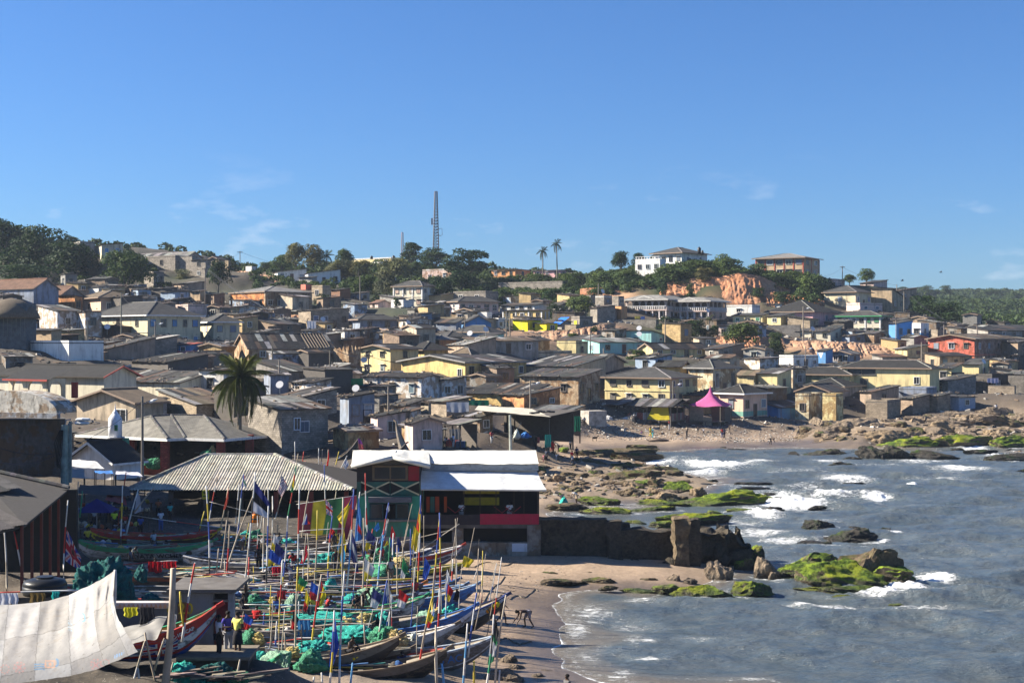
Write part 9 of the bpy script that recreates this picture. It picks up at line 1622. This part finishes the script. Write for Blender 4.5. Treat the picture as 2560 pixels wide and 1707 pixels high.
 # big patched sail cloth
TOP=[(-120,1520),(0,1512),(60,1508),(120,1502),(170,1488),(220,1465),(258,1444),(288,1424)];BOT=[(-120,1725),(0,1712),(60,1706),(130,1697),(200,1684),(260,1665),(305,1645),(345,1628)]
def interp(L,u):k=u*(len(L)-1);i=min(int(k),len(L)-2);f=k-i;return(L[i][0]*(1-f)+L[i+1][0]*f,L[i][1]*(1-f)+L[i+1][1]*f)
n,m=220,130;V=[];Cc=[]
def motif(px,py):
 for(cx,cy,s)in((12,1672,12),(48,1668,15),(240,1660,15),(262,1656,12)):
  dx,dy=(px-cx)/s,(py-cy)/s;d=math.hypot(dx,dy)
  if s>13 and abs(abs(dx)-abs(dy))<.2 and d<.6:return(.36,.22,.21)
  if .72<d<1 and math.sin(math.atan2(dy,dx)*9)>-.2:return(.38,.24,.22)
 if 112<px<138 and 1650<py<1668 and(abs((px-125)/13)>.75 or abs((py-1659)/9)>.7 or math.hypot(px-125,py-1659)<4):return(.46,.28,.20)
 if 86<px<112 and 1658<py<1676 and int(py/3)%2:return(.15,.25,.36)
 if 140<px<148 and abs(math.hypot(px-134,py-1656)-11)<2:return(.15,.25,.36)
 d=math.hypot(px-203,py-1545)
 if 8<d<11.5 and px>203:return(.20,.36,.46)
 if 168<px<180 and 1550<py<1576 and int(py/4)%2 and int(px/2)%2:return(.3,.4,.45)
 if 286<px<310 and abs((py-1636)+(px-298)*.55)<4 and int(px/3)%2:return(.25,.4,.6)
 return None
for j in range(m):
 v=j/(m-1)
 for i in range(n):
  u=i/(n-1);a=interp(TOP,u);b=interp(BOT,u);px=a[0]*(1-v)+b[0]*v;py=a[1]*(1-v)+b[1]*v;px-=26*math.sin(v*math.pi)*u**3;D=52-7*v-1.6*math.sin(v*math.pi)
  p=P(px,py,D);k=.05*math.sin(u*60+v*9)*(1-v)*(.3+u)*min(1,v*6)+.02*min(1,v*5)*math.sin((u*1.2+v*.9)*34)*u*u*(1-.5*v)+.03*fbm(u*12,v*9,0,3,4);V.append((p.x,p.y-float(k),p.z-float(k)))
  q=motif(px,py);sh_=(int(u*5.2+.25*v)+int(v*2.2+.3*u)*3)%5;base=[(.29,.28,.262),(.325,.315,.30),(.25,.238,.22),(.34,.335,.322),(.27,.258,.243)][sh_]
  fx=(u*5.2+.25*v)%1;fy=(v*2.2+.3*u)%1
  if min(fx,1-fx)<.012 or min(fy,1-fy)<.010:base=tuple(x*.62 for x in base)
  Cc.append(q or base)
t=NT('patched_sailcloth');p_=t.pos();c=t.attr('Col','Color');c1=t.mulv(c,t.rng(t.noise(p_,2.0,6,.6),.3,.7,.86,1.06));d_=t.rng(t.noise(p_,1.6,8,.75),.54,.68);c1=t.mix(t.math('MULTIPLY',d_,.5),c1,(.24,.2,.15));s_=t.rng(t.noise(p_,7,4,.6),.64,.70);c1=t.mix(t.math('MULTIPLY',s_,.55),c1,(.10,.08,.06));t.bump(t.noise(p_,9,5),.35,.03);t.fin(c1,.92)
SM=t.mat;me=npmesh('sail_cloth',V,gridfaces(m,n),SM,True);setattrc(me,'Col',Cc);o=inst('sail_cloth',me);tag(o,'huge patched off white sail cloth stretched as an awning, bottom left','sail')
P4_=[P(*q,d)for q,d in(((262,1582),55),((345,1622),52),((345,1622),52),((418,1538),56))];P4_=[P(292,1572,55.5),P(318,1614,53),P(392,1592,53.4),P(418,1539,55.5)];o=cgrid('sail_cloth',P4_,40,14,lambda u,v:(.33,.32,.30),None,.06,2,P4_[0]);o.location=P4_[0];tag(o,'smaller pale sail cloth behind the terrace canoe','sail')
# scattered rocks of the point and of the right shore, each its own
rs4=random.Random(21)
def strew(n,x0,x1,y0,y1,w0,w1,mts,lab,grp,zf):
 L_=[]
 for i in range(n):
  px,py=rs4.uniform(x0,x1),rs4.uniform(y0,y1)
  if not zf(px,py):continue
  p=gp(px,py)
  if p.z<-.05:continue
  w_=rs4.uniform(w0,w1)/F*p.y;h=w_*rs4.uniform(.18,.36);mt=rs4.choice(mts);o=inst('rock',rock_variant(i%5,mt,False),None,None,(p.x,p.y,p.z-.1),rs4.uniform(0,6),(w_*.5,w_*rs4.uniform(.35,.6),h));L_.append((px,o))
 for i,(px,o)in enumerate(sorted(L_,key=lambda q:q[0])):tag(o,lab,'rock',grp)
strew(120,1345,1720,1122,1262,12,44,['weedrock','weedrock','weedrock','mossrock','blackrock','rock'],'weathered rock among many scattered over the point between beach and bay','rocks scattered over the point',lambda x,y:x<1345+(y-1110)*3.2 or x>1460)
strew(150,2000,2560,1022,1104,14,56,['rock','rock','tanrock','weedrock'],'brown rock among many scattered over the right shore below the houses','rocks scattered over the right shore',lambda x,y:y>1040+(x<2150)*14)
# shade cloths and stalls of the market at left
for i,(lb,pts,D,cc)in enumerate((('white tarpaulin sloping under the minaret house',((172,1165),(262,1172),(240,1152),(172,1148)),(138,141),(.62,.62,.60)),('blue tarpaulin patch beside the white tarpaulin',((240,1182),(284,1184),(280,1176),(236,1176)),(135,138),(.05,.2,.55)),('white plastic sheet at the right of the blue tarpaulin',((288,1186),(362,1193),(345,1180),(290,1178)),(133,137),(.60,.60,.66)),('small ribbed sheet awning by the concrete pole',((170,1195),(212,1195),(210,1172),(170,1172)),(128,133),(.33,.32,.30)),('dark tarpaulin over the market stalls behind the blue canopy',((190,1232),(330,1240),(320,1214),(200,1212)),(112,119),(.04,.045,.05)),('black tarpaulin between the hall and the blue canopy',((280,1262),(372,1270),(360,1246),(290,1242)),(108,114),(.03,.03,.035)),('maroon tarpaulin sagging beside the blue canopy',((262,1250),(318,1262),(312,1236),(270,1232)),(109,114),(.22,.03,.03)))):
 q=[P(*pts[0],D[0]),P(*pts[1],D[0]),P(*pts[2],D[1]),P(*pts[3],D[1])];T=thing('tarpaulin_awning',lb,'awning',q[0]);tarp('sheet',[v-q[0]for v in q],16,8,.05,cc,T,i)
 for v in q:MB().bar(v-q[0]+Vector((0,0,-.05)),Vector((v.x-q[0].x,v.y-q[0].y,1.2-q[0].z)),.07).build('post',M['wood'],T,(.10,.08,.06))
for i,(px,py)in enumerate(((200,1300),(225,1290),(262,1296),(300,1288),(330,1296),(352,1282),(190,1340),(232,1350),(290,1360),(320,1340),(250,1390),(350,1300))):
 p=gp(px,py);T=thing('market_table',ORD[i].strip().capitalize()+' low market table heaped with goods in the shade at left' if i else 'Low market table heaped with goods nearest the concrete pole','table',p,rnd(-.5,.5));MB().box((0,0,.7),(1.8,.9,.06)).build('table_top',M['wood'],T,(.12,.09,.07))
 for x in(-.8,.8):
  for y in(-.35,.35):MB().box((x,y,.35),(.07,.07,.7)).build('leg',M['wood'],T,(.1,.08,.06))
 for k in range(4):MB().lathe([(.12,0),(.22,.08),(.18,.25),(.03,.34)],8,(-.6+.4*k,rnd(-.2,.2),.73)).build('goods',M['fabric'],T,vary(random.choice([(.4,.1,.05),(.35,.3,.2),(.1,.2,.4),(.45,.4,.1),(.4,.4,.4)]),.3),True)
 # loose rubble, planks and litter between the houses and on the upper beach: nobody could count it
bm=MB();rs3=random.Random(9)
for i in range(5200):
 D=math.sqrt(rs3.uniform(165**2,400**2));px=rs3.uniform(0,2560);x=(px-CX)/F*D;k=int(np.argmin((CTA[:,0]-x)**2+(CTA[:,1]-D)**2))
 if CTA[k,7]<.35:continue
 s_=rs3.uniform(.15,.6)*(1.4 if D>300 else 1);rot=Euler((rs3.uniform(-.4,.4),rs3.uniform(-.4,.4),rs3.uniform(0,3))).to_matrix();bm.box((x,D,ground_z(x,D)+s_*.2),(s_*rs3.uniform(.6,2.6),s_*rs3.uniform(.3,1),s_*rs3.uniform(.2,.8)),rot,rs3.randrange(4))
mats=[]
for nm_,cc in(('rubble_grey',(.28,.26,.23)),('rubble_brown',(.17,.12,.08)),('rubble_pale',(.48,.45,.40)),('rubble_black',(.05,.05,.05))):
 t=NT(nm_);t.fin(t.mulv(t.mix(0,cc,cc),t.rng(t.noise(t.pos(),2),.3,.7,.6,1.3)),.95);mats.append(t.mat)
for(x,y,z,w_,d_,th,rf)in FILL:
 c,s=math.cos(-th),math.sin(-th)
 for k in range(10):
  u,v=rs3.uniform(-.5,.5)*w_,rs3.uniform(-.5,.5)*d_;zz=z+.20+(.15*(v+d_/2)if rf=='sL' else .15*(w_/2-u)if rf=='sR' else .3*(d_/2-abs(v))if rf=='gR' else .3*(w_/2-abs(u)))
  s_=rs3.uniform(.14,.34);pl=rs3.random()<.22;bm.box((x+c*u-s*v,y+s*u+c*v,zz),(s_*(5 if pl else 1.2),s_*.7,s_*(.3 if pl else .6)),Euler((rs3.uniform(-.2,.2),rs3.uniform(-.2,.2),rs3.uniform(0,3))).to_matrix(),rs3.choice([0,1,3,3]))
o=bm.build('scattered_rubble',mats);o['kind']='stuff'
bm=MB()
for i in range(2600):
 px=rs3.uniform(1380,2000);py=1098-abs(rs3.gauss(0,17));p=PG(px,py,1.);z=ground_z(p.x,p.y)
 if z<.3:continue
 s_=rs3.uniform(.06,.22);bm.box((p.x,p.y,z+.02),(s_*rs3.uniform(.6,2),s_,s_*.5),Euler((rs3.uniform(-.4,.4),rs3.uniform(-.4,.4),rs3.uniform(0,3))).to_matrix(),rs3.choice([0,1,2,2,3]))
for i in range(260):
 px=rs3.uniform(1340,1660);py=rs3.uniform(1130,1250);p=PG(px,py,.4);z=ground_z(p.x,p.y)
 if z<.12:continue
 s_=rs3.uniform(.12,.45);bm.box((p.x,p.y,z),(s_*rs3.uniform(.6,1.6),s_,s_*.7),Euler((rs3.uniform(-.5,.5),rs3.uniform(-.5,.5),rs3.uniform(0,3))).to_matrix(),rs3.choice([0,1,1,3]))
for i in range(420):
 px=rs3.uniform(1060,1420);py=rs3.uniform(1392,1640);p=PG(px,py,.6);z=ground_z(p.x,p.y)
 if z<.25:continue
 s_=rs3.uniform(.02,.07);bm.box((p.x,p.y,z+.01),(s_*rs3.uniform(.8,4),s_,s_*.5),Euler((0,0,rs3.uniform(0,3))).to_matrix(),rs3.choice([1,2,2,3,3]))
o=bm.build('beach_litter',mats);o['kind']='stuff'
for i,(a,b,lb)in enumerate((((1192,1522),(1262,1440),'mooring rope lying on the sand from the numbered canoe'),((1164,1416),(1290,1408),'rope on the sand beside the bar shadow'),((1240,1600),(1330,1612),'rope on the wet sand from the swirl painted canoe'),((1275,1500),(1345,1480),'rope lying from the bow with yellow cans'))):
 pts=[]
 for k in range(13):
  f=k/12;p=gp(a[0]+(b[0]-a[0])*f,a[1]+(b[1]-a[1])*f+5*math.sin(f*9+i));pts.append(p+Vector((0,0,.03)))
 tag(MB().tube(pts,.03,5).build('rope',M['fabric'],None,(.16,.14,.11)),lb,'rope')
 # --- air
bpy.context.view_layer.update()
hz=MB().box((300,700,40),(3600,1700,104));t=bpy.data.materials.new('haze_air');t.use_nodes=True;nt=t.node_tree;nt.nodes.clear();ov=nt.nodes.new('ShaderNodeOutputMaterial');pv=nt.nodes.new('ShaderNodeVolumePrincipled');pv.inputs['Color'].default_value=(.62,.74,.92,1);pv.inputs['Density'].default_value=.00010;nt.links.new(pv.outputs[0],ov.inputs['Volume'])
o=hz.build('haze',t);o['kind']='stuff'
